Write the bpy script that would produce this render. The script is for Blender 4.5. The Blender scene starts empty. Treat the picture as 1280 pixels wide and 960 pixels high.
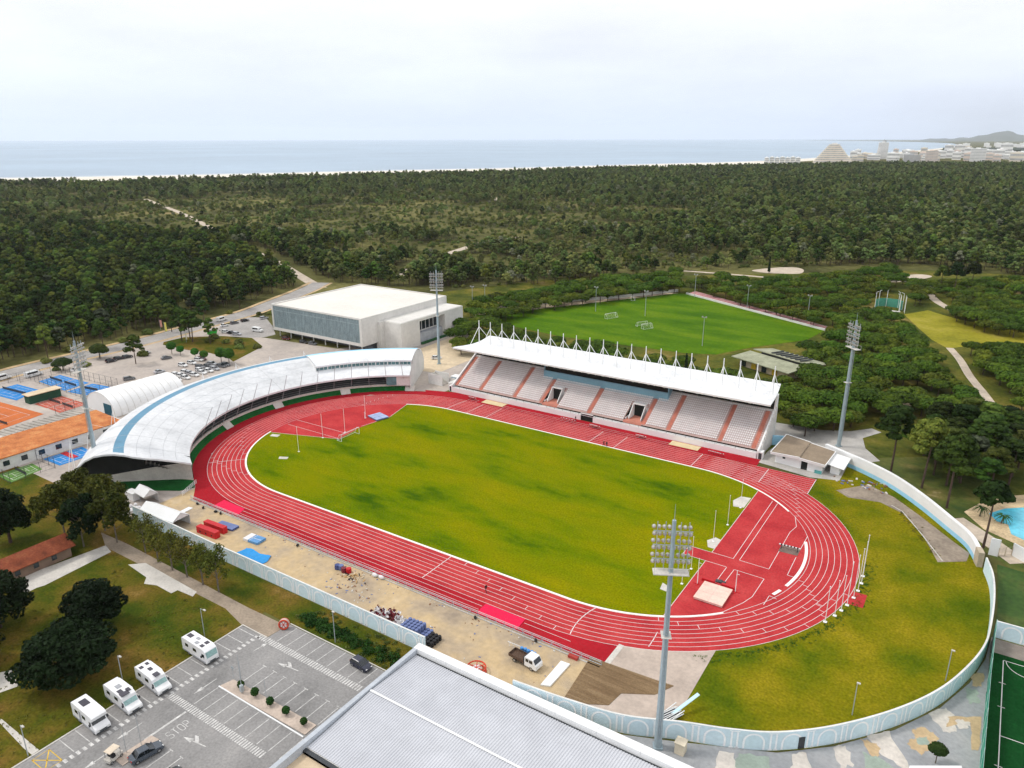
import bpy, bmesh, math, random
import numpy as np
from mathutils import Vector, Matrix, noise as mnoise
R_ = math.radians
rnd = random.Random(7)
S = bpy.context.scene
C = S.collection

# ---------------------------------------------------------------- camera
CF, CYAW, CPIT, CROL = 934.42, R_(-33.2913), R_(18.203), R_(-0.1005)
CP = np.array([102.173, -147.402, 85.636])
_f = np.array([math.sin(CYAW)*math.cos(CPIT), math.cos(CYAW)*math.cos(CPIT), -math.sin(CPIT)])
_r = np.array([math.cos(CYAW), -math.sin(CYAW), 0.0]); _u = np.cross(_r, _f)
_c, _s = math.cos(CROL), math.sin(CROL)
CR, CU = _r*_c + _u*_s, -_r*_s + _u*_c
def G(x, y, z=0.0):
    """ground point (height z) under a point of the photograph, 1280 x 960"""
    d = (x-640)/CF*CR - (y-480)/CF*CU + _f
    t = (z - CP[2])/d[2]
    return (CP[0]+t*d[0], CP[1]+t*d[1])
def GL(pts, z=0.0): return [G(x, y, z) for x, y in pts]
def PJ(p):
    q = np.asarray(p, float) - CP
    w = q @ _f
    return 640+CF*(q @ CR)/w, 480-CF*(q @ CU)/w, w
cam = bpy.data.cameras.new('camera'); camo = bpy.data.objects.new('camera', cam); C.objects.link(camo)
cam.sensor_width = 36; cam.lens = CF/1280*36; cam.clip_start = 1; cam.clip_end = 200000
m4 = Matrix.Identity(4)
for i in range(3):
    m4[i][0], m4[i][1], m4[i][2], m4[i][3] = CR[i], CU[i], -_f[i], CP[i]
camo.matrix_world = m4
S.camera = camo

# ---------------------------------------------------------------- mesh builder
class MB:
    def __init__(s): s.v = []; s.f = []; s.m = []
    def face(s, pts, m=0):
        n = len(s.v); s.v += [tuple(map(float, p)) for p in pts]; s.f.append(tuple(range(n, n+len(pts)))); s.m.append(m); return s
    def mesh(s, vs, fs, m=0):
        n = len(s.v); s.v += [tuple(map(float, p)) for p in vs]
        for f in fs: s.f.append(tuple(i+n for i in f)); s.m.append(m)
        return s
    def box(s, x0, x1, y0, y1, z0, z1, m=0):
        return s.mesh([(x0,y0,z0),(x1,y0,z0),(x1,y1,z0),(x0,y1,z0),(x0,y0,z1),(x1,y0,z1),(x1,y1,z1),(x0,y1,z1)],
            [(0,3,2,1),(4,5,6,7),(0,1,5,4),(1,2,6,5),(2,3,7,6),(3,0,4,7)], m)
    def cbox(s, cx, cy, z0, sx, sy, sz, rz=0, m=0):
        c, k = math.cos(rz), math.sin(rz); P = []
        for z in (z0, z0+sz):
            for a, b in ((-1,-1),(1,-1),(1,1),(-1,1)):
                x, y = a*sx/2, b*sy/2; P.append((cx+x*c-y*k, cy+x*k+y*c, z))
        return s.mesh(P, [(0,3,2,1),(4,5,6,7),(0,1,5,4),(1,2,6,5),(2,3,7,6),(3,0,4,7)], m)
    def prism(s, pts, z0, z1, m=0, mt=None):
        n = len(pts); a = sum(pts[i][0]*pts[(i+1)%n][1]-pts[(i+1)%n][0]*pts[i][1] for i in range(n))
        if a < 0: pts = pts[::-1]
        V = [(p[0],p[1],z0) for p in pts]+[(p[0],p[1],z1) for p in pts]
        s.mesh(V, [tuple(range(n-1,-1,-1))]+[(i,(i+1)%n,n+(i+1)%n,n+i) for i in range(n)], m)
        return s.face(V[n:], m if mt is None else mt)
    def xprism(s, prof, x0, x1, m=0):
        """profile in (y,z) swept along x"""
        n = len(prof); a = sum(prof[i][0]*prof[(i+1)%n][1]-prof[(i+1)%n][0]*prof[i][1] for i in range(n))
        if a < 0: prof = prof[::-1]
        V = [(x0,p[0],p[1]) for p in prof]+[(x1,p[0],p[1]) for p in prof]
        return s.mesh(V, [tuple(range(n-1,-1,-1)), tuple(range(n,2*n))]+[(i,(i+1)%n,n+(i+1)%n,n+i) for i in range(n)], m)
    def yprism(s, prof, y0, y1, m=0):
        """profile in (x,z) swept along y"""
        n = len(prof); a = sum(prof[i][0]*prof[(i+1)%n][1]-prof[(i+1)%n][0]*prof[i][1] for i in range(n))
        if a > 0: prof = prof[::-1]
        V = [(p[0],y0,p[1]) for p in prof]+[(p[0],y1,p[1]) for p in prof]
        return s.mesh(V, [tuple(range(n-1,-1,-1)), tuple(range(n,2*n))]+[(i,(i+1)%n,n+(i+1)%n,n+i) for i in range(n)], m)
    def tube(s, a, b, r0, r1=None, n=8, m=0, cap=True):
        r1 = r0 if r1 is None else r1; a, b = Vector(a), Vector(b); d = (b-a).normalized()
        u = d.orthogonal().normalized(); w = d.cross(u); V = []
        for p, r in ((a, r0), (b, r1)):
            for i in range(n):
                t = 2*math.pi*i/n; V.append(p+u*r*math.cos(t)+w*r*math.sin(t))
        F = [(i,(i+1)%n,n+(i+1)%n,n+i) for i in range(n)]
        if cap: F += [tuple(range(n-1,-1,-1)), tuple(range(n,2*n))]
        return s.mesh(V, F, m)
    def path(s, pts, r, n=6, m=0):
        for a, b in zip(pts[:-1], pts[1:]): s.tube(a, b, r, n=n, m=m)
        return s
    def lathe(s, prof, n=16, c=(0,0,0), m=0):
        V = []
        for r, z in prof:
            for i in range(n):
                t = 2*math.pi*i/n; V.append((c[0]+r*math.cos(t), c[1]+r*math.sin(t), c[2]+z))
        F = []
        for k in range(len(prof)-1):
            for i in range(n): F.append((k*n+i, k*n+(i+1)%n, (k+1)*n+(i+1)%n, (k+1)*n+i))
        F += [tuple(range(n-1,-1,-1)), tuple(range((len(prof)-1)*n, len(prof)*n))]
        return s.mesh(V, F, m)
    def ball(s, c, rx, ry, rz, nu=10, nv=6, m=0, jit=0.0):
        V = []
        for j in range(1, nv):
            t = math.pi*j/nv
            for i in range(nu):
                p = 2*math.pi*i/nu; k = 1+rnd.uniform(-jit, jit)
                V.append((c[0]+rx*k*math.sin(t)*math.cos(p), c[1]+ry*k*math.sin(t)*math.sin(p), c[2]+rz*k*math.cos(t)))
        b = len(V); V += [(c[0],c[1],c[2]+rz),(c[0],c[1],c[2]-rz)]; F = []
        for j in range(nv-2):
            for i in range(nu): F.append((j*nu+i, (j+1)*nu+i, (j+1)*nu+(i+1)%nu, j*nu+(i+1)%nu))
        for i in range(nu):
            F.append((b, i, (i+1)%nu)); F.append((b+1, (nv-2)*nu+(i+1)%nu, (nv-2)*nu+i))
        return s.mesh(V, F, m)
    def strip(s, A, B, m=0):
        """quads between two polylines of 3D points"""
        n = len(A); return s.mesh(list(A)+list(B), [(i,i+1,n+i+1,n+i) for i in range(n-1)], m)
    def line(s, p, q, w, z, m=0):
        dx, dy = q[0]-p[0], q[1]-p[1]; l = math.hypot(dx, dy) or 1; nx, ny = -dy/l*w/2, dx/l*w/2
        return s.face([(p[0]-nx,p[1]-ny,z),(q[0]-nx,q[1]-ny,z),(q[0]+nx,q[1]+ny,z),(p[0]+nx,p[1]+ny,z)], m)
    def pline(s, pts, w, z, m=0, closed=False):
        n = len(pts); A = []; B = []
        for i in range(n):
            p = pts[i]; a = pts[i-1] if (i > 0 or closed) else p; b = pts[(i+1)%n] if (i < n-1 or closed) else p
            dx, dy = b[0]-a[0], b[1]-a[1]; l = math.hypot(dx, dy) or 1
            A.append((p[0]+dy/l*w/2, p[1]-dx/l*w/2, z)); B.append((p[0]-dy/l*w/2, p[1]+dx/l*w/2, z))
        if closed: A.append(A[0]); B.append(B[0])
        return s.strip(A, B, m)
    def build(s, name, mats, parent=None, smooth=False, loc=None):
        me = bpy.data.meshes.new(name); me.from_pydata(s.v, [], s.f)
        mats = mats if isinstance(mats, (list, tuple)) else [mats]
        for x in mats: me.materials.append(x)
        if len(mats) > 1: me.polygons.foreach_set('material_index', s.m)
        if smooth: me.polygons.foreach_set('use_smooth', [True]*len(me.polygons))
        me.update()
        o = bpy.data.objects.new(name, me); C.objects.link(o)
        if parent is not None: o.parent = parent
        if loc is not None: o.location = loc
        return o

def tag(o, label=None, cat=None, group=None, kind=None):
    if label: o['label'] = label
    if cat: o['category'] = cat
    if group: o['group'] = group
    if kind: o['kind'] = kind
    return o
def thing(name, label, cat, loc=(0,0,0), rz=0.0, group=None):
    o = bpy.data.objects.new(name, None); C.objects.link(o); o.empty_display_size = 0.3
    o.location = loc if len(loc) == 3 else (loc[0], loc[1], 0); o.rotation_euler = (0,0,rz)
    return tag(o, label, cat, group)
def struct(o): o['kind'] = 'structure'; return o
KIDS = {}
def dup(o, loc=None, rz=None, label=None, group=None, scale=None, parent=None):
    c = o.copy(); C.objects.link(c)
    if parent is not None: c.parent = parent
    if loc is not None: c.location = loc if len(loc) == 3 else (loc[0], loc[1], 0)
    if rz is not None: c.rotation_euler = (0,0,rz)
    if scale is not None: c.scale = scale if hasattr(scale, '__len__') else (scale,)*3
    if label: c['label'] = label
    if group: c['group'] = group
    if o.name not in KIDS: KIDS[o.name] = list(o.children)
    for ch in KIDS[o.name]: dup(ch, parent=c)
    return c
def sheet(name, pts, z, mat, kind='structure'):
    """flat ground sheet, triangulated"""
    bm = bmesh.new(); vs = [bm.verts.new((p[0], p[1], z)) for p in pts]; f = bm.faces.new(vs)
    f.normal_update()
    if f.normal.z < 0: f.normal_flip()
    bmesh.ops.triangulate(bm, faces=bm.faces[:])
    me = bpy.data.meshes.new(name); bm.to_mesh(me); bm.free(); me.materials.append(mat)
    o = bpy.data.objects.new(name, me); C.objects.link(o)
    if kind: o['kind'] = kind
    return o
def spline(pts, n=8, closed=False):
    """Catmull-Rom through points"""
    P = [np.array(p, float) for p in pts]; out = []; N = len(P)
    rng = range(N if closed else N-1)
    for i in rng:
        p0 = P[i-1] if (i > 0 or closed) else 2*P[0]-P[1]; p1 = P[i]; p2 = P[(i+1)%N]
        p3 = P[(i+2)%N] if (i+2 < N or closed) else 2*P[-1]-P[-2]
        for k in range(n):
            t = k/n; out.append(tuple(0.5*((2*p1)+(-p0+p2)*t+(2*p0-5*p1+4*p2-p3)*t*t+(-p0+3*p1-3*p2+p3)*t**3)))
    if not closed: out.append(tuple(P[-1]))
    return out
def inpoly(x, y, poly):
    c = False; n = len(poly); j = n-1
    for i in range(n):
        xi, yi = poly[i][0], poly[i][1]; xj, yj = poly[j][0], poly[j][1]
        if (yi > y) != (yj > y) and x < (xj-xi)*(y-yi)/(yj-yi)+xi: c = not c
        j = i
    return c

# ---------------------------------------------------------------- materials
def M(name, col, scale=0.6, var=0.18, fine=6.0, fvar=0.12, rough=0.85, metal=0.0, spec=0.3, stops=None, stretch=None,
      rand=0.0, bump=0.0, trans=0.0, detail=5.0, coat=0.0):
    """procedural material: a large noise picks the colour along STOPS (or +-var about COL), a fine one breaks it up"""
    m = bpy.data.materials.new(name); m.use_nodes = True; nt = m.node_tree; N = nt.nodes; Lk = nt.links.new
    b = N['Principled BSDF']; b.inputs['Roughness'].default_value = rough; b.inputs['Metallic'].default_value = metal
    b.inputs['Specular IOR Level'].default_value = spec
    if coat: b.inputs['Coat Weight'].default_value = coat
    if trans: b.inputs['Transmission Weight'].default_value = trans
    tc = N.new('ShaderNodeTexCoord'); vec = tc.outputs['Object']
    if stretch:
        mp = N.new('ShaderNodeMapping'); mp.inputs['Scale'].default_value = stretch; Lk(vec, mp.inputs['Vector']); vec = mp.outputs['Vector']
    n1 = N.new('ShaderNodeTexNoise'); n1.inputs['Scale'].default_value = scale; n1.inputs['Detail'].default_value = detail; n1.inputs['Roughness'].default_value = 0.6
    Lk(vec, n1.inputs['Vector'])
    rp = N.new('ShaderNodeValToRGB'); Lk(n1.outputs['Fac'], rp.inputs['Fac'])
    if stops is None:
        lo = tuple(c*(1-var) for c in col); hi = tuple(min(1, c*(1+var)) for c in col); stops = [(0.3, lo), (0.7, hi)]
    el = rp.color_ramp.elements
    while len(el) < len(stops): el.new(0.5)
    for e, (p, c) in zip(el, stops): e.position = p; e.color = (*c, 1)
    n2 = N.new('ShaderNodeTexNoise'); n2.inputs['Scale'].default_value = fine; n2.inputs['Detail'].default_value = 3
    Lk(tc.outputs['Object'], n2.inputs['Vector'])
    mr = N.new('ShaderNodeMapRange'); mr.inputs['From Min'].default_value = 0.25; mr.inputs['From Max'].default_value = 0.75
    mr.inputs['To Min'].default_value = 1-fvar; mr.inputs['To Max'].default_value = 1+fvar; Lk(n2.outputs['Fac'], mr.inputs['Value'])
    val = mr.outputs['Result']
    if rand:
        oi = N.new('ShaderNodeObjectInfo'); r2 = N.new('ShaderNodeMapRange'); r2.inputs['To Min'].default_value = 1-rand; r2.inputs['To Max'].default_value = 1+rand
        Lk(oi.outputs['Random'], r2.inputs['Value']); mu = N.new('ShaderNodeMath'); mu.operation = 'MULTIPLY'
        Lk(val, mu.inputs[0]); Lk(r2.outputs['Result'], mu.inputs[1]); val = mu.outputs['Value']
    hs = N.new('ShaderNodeHueSaturation'); Lk(val, hs.inputs['Value']); Lk(rp.outputs['Color'], hs.inputs['Color'])
    Lk(hs.outputs['Color'], b.inputs['Base Color'])
    if bump:
        bp = N.new('ShaderNodeBump'); bp.inputs['Strength'].default_value = bump; bp.inputs['Distance'].default_value = 0.1
        Lk(n2.outputs['Fac'], bp.inputs['Height']); Lk(bp.outputs['Normal'], b.inputs['Normal'])
    return m
def leafmat(name, dark, light, rand=0.3, hrand=0.02, scale=0.5):
    """foliage: colour varies from clump to clump and from tree to tree; a little light passes through the leaves"""
    m = M(name, dark, scale=scale, stops=[(0.32, dark), (0.68, light)], fine=3, fvar=0.25, rough=0.75, spec=0.12, rand=rand)
    nt = m.node_tree; N = nt.nodes; Lk = nt.links.new; b = N['Principled BSDF']; src = b.inputs['Base Color'].links[0].from_socket
    hs = src.node; oi = N.new('ShaderNodeObjectInfo'); mr = N.new('ShaderNodeMapRange'); mr.inputs['To Min'].default_value = 0.5-hrand; mr.inputs['To Max'].default_value = 0.5+hrand
    ml = N.new('ShaderNodeMath'); ml.operation = 'MULTIPLY'; ml.inputs[1].default_value = 7.31; fr = N.new('ShaderNodeMath'); fr.operation = 'FRACT'
    Lk(oi.outputs['Random'], ml.inputs[0]); Lk(ml.outputs['Value'], fr.inputs[0]); Lk(fr.outputs['Value'], mr.inputs['Value']); Lk(mr.outputs['Result'], hs.inputs['Hue'])
    tr = N.new('ShaderNodeBsdfTranslucent'); Lk(src, tr.inputs['Color']); mx = N.new('ShaderNodeMixShader'); mx.inputs['Fac'].default_value = 0.15
    Lk(b.outputs['BSDF'], mx.inputs[1]); Lk(tr.outputs['BSDF'], mx.inputs[2]); Lk(mx.outputs['Shader'], N['Material Output'].inputs['Surface'])
    return m
HAZE, EXPO, DENOISE = 2.8e-5, 0.2, True
# ---------------------------------------------------------------- materials used all over
WHITE = M('white_paint', (0.80,0.80,0.79), 0.3, 0.05, 4, 0.04, rough=0.55)
OFFW = M('off_white_render', (0.68,0.67,0.64), 0.25, 0.10, 2, 0.06, rough=0.8)
ROOFW = M('white_roof_sheet', (0.74,0.75,0.76), 0.25, 0.12, 1.5, 0.08, rough=0.5)
LINEW = M('line_paint', (0.72,0.68,0.66), 0.5, 0.1, 6, 0.08, rough=0.7)
WORN = M('worn_line_paint', (0.52,0.51,0.49), 1.2, 0.3, 7, 0.3, rough=0.8)
CONC = M('concrete', (0.42,0.40,0.37), 0.25, 0.18, 3, 0.12)
PALEC = M('pale_concrete', (0.55,0.52,0.47), 0.3, 0.15, 3, 0.12)
GALV = M('galvanised_steel', (0.42,0.46,0.48), 0.4, 0.1, 5, 0.06, rough=0.45, metal=0.35)
DARKM = M('dark_metal', (0.05,0.055,0.06), 0.5, 0.2, 5, 0.1, rough=0.5)
BLACK = M('black_rubber', (0.018,0.018,0.02), 0.8, 0.2, 5, 0.15, rough=0.7)
GLASSD = M('dark_glass', (0.02,0.03,0.035), 0.5, 0.3, 3, 0.1, rough=0.12, spec=0.6)
GLASSB = M('blue_green_glass', (0.10,0.24,0.26), 0.4, 0.3, 2, 0.15, rough=0.15, spec=0.6)
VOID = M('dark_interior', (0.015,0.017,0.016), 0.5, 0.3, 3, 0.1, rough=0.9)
PBLUE = M('pale_blue_paint', (0.52,0.70,0.80), 0.2, 0.06, 2, 0.05, rough=0.7)
SKYB = M('light_blue_paint', (0.33,0.62,0.80), 0.3, 0.08, 2, 0.06, rough=0.7)
BANDB = M('blue_roof_band', (0.085,0.24,0.36), 0.15, 0.12, 2, 0.06, rough=0.4)
TRACK = M('red_track', (0.42,0.03,0.045), detail=9, stops=[(0.28,(0.35,0.028,0.034)),(0.5,(0.44,0.042,0.045)),(0.75,(0.50,0.062,0.062))], scale=0.16, fine=2.4, fvar=0.16, rough=0.9, spec=0.03)
TRACKD = M('red_track_apron', (0.36,0.016,0.024), 0.08, 0.14, 1.3, 0.08, rough=0.9, spec=0.03)
PINKR = M('bright_red_carpet', (0.70,0.006,0.06), 0.4, 0.06, 2, 0.05)
SALMON = M('salmon_step_paint', (0.56,0.22,0.16), 0.5, 0.12, 3, 0.1)
INF = M('infield_grass', (0,0,0), scale=0.036, stretch=(.8,2.2,1), detail=9, fine=2.6, fvar=0.30, rough=0.95, spec=0.0,
    stops=[(0.33,(0.035,0.085,0.003)),(0.42,(0.105,0.155,0.002)),(0.50,(0.155,0.180,0.002)),(0.60,(0.188,0.190,0.002)),(0.74,(0.25,0.215,0.003))])
LAWNR = M('dry_lawn', (0,0,0), scale=0.06, detail=10, fine=2.2, fvar=0.34, rough=0.95, spec=0.0,
    stops=[(0.30,(0.035,0.075,0.004)),(0.42,(0.095,0.120,0.005)),(0.52,(0.155,0.148,0.006)),(0.64,(0.23,0.185,0.010)),(0.76,(0.36,0.27,0.05))])
LAWNL = M('rough_lawn', (0,0,0), scale=0.09, detail=10, fine=2.4, fvar=0.4, rough=0.95, spec=0.05,
    stops=[(0.30,(0.025,0.055,0.004)),(0.42,(0.055,0.072,0.006)),(0.52,(0.10,0.088,0.010)),(0.62,(0.155,0.10,0.02)),(0.76,(0.30,0.21,0.07))])
PITCH = M('pitch_grass', (0,0,0), scale=0.03, stretch=(1,3,1), detail=6, fine=0.7, fvar=0.16, rough=0.95, spec=0.05,
    stops=[(0.3,(0.038,0.105,0.002)),(0.5,(0.070,0.150,0.003)),(0.72,(0.12,0.190,0.006))])
TURF = M('artificial_turf', (0.006,0.052,0.012), 0.2, 0.2, 2, 0.2, rough=0.95, spec=0.05)
GREENB = M('green_bank_turf', (0.012,0.09,0.02), 0.3, 0.3, 2, 0.25, rough=0.95, spec=0.05)
DIRT = M('sandy_yard', (0,0,0), scale=0.09, detail=8, fine=0.9, fvar=0.12,
    stops=[(0.28,(0.25,0.20,0.155)),(0.43,(0.41,0.32,0.215)),(0.57,(0.52,0.385,0.215)),(0.76,(0.57,0.47,0.34))])
SAND = M('sand', (0.62,0.50,0.34), 0.1, 0.15, 0.8, 0.1)
PATHS = M('sandy_path', (0.50,0.42,0.33), 0.2, 0.18, 1.2, 0.14)
PAVE = M('brown_paving', (0.30,0.24,0.18), 0.25, 0.2, 2.2, 0.2)
ASPH = M('parking_asphalt', (0,0,0), scale=0.11, stretch=(1,.5,1), detail=10, fine=2.6, fvar=0.2, rough=0.9,
    stops=[(0.28,(0.15,0.147,0.143)),(0.42,(0.235,0.228,0.222)),(0.58,(0.275,0.266,0.258)),(0.75,(0.35,0.335,0.32))])
BACKL = M('worn_car_park', (0,0,0), scale=0.06, detail=7, fine=0.8, fvar=0.12,
    stops=[(0.3,(0.33,0.29,0.26)),(0.5,(0.43,0.375,0.33)),(0.72,(0.52,0.45,0.38))])
ROADM = M('road_asphalt', (0.33,0.31,0.29), 0.1, 0.2, 1.0, 0.15)
TILE = M('orange_roof_tiles', (0,0,0), scale=0.35, detail=8, fine=3.0, fvar=0.22,
    stops=[(0.3,(0.34,0.10,0.03)),(0.5,(0.50,0.17,0.05)),(0.72,(0.58,0.27,0.10))])
CLAY = M('clay_court', (0.50,0.13,0.03), 0.15, 0.14, 1.5, 0.1)
CLAYR = M('red_court', (0.42,0.09,0.05), 0.15, 0.14, 1.5, 0.1)
BLUEC = M('blue_court', (0.02,0.20,0.52), 0.2, 0.1, 1.5, 0.08)
GREENC = M('green_court', (0.10,0.22,0.04), 0.2, 0.1, 1.5, 0.08)
FLOOR = M('forest_floor', (0,0,0), scale=0.011, detail=9, fine=0.25, fvar=0.3, rough=0.95, spec=0.05,
    stops=[(0.30,(0.022,0.024,0.008)),(0.42,(0.060,0.062,0.020)),(0.52,(0.11,0.108,0.035)),(0.64,(0.17,0.155,0.055)),(0.78,(0.30,0.21,0.11))])
GROVE = M('grove_floor', (0,0,0), scale=0.05, detail=8, fine=0.7, fvar=0.3, rough=0.95, spec=0.05,
    stops=[(0.30,(0.03,0.045,0.008)),(0.45,(0.07,0.085,0.014)),(0.57,(0.13,0.12,0.02)),(0.67,(0.20,0.15,0.05)),(0.78,(0.42,0.32,0.20))])
MEADOW = M('yellow_meadow', (0,0,0), scale=0.05, detail=6, fine=0.6, fvar=0.2, spec=0.05,
    stops=[(0.3,(0.16,0.16,0.012)),(0.5,(0.26,0.235,0.02)),(0.7,(0.34,0.29,0.05))])
SEA = M('sea_water', (0.33,0.42,0.51), scale=0.0012, var=0.10, fine=0.02, fvar=0.04, rough=0.55, spec=0.25, stretch=(1,1,1))
CAMO = None

# ---------------------------------------------------------------- terrain, sea, coast
COAST = [(-420,232),(-200,227),(0,223.3),(150,220.8),(300,218),(450,214.5),(640,210.5),(800,206),(930,202.5),(1000,199),(1060,195),(1126,190),(1175,185.5),(1203,182),(1190,179),(1150,177.4),(1090,176.3),(1000,175.6)]
cw = GL(COAST)
land = cw + [G(1100,175.2), G(1600,175.2), G(1900,260), (700,-300), (400,-900), (-900,-900), (-3600,-600)]
sheet('ground', land, 0.0, FLOOR)
b = MB(); n = 96; b.face([(46500*math.cos(2*math.pi*i/n), 46500*math.sin(2*math.pi*i/n), -0.8) for i in range(n)]); struct(b.build('sea', SEA))
def inland(pts, k): return [((p[0]-CP[0])*k+CP[0], (p[1]-CP[1])*k+CP[1]) for p in pts]
sh = spline(cw[:14], 6)
b = MB(); b.strip([(x,y,0.3) for x,y in inland(sh,0.90)], [(x,y,0.3) for x,y in inland(sh,1.0)]); struct(b.build('beach', M('beach_sand', (0.72,0.66,0.56), 0.01, 0.08, 0.1, 0.06)))
b = MB()
for k0, k1 in ((1.0,1.018),(1.03,1.038)):
    b.strip([(x,y,-0.3) for x,y in inland(sh,k0)], [(x,y,-0.3) for x,y in inland(sh,k1)])
struct(b.build('surf', M('sea_foam', (0.8,0.82,0.82), 0.02, 0.1, 0.3, 0.1)))
# low hills at the end of the bay
b = MB(); hb = []
for i in range(61):
    px = 1150+i*6; hgt = 0.5+2.0*math.exp(-((px-1180)/40)**2)+9.0*math.exp(-((px-1253)/27)**2)+5*math.exp(-((px-1345)/60)**2)+1.6*math.exp(-((px-1215)/16)**2)+0.5*math.sin(px*0.31)+0.4*math.sin(px*0.83)
    x, y = G(px, 176.0); d = math.hypot(x-CP[0], y-CP[1]); hb.append((x, y, max(0.2, hgt)*d/CF*0.92))
fr = [(x,y,0.0) for x,y in inland([(p[0],p[1]) for p in hb], 0.86)]; bk = [(x,y,0.0) for x,y in inland([(p[0],p[1]) for p in hb], 1.14)]
b.strip(fr, hb).strip(hb, bk); struct(b.build('hills', M('far_hills', (0.09,0.11,0.10), 0.0006, 0.3, 0.004, 0.15), smooth=True))

# ---------------------------------------------------------------- ground sheets round the stadium
sheet('service_yard', [(-215,-80),(-92,-80),(-56,-64),(-56,56),(-56,80),(-95,130),(-130,70),(-200,62),(-228,95),(-212,30)], 0.02, BACKL)
sheet('grove_ground', [(50,52),(130,40),(135,-20),(190,80),(240,470),(60,430),(-60,330),(-130,280),(-180,170),(-95,132),(-56,80)], 0.02, GROVE)
sheet('left_lawn', [(-130,-64.5),(-4.0,-64.5),(-4.0,-150),(-130,-150)], 0.03, LAWNL)
sheet('verge_lawn', [(-4.0,-64.4),(60,-64.4),(60,-71.6),(-4,-71.6)], 0.03, LAWNL)
sheet('sandy_yard', [(-62,-63.8),(28,-63.8),(28,-65.2),(58,-65.2),(74,-58.5),(60,-44),(56.8,-50.3),(-57,-50.3),(-62,-44)], 0.04, DIRT)
road = spline([(-190,-75),(-206,-40),(-211,-18),(-211,10),(-212,35),(-216,65),(-220,95),(-229,120),(-240,150),(-252,175)], 6)
b = MB(); b.pline(road, 11.0, 0.05); struct(b.build('back_road', ROADM))
b = MB()
for s_, w_ in ((-7.2,2.6),(6.6,1.8)):
    off = []
    for i,p in enumerate(road):
        q = road[min(i+1,len(road)-1)]; o_ = road[max(i-1,0)]; dx,dy = q[0]-o_[0], q[1]-o_[1]; l = math.hypot(dx,dy); off.append((p[0]+dy/l*s_, p[1]-dx/l*s_))
    b.pline(off, w_, 0.06)
struct(b.build('road_pavement', M('road_verge_sand', (0.50,0.36,0.20), 0.15, 0.2, 0.9, 0.15)))
# wooded island and hard standing beside the hall
sheet('tree_island_lawn', [(-203,36),(-199,33),(-184,33.5),(-170,36),(-156,35),(-151,33),(-160,55),(-176,62),(-190,57),(-203,46)], 0.05, LAWNL)
sheet('hall_car_park', [(-204,64),(-183,58),(-172,66),(-172,72),(-186,82),(-203,92),(-212,88)], 0.05, ROADM)
sheet('hall_sand', [(-100,78),(-84,64),(-72,66),(-72,92),(-86,110),(-101,112)], 0.05, SAND)
# near lawn: slabs and paths
sheet('paved_path', [(-60,-72.0),(-52.7,-75.0),(-11.2,-75.0),(-3.9,-76.7),(2.5,-76.4),(2.9,-72.2),(-8,-72.4),(-50,-71.6)], 0.05, PAVE)
sheet('broken_slab', GL([(160,706),(182,704),(246,740),(241,746),(222,738),(214,742),(196,732),(180,730),(183,722)]), 0.06, PALEC)
sheet('slab_path', GL([(8,738),(30,720),(132,682),(139,690),(56,732),(46,735),(20,748)]), 0.06, PALEC)
sheet('slab_corner', GL([(-5,842),(15,838),(23,858),(-5,868)]), 0.06, PALEC)
sheet('slab_strip', GL([(-4,900),(2,899),(49,938),(40,944),(30,936)]), 0.06, PALEC)
# asphalt car park by the road
sheet('car_park', [(-4.0,-76.6),(2.6,-76.4),(3.0,-71.6),(33,-71.6),(33,-150),(-4.0,-150)], 0.05, ASPH)
b = MB()   # kerb along the lawn
b.box(-4.2,-3.95,-150,-76.6,0.0,0.15).box(-4.2,2.6,-76.6,-76.4,0,0.15).box(3.0,33,-71.5,-71.3,0,0.13)
struct(b.build('kerb', PALEC))
b = MB(); z = 0.058; w = 0.14
for i in range(9): x = 5.05+2.5*i; b.line((x,-71.7),(x-0.15,-76.1),w,z)
for i in range(-1,8):
    x = 8.5+2.53*i
    if i >= 0: b.line((x,-81.8),(x,-86.3),w,z).line((x-0.5,-81.8),(x+0.5,-81.8),w,z)
    b.line((x-2.1+2.45,-89.5),(x-2.1+2.45,-94.0),w,z)
for y in (-77.5,-79.9,-82.4,-87.6,-90.1,-92.4,-97.6,-99.9,-102.6,-107.3,-109.6): b.line((-3.9,y),(0.2,y),w,z)
for i in range(46): x = 1.2+i*0.55; b.line((x,-76.3),(x,-77.6),0.30,z)
for i in range(46): x = 1.4+i*0.5; b.line((x,-94.2),(x,-95.5),0.27,z)
for i in range(38): y = -77.4-i*0.94; b.line((0.45,y),(1.35,y),0.48,z)
b.line((6.75,-102.6),(6.75,-95.7),0.4,z)
for i in range(3): x = 9.4+2.5*i; b.line((x,-101.6),(x,-106),w,z).line((x-.4,-101.6),(x+.4,-101.6),w,z)
def arrow(x, y, dx, dy, ln, turn=None):
    l = math.hypot(dx,dy); dx/=l; dy/=l; px_,py_ = -dy,dx
    P = lambda a,c: (x+dx*a+px_*c, y+dy*a+py_*c, z)
    b.face([P(0,-.08),P(ln*.62,-.08),P(ln*.62,.08),P(0,.08)]); b.face([P(ln*.6,-.42),P(ln,0),P(ln*.6,.42)])
    if turn: b.face([P(ln*.30,.06*turn),P(ln*.48,.06*turn),P(ln*.70,1.0*turn),P(ln*.55,1.05*turn)])
arrow(14.2,-79.5,-1,-0.12,4.6,-1); arrow(15.6,-98.4,-1,-0.15,4.6,-1); arrow(4.3,-88.3,0,-1,4.3); arrow(3.2,-100.8,0,-1,4.1); arrow(4.6,-106.9,0,-1,3.6); arrow(3.6,-80.4,0.1,1,3.2)
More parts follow.
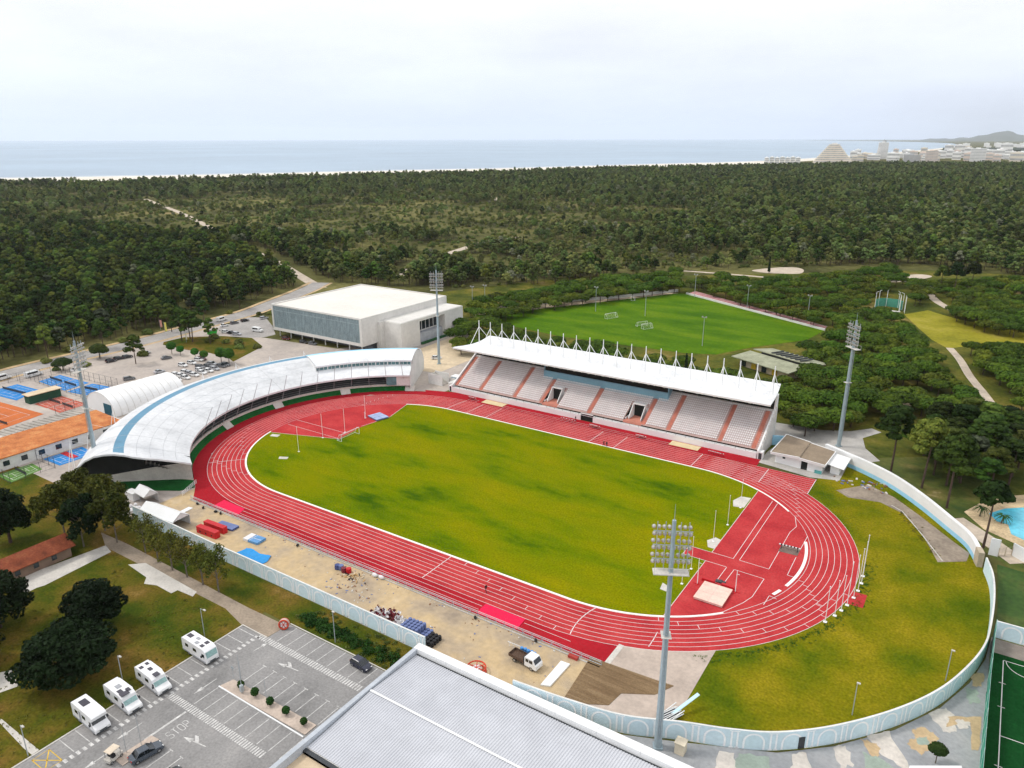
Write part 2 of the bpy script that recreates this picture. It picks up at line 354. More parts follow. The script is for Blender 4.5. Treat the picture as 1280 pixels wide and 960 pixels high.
# STOP, read by drivers coming from the ramp side
glyph = {'S':[((1,.86),(.8,1),(.2,1),(0,.85),(0,.62),(.2,.5),(.8,.5),(1,.36),(1,.15),(.8,0),(.2,0),(0,.14))],
  'T':[((0,1),(1,1)),((.5,1),(.5,0))],'O':[((.2,0),(0,.2),(0,.8),(.2,1),(.8,1),(1,.8),(1,.2),(.8,0),(.2,0))],'P':[((0,0),(0,1),(.8,1),(1,.85),(1,.6),(.8,.45),(0,.45))]}
for k, ch in enumerate('STOP'):
    oy = -100.3+k*0.95
    for st in glyph[ch]:
        b.pline([(9.9-v*1.6, oy+u*0.66) for u, v in st], 0.13, z)
struct(b.build('car_park_markings', WORN))
b = MB(); b.pline([(-3.3,-113.8),(-3.3,-111.4),(0.4,-111.4),(0.4,-113.8)],0.16,z,closed=True).line((-3.3,-111.4),(0.4,-113.8),0.16,z).line((0.4,-111.4),(-3.3,-113.8),0.16,z)
struct(b.build('yellow_hatching', M('yellow_line_paint', (0.65,0.42,0.05), 1, 0.15, 8, 0.2)))
b = MB(); b.prism([(6.9,-86.9),(6.3,-89.2),(26.2,-88.8),(26.2,-86.5)], 0.05, 0.17); b.prism([(6.9,-101.6),(8.6,-101.4),(8.8,-107.2),(6.6,-107.2)],0.05,0.17)
struct(b.build('planted_island', M('island_paving', (0.50,0.41,0.34), 0.4, 0.12, 2.5, 0.15)))
b = MB(); b.box(6.2,26.3,-89.35,-89.15,0.05,0.19); struct(b.build('island_kerb', WHITE))
# ================================================================ the athletics ground
LX = 42.195
def arc(cx, r, a0, a1, n): return [(cx+r*math.cos(R_(a0+(a1-a0)*i/n)), r*math.sin(R_(a0+(a1-a0)*i/n))) for i in range(n+1)]
def stad(r, n=48): return arc(LX, r, -90, 90, n)+arc(-LX, r, 90, 270, n)
# outer lawn between the track and the curved wall
WALL = spline([(57,-63.6),(66,-62.2),(73.9,-58.7),(86.5,-52.9),(93.1,-47.1),(100.1,-38.6),(105.4,-29.8),(109,-20.5),(111,-12.4),(111.6,-4),(111.7,5),(111.2,13),(109.6,20.5),(106.9,28.4),(102.3,34.9),(95.9,43.7),(88.9,51.5),(81.8,56.9),(75.1,60.8)], 6)
sheet('outer_lawn', [(71.5,-36.0),(71.7,-57.5)]+WALL[12:]+[(70,61),(71,50),(71,36),(80,20),(85,0),(80,-24)], 0.05, LAWNR)
sheet('track_apron', [(-57,-50.3),(56.8,-50.3),(62.7,-43),(42,-44),(-42,-44),(-78,-30),(-85,0),(-76,33),(-42,44),(55,44),(55.2,51.3),(-52.5,51.3),(-57,49.6),(-63,47.6)]
      +arc(-LX, 50.3, 113, 228, 40)+[(-71,-40.9),(-63,-45.5)], 0.055, TRACKD)
sheet('straight_extension', [(42,36.5),(70.9,36.5),(70.9,46.4),(55,46.6),(42,46.6)], 0.062, TRACK)
b = MB(); b.strip([(x,y,0.07) for x,y in stad(46.3)+[stad(46.3)[0]]], [(x,y,0.07) for x,y in stad(36.4)+[stad(36.4)[0]]]); struct(b.build('running_track', TRACK))
sheet('infield_lawn', stad(36.45), 0.06, INF)
sheet('jump_apron', [(59.9,31.4)]+arc(LX,36.4,60.5,-60.5,40)+[(59.9,-31.4),(60.0,-8.2),(54.9,-8.2),(54.9,-4.2),(60.0,-4.2)], 0.075, TRACK)
sheet('throw_apron', [(-76.5,-9.6),(-70.4,-7.6),(-55.2,-2.2),(-56.6,8),(-55.1,20),(-58.4,32.3)]+arc(-LX,36.4,116.5,195,30), 0.075, TRACK)
b = MB(); b.box(87.2,91,-8.2,-3.2,0.04,0.08); struct(b.build('track_pad', TRACK))
# lane lines and other paint
b = MB(); z = 0.082
for k in range(9):
    b.pline(stad(36.5+1.22*k), 0.085, z, closed=True)
    b.line((LX,36.5+1.22*k),(70.8,36.5+1.22*k),0.075,z)
for y, x0, x1 in ((-47.5,-47,29.6),(-48.7,-48,29.6),(-47.5,39.2,49)): b.line((x0,y),(x1,y),0.075,z)
for y in (47.5,48.7): b.line((-44,y),(-40,y),0.1,z).line((-30,y),(29,y),0.10,z)
for x in (-36.5,-29,8.5,16.6,40,58.5,70.8): b.line((x,36.5),(x,46.3),0.16,z)
b.line((13.6,-36.5),(13.6,-46.3),0.16,z)
for a0, r0 in ((-LX,1),):
    b.pline([(-LX-3.2-3.0*(k/8.0)**2*1.6, -36.5-9.76*k/8) for k in range(9)][:0] or [(-66.5-1.22*k*0.66,-27.2-1.22*k*0.75) for k in range(9)], 0.14, z)
b.pline([(-44.5-k*0.1+0.35*k*k*0.08, 36.5+1.22*k) for k in range(9)], 0.16, z)
b.pline([(48.2+0.13*k*k*0.35-0.4*k, -35.9-1.22*k) for k in range(9)], 0.16, z)
b.pline([(60+0.32*k-0.02*k*k, -31.8-1.18*k) for k in range(4,9)], 0.14, z)
for i in range(8):   # staggers and hurdle ticks
    r0, r1 = 36.5+1.22*i, 36.5+1.22*(i+1)
    for cx, a in ((LX, -62+5.2*i), (LX, -38+4.5*i), (LX,-8-1.6*i), (LX, 38+3*i), (-LX, 222-4.5*i), (-LX, 245-3*i), (-LX,140-2*i)):
        b.line((cx+r0*math.cos(R_(a)), r0*math.sin(R_(a))),(cx+r1*math.cos(R_(a)), r1*math.sin(R_(a))),0.10,z)
    b.line((18+3.8*i,-r0),(18+3.8*i,-r1),0.1,z)
zz = 0.086
for p, q in (((64.5,27.6),(64.7,-4.2)),((65.9,26.9),(66.0,-4.1)),((66.0,-4.1),(72.2,-4.2)),((72.2,-4.2),(72.0,14)),((66.3,-8.3),(72.4,-8.4)),((72.4,-8.4),(72.2,-16)),((64.6,-8.3),(64.5,-15)),((66.2,-8.3),(66.0,-15)),
    ((64.5,-8.2),(54.9,-8.2)),((54.9,-8.2),(54.9,-4.2)),((54.9,-4.2),(64.7,-4.2)),((60.0,-4.2),(59.9,31)),((60.0,-8.2),(60.0,-31)),((75.8,14.4),(75.8,7.2)),((75.8,3.8),(76,-4.4)),((76,-4.4),(78,-4.5)),
    ((-77.6,-2.3),(-55.6,-2.1)),((-78.3,1.9),(-57.5,2.2)),((-76.5,-9.6),(-70.4,-7.6)),((-70.4,-7.6),(-55.2,-2.2)),((-57.0,9),(-55.1,20)),((-55.1,20),(-58.4,32.3)),
    ((74.8,-17.5),(74.9,-13.8)),((74.9,-13.8),(76.4,-14.2))): b.line(p, q, 0.11, zz)
b.pline([(72.0,14),(72.6,17.5),(71.2,22.2)], 0.11, zz); b.pline([(72.2,-16),(71.3,-19),(69,-24),(66.5,-27)], 0.11, zz)
struct(b.build('track_markings', LINEW))
b = MB(); kw = M('kerb_white', (0.86,0.84,0.78), 0.5, 0.05, 4, 0.05, rough=0.6)
def kerb(pts, w=0.42):
    A = []; B_ = []
    for i, p in enumerate(pts):
        q = pts[min(i+1,len(pts)-1)]; o_ = pts[max(i-1,0)]; dx,dy = q[0]-o_[0], q[1]-o_[1]; l = math.hypot(dx,dy); A.append((p[0],p[1])); B_.append((p[0]-dy/l*w, p[1]+dx/l*w))
    b.strip([(x,y,0.15) for x,y in A],[(x,y,0.15) for x,y in B_]); b.strip([(x,y,0.05) for x,y in A],[(x,y,0.15) for x,y in A]); b.strip([(x,y,0.15) for x,y in B_],[(x,y,0.05) for x,y in B_])
kerb(arc(-LX,36.45,195,270,40)+arc(LX,36.45,-90,-42,26)); kerb(arc(LX,36.45,41.6,90,24)+arc(-LX,36.45,90,117,16))
kerb(arc(LX,36.0,-14.1,18.7,20),0.62); kerb(arc(LX,36.0,-21.5,-17.5,4),0.62)
struct(b.build('track_kerb', kw))
# green bank and slabs in front of the curved stand
b = MB(); A = arc(-LX,50.2,120,238,60); B_ = arc(-LX,51.7,120,238,60); b.strip([(x,y,1.5) for x,y in B_],[(x,y,0.05) for x,y in A])
struct(b.build('bank_turf', GREENB)); sheet('end_turf', [(-66.5,-43.5),(-69.9,-44.9),(-81,-53.8),(-87,-59),(-84,-61),(-74,-55.5),(-64,-49.3),(-62.5,-46)], 0.07, GREENB)
b = MB()
for a in (196.5,172.5,145.2,119.6):
    p = arc(-LX,50.0,a-1.9,a+1.9,3); q = arc(-LX,51.65,a-1.9,a+1.9,3); b.strip([(x,y,1.62) for x,y in q],[(x,y,0.08) for x,y in p])
struct(b.build('entrance_slab', PALEC))
b = MB(); q = [G(x,y) for x,y in ((940,622),(926,634),(935,638),(932,620))]
for pts in ([(57.2,25.8),(59.6,26.2),(59.6,20.2),(57.2,19.5),(56.2,22.5)],[(58.6,2.5),(60,2),(60,-2.5),(58.5,-2.5),(57.4,0.2)],[(-58.8,-22),(-56.6,-20.8),(-57.4,-19.6),(-59.8,-20.8)],[(-74.5,-12),(-72,-11.2),(-72.6,-9.6),(-75.2,-10.5)],[(55.6,-21),(58,-22),(58,-23.6),(56,-23.4)]):
    b.prism(pts, 0.02, 0.11)
struct(b.build('concrete_pad', PALEC))
# paved corner, brown matting and light strip by the lower bend
sheet('concrete_apron', [(56.6,-43.7),(60.5,-42.4),(64,-40.9),(69,-37.7),(71.6,-35.8),(71.9,-58),(66,-60.8),(57,-62.5)], 0.08, M('tan_concrete', (0.45,0.37,0.31), 0.2, 0.15, 1.5, 0.1))
b = MB(); b.box(56.6,57.6,-49.2,-43.4,0.08,0.12); struct(b.build('drain_strip', PALEC))
b = MB(); q = [(54.0,-49.4),(66.0,-48.6),(68.8,-48.3),(67.0,-51.9),(62.3,-54.6),(61.8,-58.1),(55.2,-61.8)]; b.prism(q, 0.08, 0.16)
tag(b.build('ground_mat', M('brown_matting', (0,0,0), scale=0.5, stretch=(0.25,3,1), fine=4, fvar=0.2, stops=[(0.3,(0.14,0.085,0.04)),(0.6,(0.22,0.145,0.075)),(0.8,(0.30,0.21,0.13))])), 'brown timber matting laid over the paved corner below the bend', 'mat')
sheet('gravel_track', GL([(1045,613),(1085,606),(1118,622),(1150,645),(1190,676),(1212,692),(1208,702),(1172,703),(1164,688),(1150,664),(1128,642),(1100,628),(1060,622)]), 0.07, M('grey_gravel',(0.27,0.22,0.17),0.25,0.3,1.5,0.2))
sheet('stand_forecourt', [(54.9,49.2),(69.0,46.9),(76,49),(76,60.2),(72,64),(56,66),(54.9,58)], 0.06, CONC)
sheet('rear_road', [(50,72),(50,83),(64,84),(72,88),(77,94),(80,92),(76,84),(78,76),(83,68.5),(80,65),(74,66.5),(70,70)], 0.056, CONC)
b = MB(); b.pline(GL([(1114,632),(1128,640),(1150,666),(1178,702)]), 0.25, 0.16); struct(b.build('lawn_edging', PALEC))

# ---------------------------------------------------------------- equipment
def post(x, y, h, r=0.06, label=None, group=None, mat=WHITE, name='net_post'):
    b = MB(); b.tube((0,0,0),(0,0,h), r, r*0.8, 6); b.cbox(0,0,0,0.5,0.5,0.09); b.ball((0,0,h),r*1.6,r*1.6,r*1.6,6,4)
    o = b.build(name, mat, loc=(x,y,0.08)); return tag(o, label, 'post', group)
p0 = None
for (x,y) in ((-57.9,-15.4),(-60.0,-4.2),(-57.6,2.6),(-60.9,15.0)):
    l = 'thin white net post on the left half of the infield by the throwing apron'
    p0 = post(x,y,7.6,label=l,group='net posts left of the infield') if p0 is None else dup(p0,(x,y,0.08))
for (x,y) in ((58.9,19.7),(59.0,9.6),(58.7,0.5),(58.6,-13),(59.0,-19.3)): dup(p0,(x,y,0.08),label='thin white net post along the edge of the jumps apron',group='net posts beside the jumps apron')
for (x,y) in ((85.9,-16.7),(87.0,-13.7),(87.7,-11.3),(88.3,-8.9),(88.9,-5.6),(89.2,-2.6),(89.3,0.6),(89.1,3.6)): dup(p0,(x,y,0.08),label='tall white post in the row outside the right bend',group='tall posts outside the bend',scale=(1.3,1.3,1.25 if y>-9 else 1.0))
# football goals
def goal(name, x, y, rz, w, label, net=True):
    t = thing(name, label, 'goal', (x,y,0.07), rz)
    b = MB(); b.tube((0,-w/2,0),(0,-w/2,2.2),.07).tube((0,w/2,0),(0,w/2,2.2),.07).tube((0,-w/2,2.2),(0,w/2,2.2),.07); b.build('goal_frame', WHITE, t)
    b = MB()
    for s in (-1,1): b.path([(0,s*w/2,2.2),(-.9,s*w/2,2.0),(-1.9,s*w/2,0.05),(0,s*w/2,0.05)],.045)
    b.tube((-1.9,-w/2,.05),(-1.9,w/2,.05),.045); b.build('net_stay', WHITE, t)
    b = MB()
    for i in range(int(w/0.6)+1):
        v = -w/2+i*0.6; b.path([(0,v,2.18),(-.9,v,1.98),(-1.9,v,.06)],.012,3)
    for k in range(1,7): u = k/7; b.tube((-1.9*u,-w/2,2.18-2.1*u*u),(-1.9*u,w/2,2.18-2.1*u*u),.012,n=3)
    b.build('net', M('net_cord',(0.75,0.76,0.75)) if 'net_cord' not in bpy.data.materials else bpy.data.materials['net_cord'], t); return t
goal('football_goal', -53.0, 0.35, R_(0), 7.4, 'white football goal at the left end of the oval infield')
# vault mats
def vault(x, y, rz, cm, cm2, lab, sx=5.6, sy=6.4, bars=True):
    t = thing('vault_mat', lab, 'crash mat', (x,y,0.08), rz)
    b = MB(); b.box(-sx/2,sx/2,-sy/2,sy/2,0.12,0.50); b.build('mat_body', cm, t)
    b = MB(); b.box(-sx/2-.06,sx/2+.06,-sy/2-.06,sy/2+.06,0.50,0.56); b.box(-sx/2+.3,sx/2-.3,sy/2-1.3,sy/2-1.2,.56,.585,1).box(-.05,.05,-sy/2,sy/2,.56,.585,1).box(-sx/2,sx/2,-.6,-.5,.56,.585,1)
    b.build('mat_cover', [cm2, cm], t)
    b = MB()
    for i in range(5):
        b.box(-sx/2+.2+i*(sx-.5)/4,-sx/2+.3+i*(sx-.5)/4,-sy/2,sy/2,0,.12)
    b.build('pallet', DARKM, t); return t
SLATE = M('slate_blue_vinyl', (0.13,0.17,0.34), 0.6, 0.15, 3, 0.1, rough=0.6); SLATE2 = M('faded_blue_vinyl', (0.33,0.40,0.60), 0.6, 0.12, 3, 0.1, rough=0.6)
PEACH = M('peach_vinyl', (0.74,0.48,0.42), 0.6, 0.1, 3, 0.1, rough=0.6); PEACH2 = M('faded_peach_vinyl', (0.78,0.54,0.45), 0.5, 0.1, 3, 0.1, rough=0.6)
RED = M('red_vinyl', (0.50,0.012,0.018), 0.6, 0.15, 3, 0.1, rough=0.5)
vault(-57.8, 17.6, R_(75), SLATE, SLATE2, 'slate blue high jump mat at the left end of the infield', 4.4, 5.2)
vault(65.6, -19.8, 0, PEACH, PEACH2, 'peach pole vault landing mat in the jumps apron')
for sx, l in ((-1,'long red pad left of the vault box in front of the peach mat'),(1,'long red pad right of the vault box in front of the peach mat')):
    b = MB(); b.box(-1.3,1.3,-.35,.35,.0,.55); b.box(-1.25,1.25,-.3,.3,.55,.6); tag(b.build('vault_pad', RED, loc=(65.2+sx*2.0,-15.6,0.09)), l, 'pad')
def standard(x, y, h, lab):
    t = thing('vault_upright', lab, 'upright', (x,y,0.08))
    b = MB(); b.box(-.9,.9,-.12,.12,0,.12).box(-.12,.12,-.7,.7,0,.12); b.build('base', RED, t)
    b = MB(); b.tube((0,0,.1),(0,0,h),.09,.06); b.build('pole', WHITE, t)
    b = MB(); b.box(-.1,.5,-.04,.04,h*.82,h*.82+.08); b.build('bar_peg', WHITE, t); return t
standard(61.6,-17.6,5.9,'white vault upright left of the peach mat'); standard(68.9,-16.2,4.9,'white vault upright right of the peach mat')
standard(-60.6,14.4,2.4,'short white upright beside the slate blue mat')
b = MB(); b.box(-1.0,1.0,-.5,.5,.0,.14).box(-.3,.3,-.5,.5,.14,.3)
tag(b.build('vault_box', DARKM, loc=(65.3,-14.4,0.085)), 'dark vault box cover between the two red pads','box')
# steeplechase barrier and water jump
sheet('water_jump', [(71.9,7.4),(75.9,7.6),(75.9,4.4),(71.9,4.2)], 0.092, M('water_jump_floor', (0.17,0.12,0.10), 0.6, 0.2, 3, 0.15))
t = thing('steeplechase_barrier', 'black and white steeplechase beam beside the water jump', 'barrier', (73.8,6.1,0.09), R_(3))
b = MB()
for i in range(13): b.box(-2.2+i*4.4/13,-2.2+(i+1)*4.4/13,-.1,.1,.72,.94,i%2)
b.build('beam', [WHITE,BLACK], t)
for s in (-1,1): b = MB(); b.box(s*1.7-.06,s*1.7+.06,-.06,.06,0,.72).box(s*1.7-.08,s*1.7+.08,-.5,.5,0,.08); b.build('leg', DARKM, t)
# covered sand pits
cov = M('pit_cover_canvas', (0.68,0.55,0.33), 0.3, 0.08, 2, 0.06)
for x0,x1,l in ((-38.6,-29.9,'beige sand pit cover by the left end of the grandstand wall'),(29.0,37.9,'beige sand pit cover by the right end of the grandstand wall')):
    b = MB(); n=12
    V=[(x0+(x1-x0)*i/n, y, 0.10+0.05*math.sin(i*2.3+y)) for y in (47.7,49.2,50.8) for i in range(n+1)]
    b.mesh(V,[(j*(n+1)+i,j*(n+1)+i+1,(j+1)*(n+1)+i+1,(j+1)*(n+1)+i) for j in range(2) for i in range(n)]); b.box(x0,x1,47.6,47.7,.07,.14).box(x0,x1,50.8,50.9,.07,.14)
    tag(b.build('pit_cover', cov), l, 'cover')
# hurdles
def hurdle():
    t = thing('hurdle', 'x', 'hurdle')
    b = MB(); b.box(-.6,.6,-.02,.02,.84,.98).box(-.2,.2,-.025,.025,.84,.98,1); b.build('bar', [WHITE,BLACK], t)
    for s in (-1,1): b = MB(); b.tube((s*.5,0,0),(s*.5,0,.84),.03).tube((s*.5,0,.03),(s*.5,.7,.03),.03); b.build('leg', BLACK, t)
    return t
h0 = hurdle(); first = True
for n_,x,y,dx,gl in ((6,-43.6,48.2,0.42,'at the far left end of the straight'),(5,-6.9,47.9,1.05,'left of the dark stand door'),(7,3.6,47.5,0.42,'right of the dark stand door'),(7,19.2,47.6,0.38,'below the right stairway of the stand'),(8,41.6,47.6,0.5,'right of the right sand pit')):
    for i in range(n_):
        g_ = 'hurdles standing '+gl; l = 'small black and white hurdle in the row '+gl
        if first: h0.location = (x,y,.08); h0['label'] = l; h0['group'] = g_; first = False
        else: dup(h0,(x+dx*i,y-0.03*i,.08),label=l,group=g_)
# carpets on the track
for pts,l in (([(29.8,-46.5),(38.8,-46.4),(39.1,-49.9),(29.9,-49.9)],'bright red carpet laid across the track in front of the flatbed truck'),([(-50.1,-46.4),(-41.9,-46.6),(-40.4,-49.7),(-49.6,-50.0)],'bright red carpet laid at the track beside the blue mats')):
    b = MB(); n=10; m_=4; V=[]
    for j in range(m_+1):
        for i in range(n+1):
            u,v=i/n,j/m_; x=(pts[0][0]*(1-u)+pts[1][0]*u)*(1-v)+(pts[3][0]*(1-u)+pts[2][0]*u)*v; y=(pts[0][1]*(1-u)+pts[1][1]*u)*(1-v)+(pts[3][1]*(1-u)+pts[2][1]*u)*v
            V.append((x,y,0.115+rnd.uniform(0,.03)))
    b.mesh(V,[(j*(n+1)+i,(j+1)*(n+1)+i,(j+1)*(n+1)+i+1,j*(n+1)+i+1) for j in range(m_) for i in range(n)])
    b.prism([(p[0],p[1]) for p in pts],0.09,0.108); tag(b.build('carpet', PINKR), l, 'carpet')
# ================================================================ grandstand on the far straight
t = thing('grandstand', 'long white covered grandstand with a row of roof masts behind the far straight', 'grandstand', (0,0,0))
NR = 17; RY0, RY1, RZ0, RZ1 = 52.6, 65.4, 2.6, 9.9
rowd = (RY1-RY0)/NR; rowh = (RZ1-RZ0)/NR
aisles = [(-53.4,-52.2),(-42.9,-41.6),(-28.9,-27.6),(-18.4,-17.4),(-0.7,0.6),(18.0,19.2),(26.1,27.3),(41.9,43.1),(51.6,52.8)]
voms = [(-17.4,-11.6),(12.0,18.0)]
SEATW = M('white_seat_plastic', (0.86,0.84,0.83), 0.4, 0.05, 4, 0.05, rough=0.45)
TERR = M('pink_terrace_concrete', (0.60,0.44,0.40), 0.4, 0.1, 3, 0.08)
b = MB(); vr = 8
def gapx(r):
    """x runs of terrace row r, leaving out the stair openings"""
    xs = [(-53.4,53.4)]
    if r < vr:
        xs = []; cur = -53.4
        for a_,c_ in voms: xs.append((cur,a_)); cur = c_
        xs.append((cur,53.4))
    return xs
for r in range(NR):
    y0 = RY0+r*rowd; z0 = RZ0+r*rowh
    for a_,c_ in gapx(r): b.face([(a_,y0,z0),(c_,y0,z0),(c_,y0+rowd,z0),(a_,y0+rowd,z0)]); b.face([(a_,y0,z0-rowh),(c_,y0,z0-rowh),(c_,y0,z0),(a_,y0,z0)])
b.build('terrace', TERR, t)
for a_,c_ in aisles:
    b = MB()
    for r in range(NR):
        if r < vr and any(v0-.1 < (a_+c_)/2 < v1 for v0,v1 in voms): continue
        y0 = RY0+r*rowd; z0 = RZ0+r*rowh
        b.box(a_,c_,y0-.01,y0+rowd*.5,z0-rowh*.5,z0+rowh*.02); b.box(a_,c_,y0+rowd*.45,y0+rowd,z0,z0+rowh*.5)
    b.build('stair', SALMON, t)
# seats: the hundred nearest one by one, the rest as one part
def seat_geo(b_, x, y, z): b_.box(x-.21,x+.21,y+.06,y+.44,z+.30,z+.36); b_.box(x-.21,x+.21,y+.42,y+.48,z+.34,z+.70)
sb = MB(); seat_geo(sb,0,0,0); s0 = None; rest = MB(); cnt = 0
for r in range(NR):
    y0 = RY0+r*rowd+.12; z0 = RZ0+r*rowh
    n_ = int(104.4/.58)
    for i in range(n_, -1, -1):
        x = -52.2+i*.58
        if any(a_-.25 < x < c_+.25 for a_,c_ in aisles) or (r < vr+1 and any(v0-.35 < x < v1+.35 for v0,v1 in voms)): continue
        if cnt < 100:
            if s0 is None: s0 = sb.build('seat', SEATW, t, loc=(x,y0,z0))
            else:
                o = s0.copy(); C.objects.link(o); o.location = (x,y0,z0)
            cnt += 1
        else: seat_geo(rest,x,y0,z0)
tag(rest.build('seat_rows', SEATW, t), kind='stuff')
# stair openings in the terrace
for a_,c_ in voms:
    yb = RY0+vr*rowd; zb = RZ0+(vr-1)*rowh
    b = MB(); b.box(a_,c_,RY0,yb+3,1.9,RZ0-.05,1); b.box(a_,a_+.25,RY0+1.3,yb+.6,RZ0,RZ0+.5)
    for xx in (a_+.9,c_-1.1): b.xprism([(RY0+1.8,RZ0),(yb+.5,RZ0),(yb+.5,zb+1.0),(yb-1.2,zb+.9),(RY0+1.8,RZ0+.5)],xx,xx+.22)
    b.box(a_+.9,c_-.88,yb-1.2,yb+.6,zb+1.0,zb+1.3); b.build('stair_opening', [WHITE,SALMON], t)
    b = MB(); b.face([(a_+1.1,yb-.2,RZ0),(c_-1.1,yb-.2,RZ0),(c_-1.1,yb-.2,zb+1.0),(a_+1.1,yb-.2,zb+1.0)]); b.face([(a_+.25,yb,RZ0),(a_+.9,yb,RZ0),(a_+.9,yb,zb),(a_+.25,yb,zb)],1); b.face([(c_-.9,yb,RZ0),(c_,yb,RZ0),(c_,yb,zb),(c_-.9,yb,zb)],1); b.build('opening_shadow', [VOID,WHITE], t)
# front wall, rail, end walls, back wall
b = MB(); b.box(-53.6,-2.2,51.3,51.6,0,1.75); b.box(2.2,53.8,51.3,51.6,0,1.75); b.box(-2.2,2.2,51.35,51.6,2.25,2.5); b.box(-53.6,53.8,51.6,RY0,1.6,1.75); b.build('front_wall', WHITE, t)
b = MB(); b.face([(-2.2,51.7,0),(2.2,51.7,0),(2.2,51.7,2.3),(-2.2,51.7,2.3)]); b.build('players_door', VOID, t)
b = MB(); b.box(-53.6,53.8,51.4,51.46,2.25,2.33)
for i in range(37): b.box(-53.5+i*2.97,-53.44+i*2.97,51.4,51.46,1.75,2.3)
b.box(-53.6,53.8,51.4,51.44,2.0,2.04); b.build('rail', DARKM, t)
for s,nm in ((-1,'end_wall'),(1,'end_wall')):
    b = MB(); x = s*53.6
    b.xprism([(51.3,0),(67.2,0),(68.0,14.6),(66.6,14.6),(65.6,10.6),(52.6,3.1),(51.3,2.6)], min(x,x+s*.5), max(x,x+s*.5)); b.build('end_wall', WHITE, t)
b = MB()
for i in range(11):   # fins on the right end wall
    y = 53.5+i*1.25; zt = 3.2+(y-52.6)*.60; b.box(54.1,54.5,y,y+.35,0.0,min(zt,12))
b.build('wall_fin', OFFW, t)
b = MB(); b.box(53.8,55.2,51.4,53.4,0,2.2); b.box(54.1,55.0,51.35,51.4,0.1,1.9,1); b.build('gate_lodge', [WHITE,DARKM], t)
b = MB(); b.box(-55.2,-53.8,51.4,53.2,0,2.1); b.box(-54.9,-54.2,51.36,51.4,.1,1.9,1); b.build('gate_lodge', [WHITE,DARKM], t)
b = MB(); b.box(-53.6,53.6,65.6,66.2,0,10.2); b.build('back_wall', OFFW, t)
b = MB(); b.box(-22.5,22.4,62.3,62.7,7.6,10.5); b.box(-22.5,-22.2,62.7,66,7.6,14.2); b.box(22.1,22.4,62.7,66,7.6,14.2); b.build('press_front', M('dusty_blue_panel', (0.22,0.42,0.53), 0.2, 0.1, 2, 0.06), t)
b = MB(); b.box(-22.2,22.1,62.8,62.9,10.4,14.1); b.box(-53.6,-22.5,66.25,66.3,10.2,14.4); b.box(22.4,53.6,66.25,66.3,10.2,14.4); b.build('back_opening', VOID, t)
# roof: thin sheet, flat over the seats and turned up at the back
prof = [(55.6,15.00),(56.6,15.05),(60,14.75),(64,14.6),(66.5,14.75),(69,15.2),(71,15.75),(72.4,16.3)]
b = MB(); n = len(prof)
def rx(y, s):   # ends splay a little towards the front
    return s*(54.9 - (y-56)*0.10) if s > 0 else -(56.3-(y-56)*0.25)
xs = [i/42 for i in range(43)]
for (y0,z0),(y1,z1) in zip(prof[:-1],prof[1:]):
    for u0,u1 in zip(xs[:-1],xs[1:]):
        X = lambda y,u: rx(y,-1)*(1-u)+rx(y,1)*u
        b.face([(X(y0,u0),y0,z0),(X(y0,u1),y0,z0),(X(y1,u1),y1,z1),(X(y1,u0),y1,z1)])
        b.face([(X(y0,u0),y0,z0-.35),(X(y1,u0),y1,z1-.35),(X(y1,u1),y1,z1-.35),(X(y0,u1),y0,z0-.35)],1)
for s in (-1,1):
    for (y0,z0),(y1,z1) in zip(prof[:-1],prof[1:]): b.face([(rx(y0,s),y0,z0-.35),(rx(y1,s),y1,z1-.35),(rx(y1,s),y1,z1),(rx(y0,s),y0,z0)])
y0,z0=prof[0]; b.face([(rx(y0,-1),y0,z0-.5),(rx(y0,1),y0,z0-.5),(rx(y0,1),y0,z0),(rx(y0,-1),y0,z0)],2); y1,z1=prof[-1]; b.face([(rx(y1,1),y1,z1-.35),(rx(y1,-1),y1,z1-.35),(rx(y1,-1),y1,z1),(rx(y1,1),y1,z1)])
roof = b.build('roof', [ROOFW,OFFW,WHITE], t)
b = MB()
for i in range(22): x=-52.4+5*i; b.box(x-.02,x+.02,56.7,72,14.6,14.62)
b.build('roof_seam', M('seam_grey',(0.5,0.5,0.5)), roof) if False else None
for i in range(22):
    x = -52.4+5.0*i
    b = MB(); b.tube((x,66.3,13.8),(x,66.3,23.2),.20,.14,8); m_ = b.build('mast', WHITE, t)
    b = MB()
    for yy,zz_ in ((60.2,14.72),(71.6,15.95)): b.tube((x,66.3,20.9),(x,yy,zz_),.11,n=5)
    b.build('stay', WHITE, m_)
for i in range(21):
    x = -50+5.0*i; b = MB(); b.tube((x,67.2,0),(x,67.2,14.6),.16,n=6); b.box(x-.12,x+.12,56.4,67,14.1,14.4); b.build('roof_frame', OFFW, t)
for i in range(20):
    x = -49+5.15*i; b = MB(); b.box(x-.35,x+.35,56.6,57.1,13.95,14.5); b.build('lamp', GALV, t)
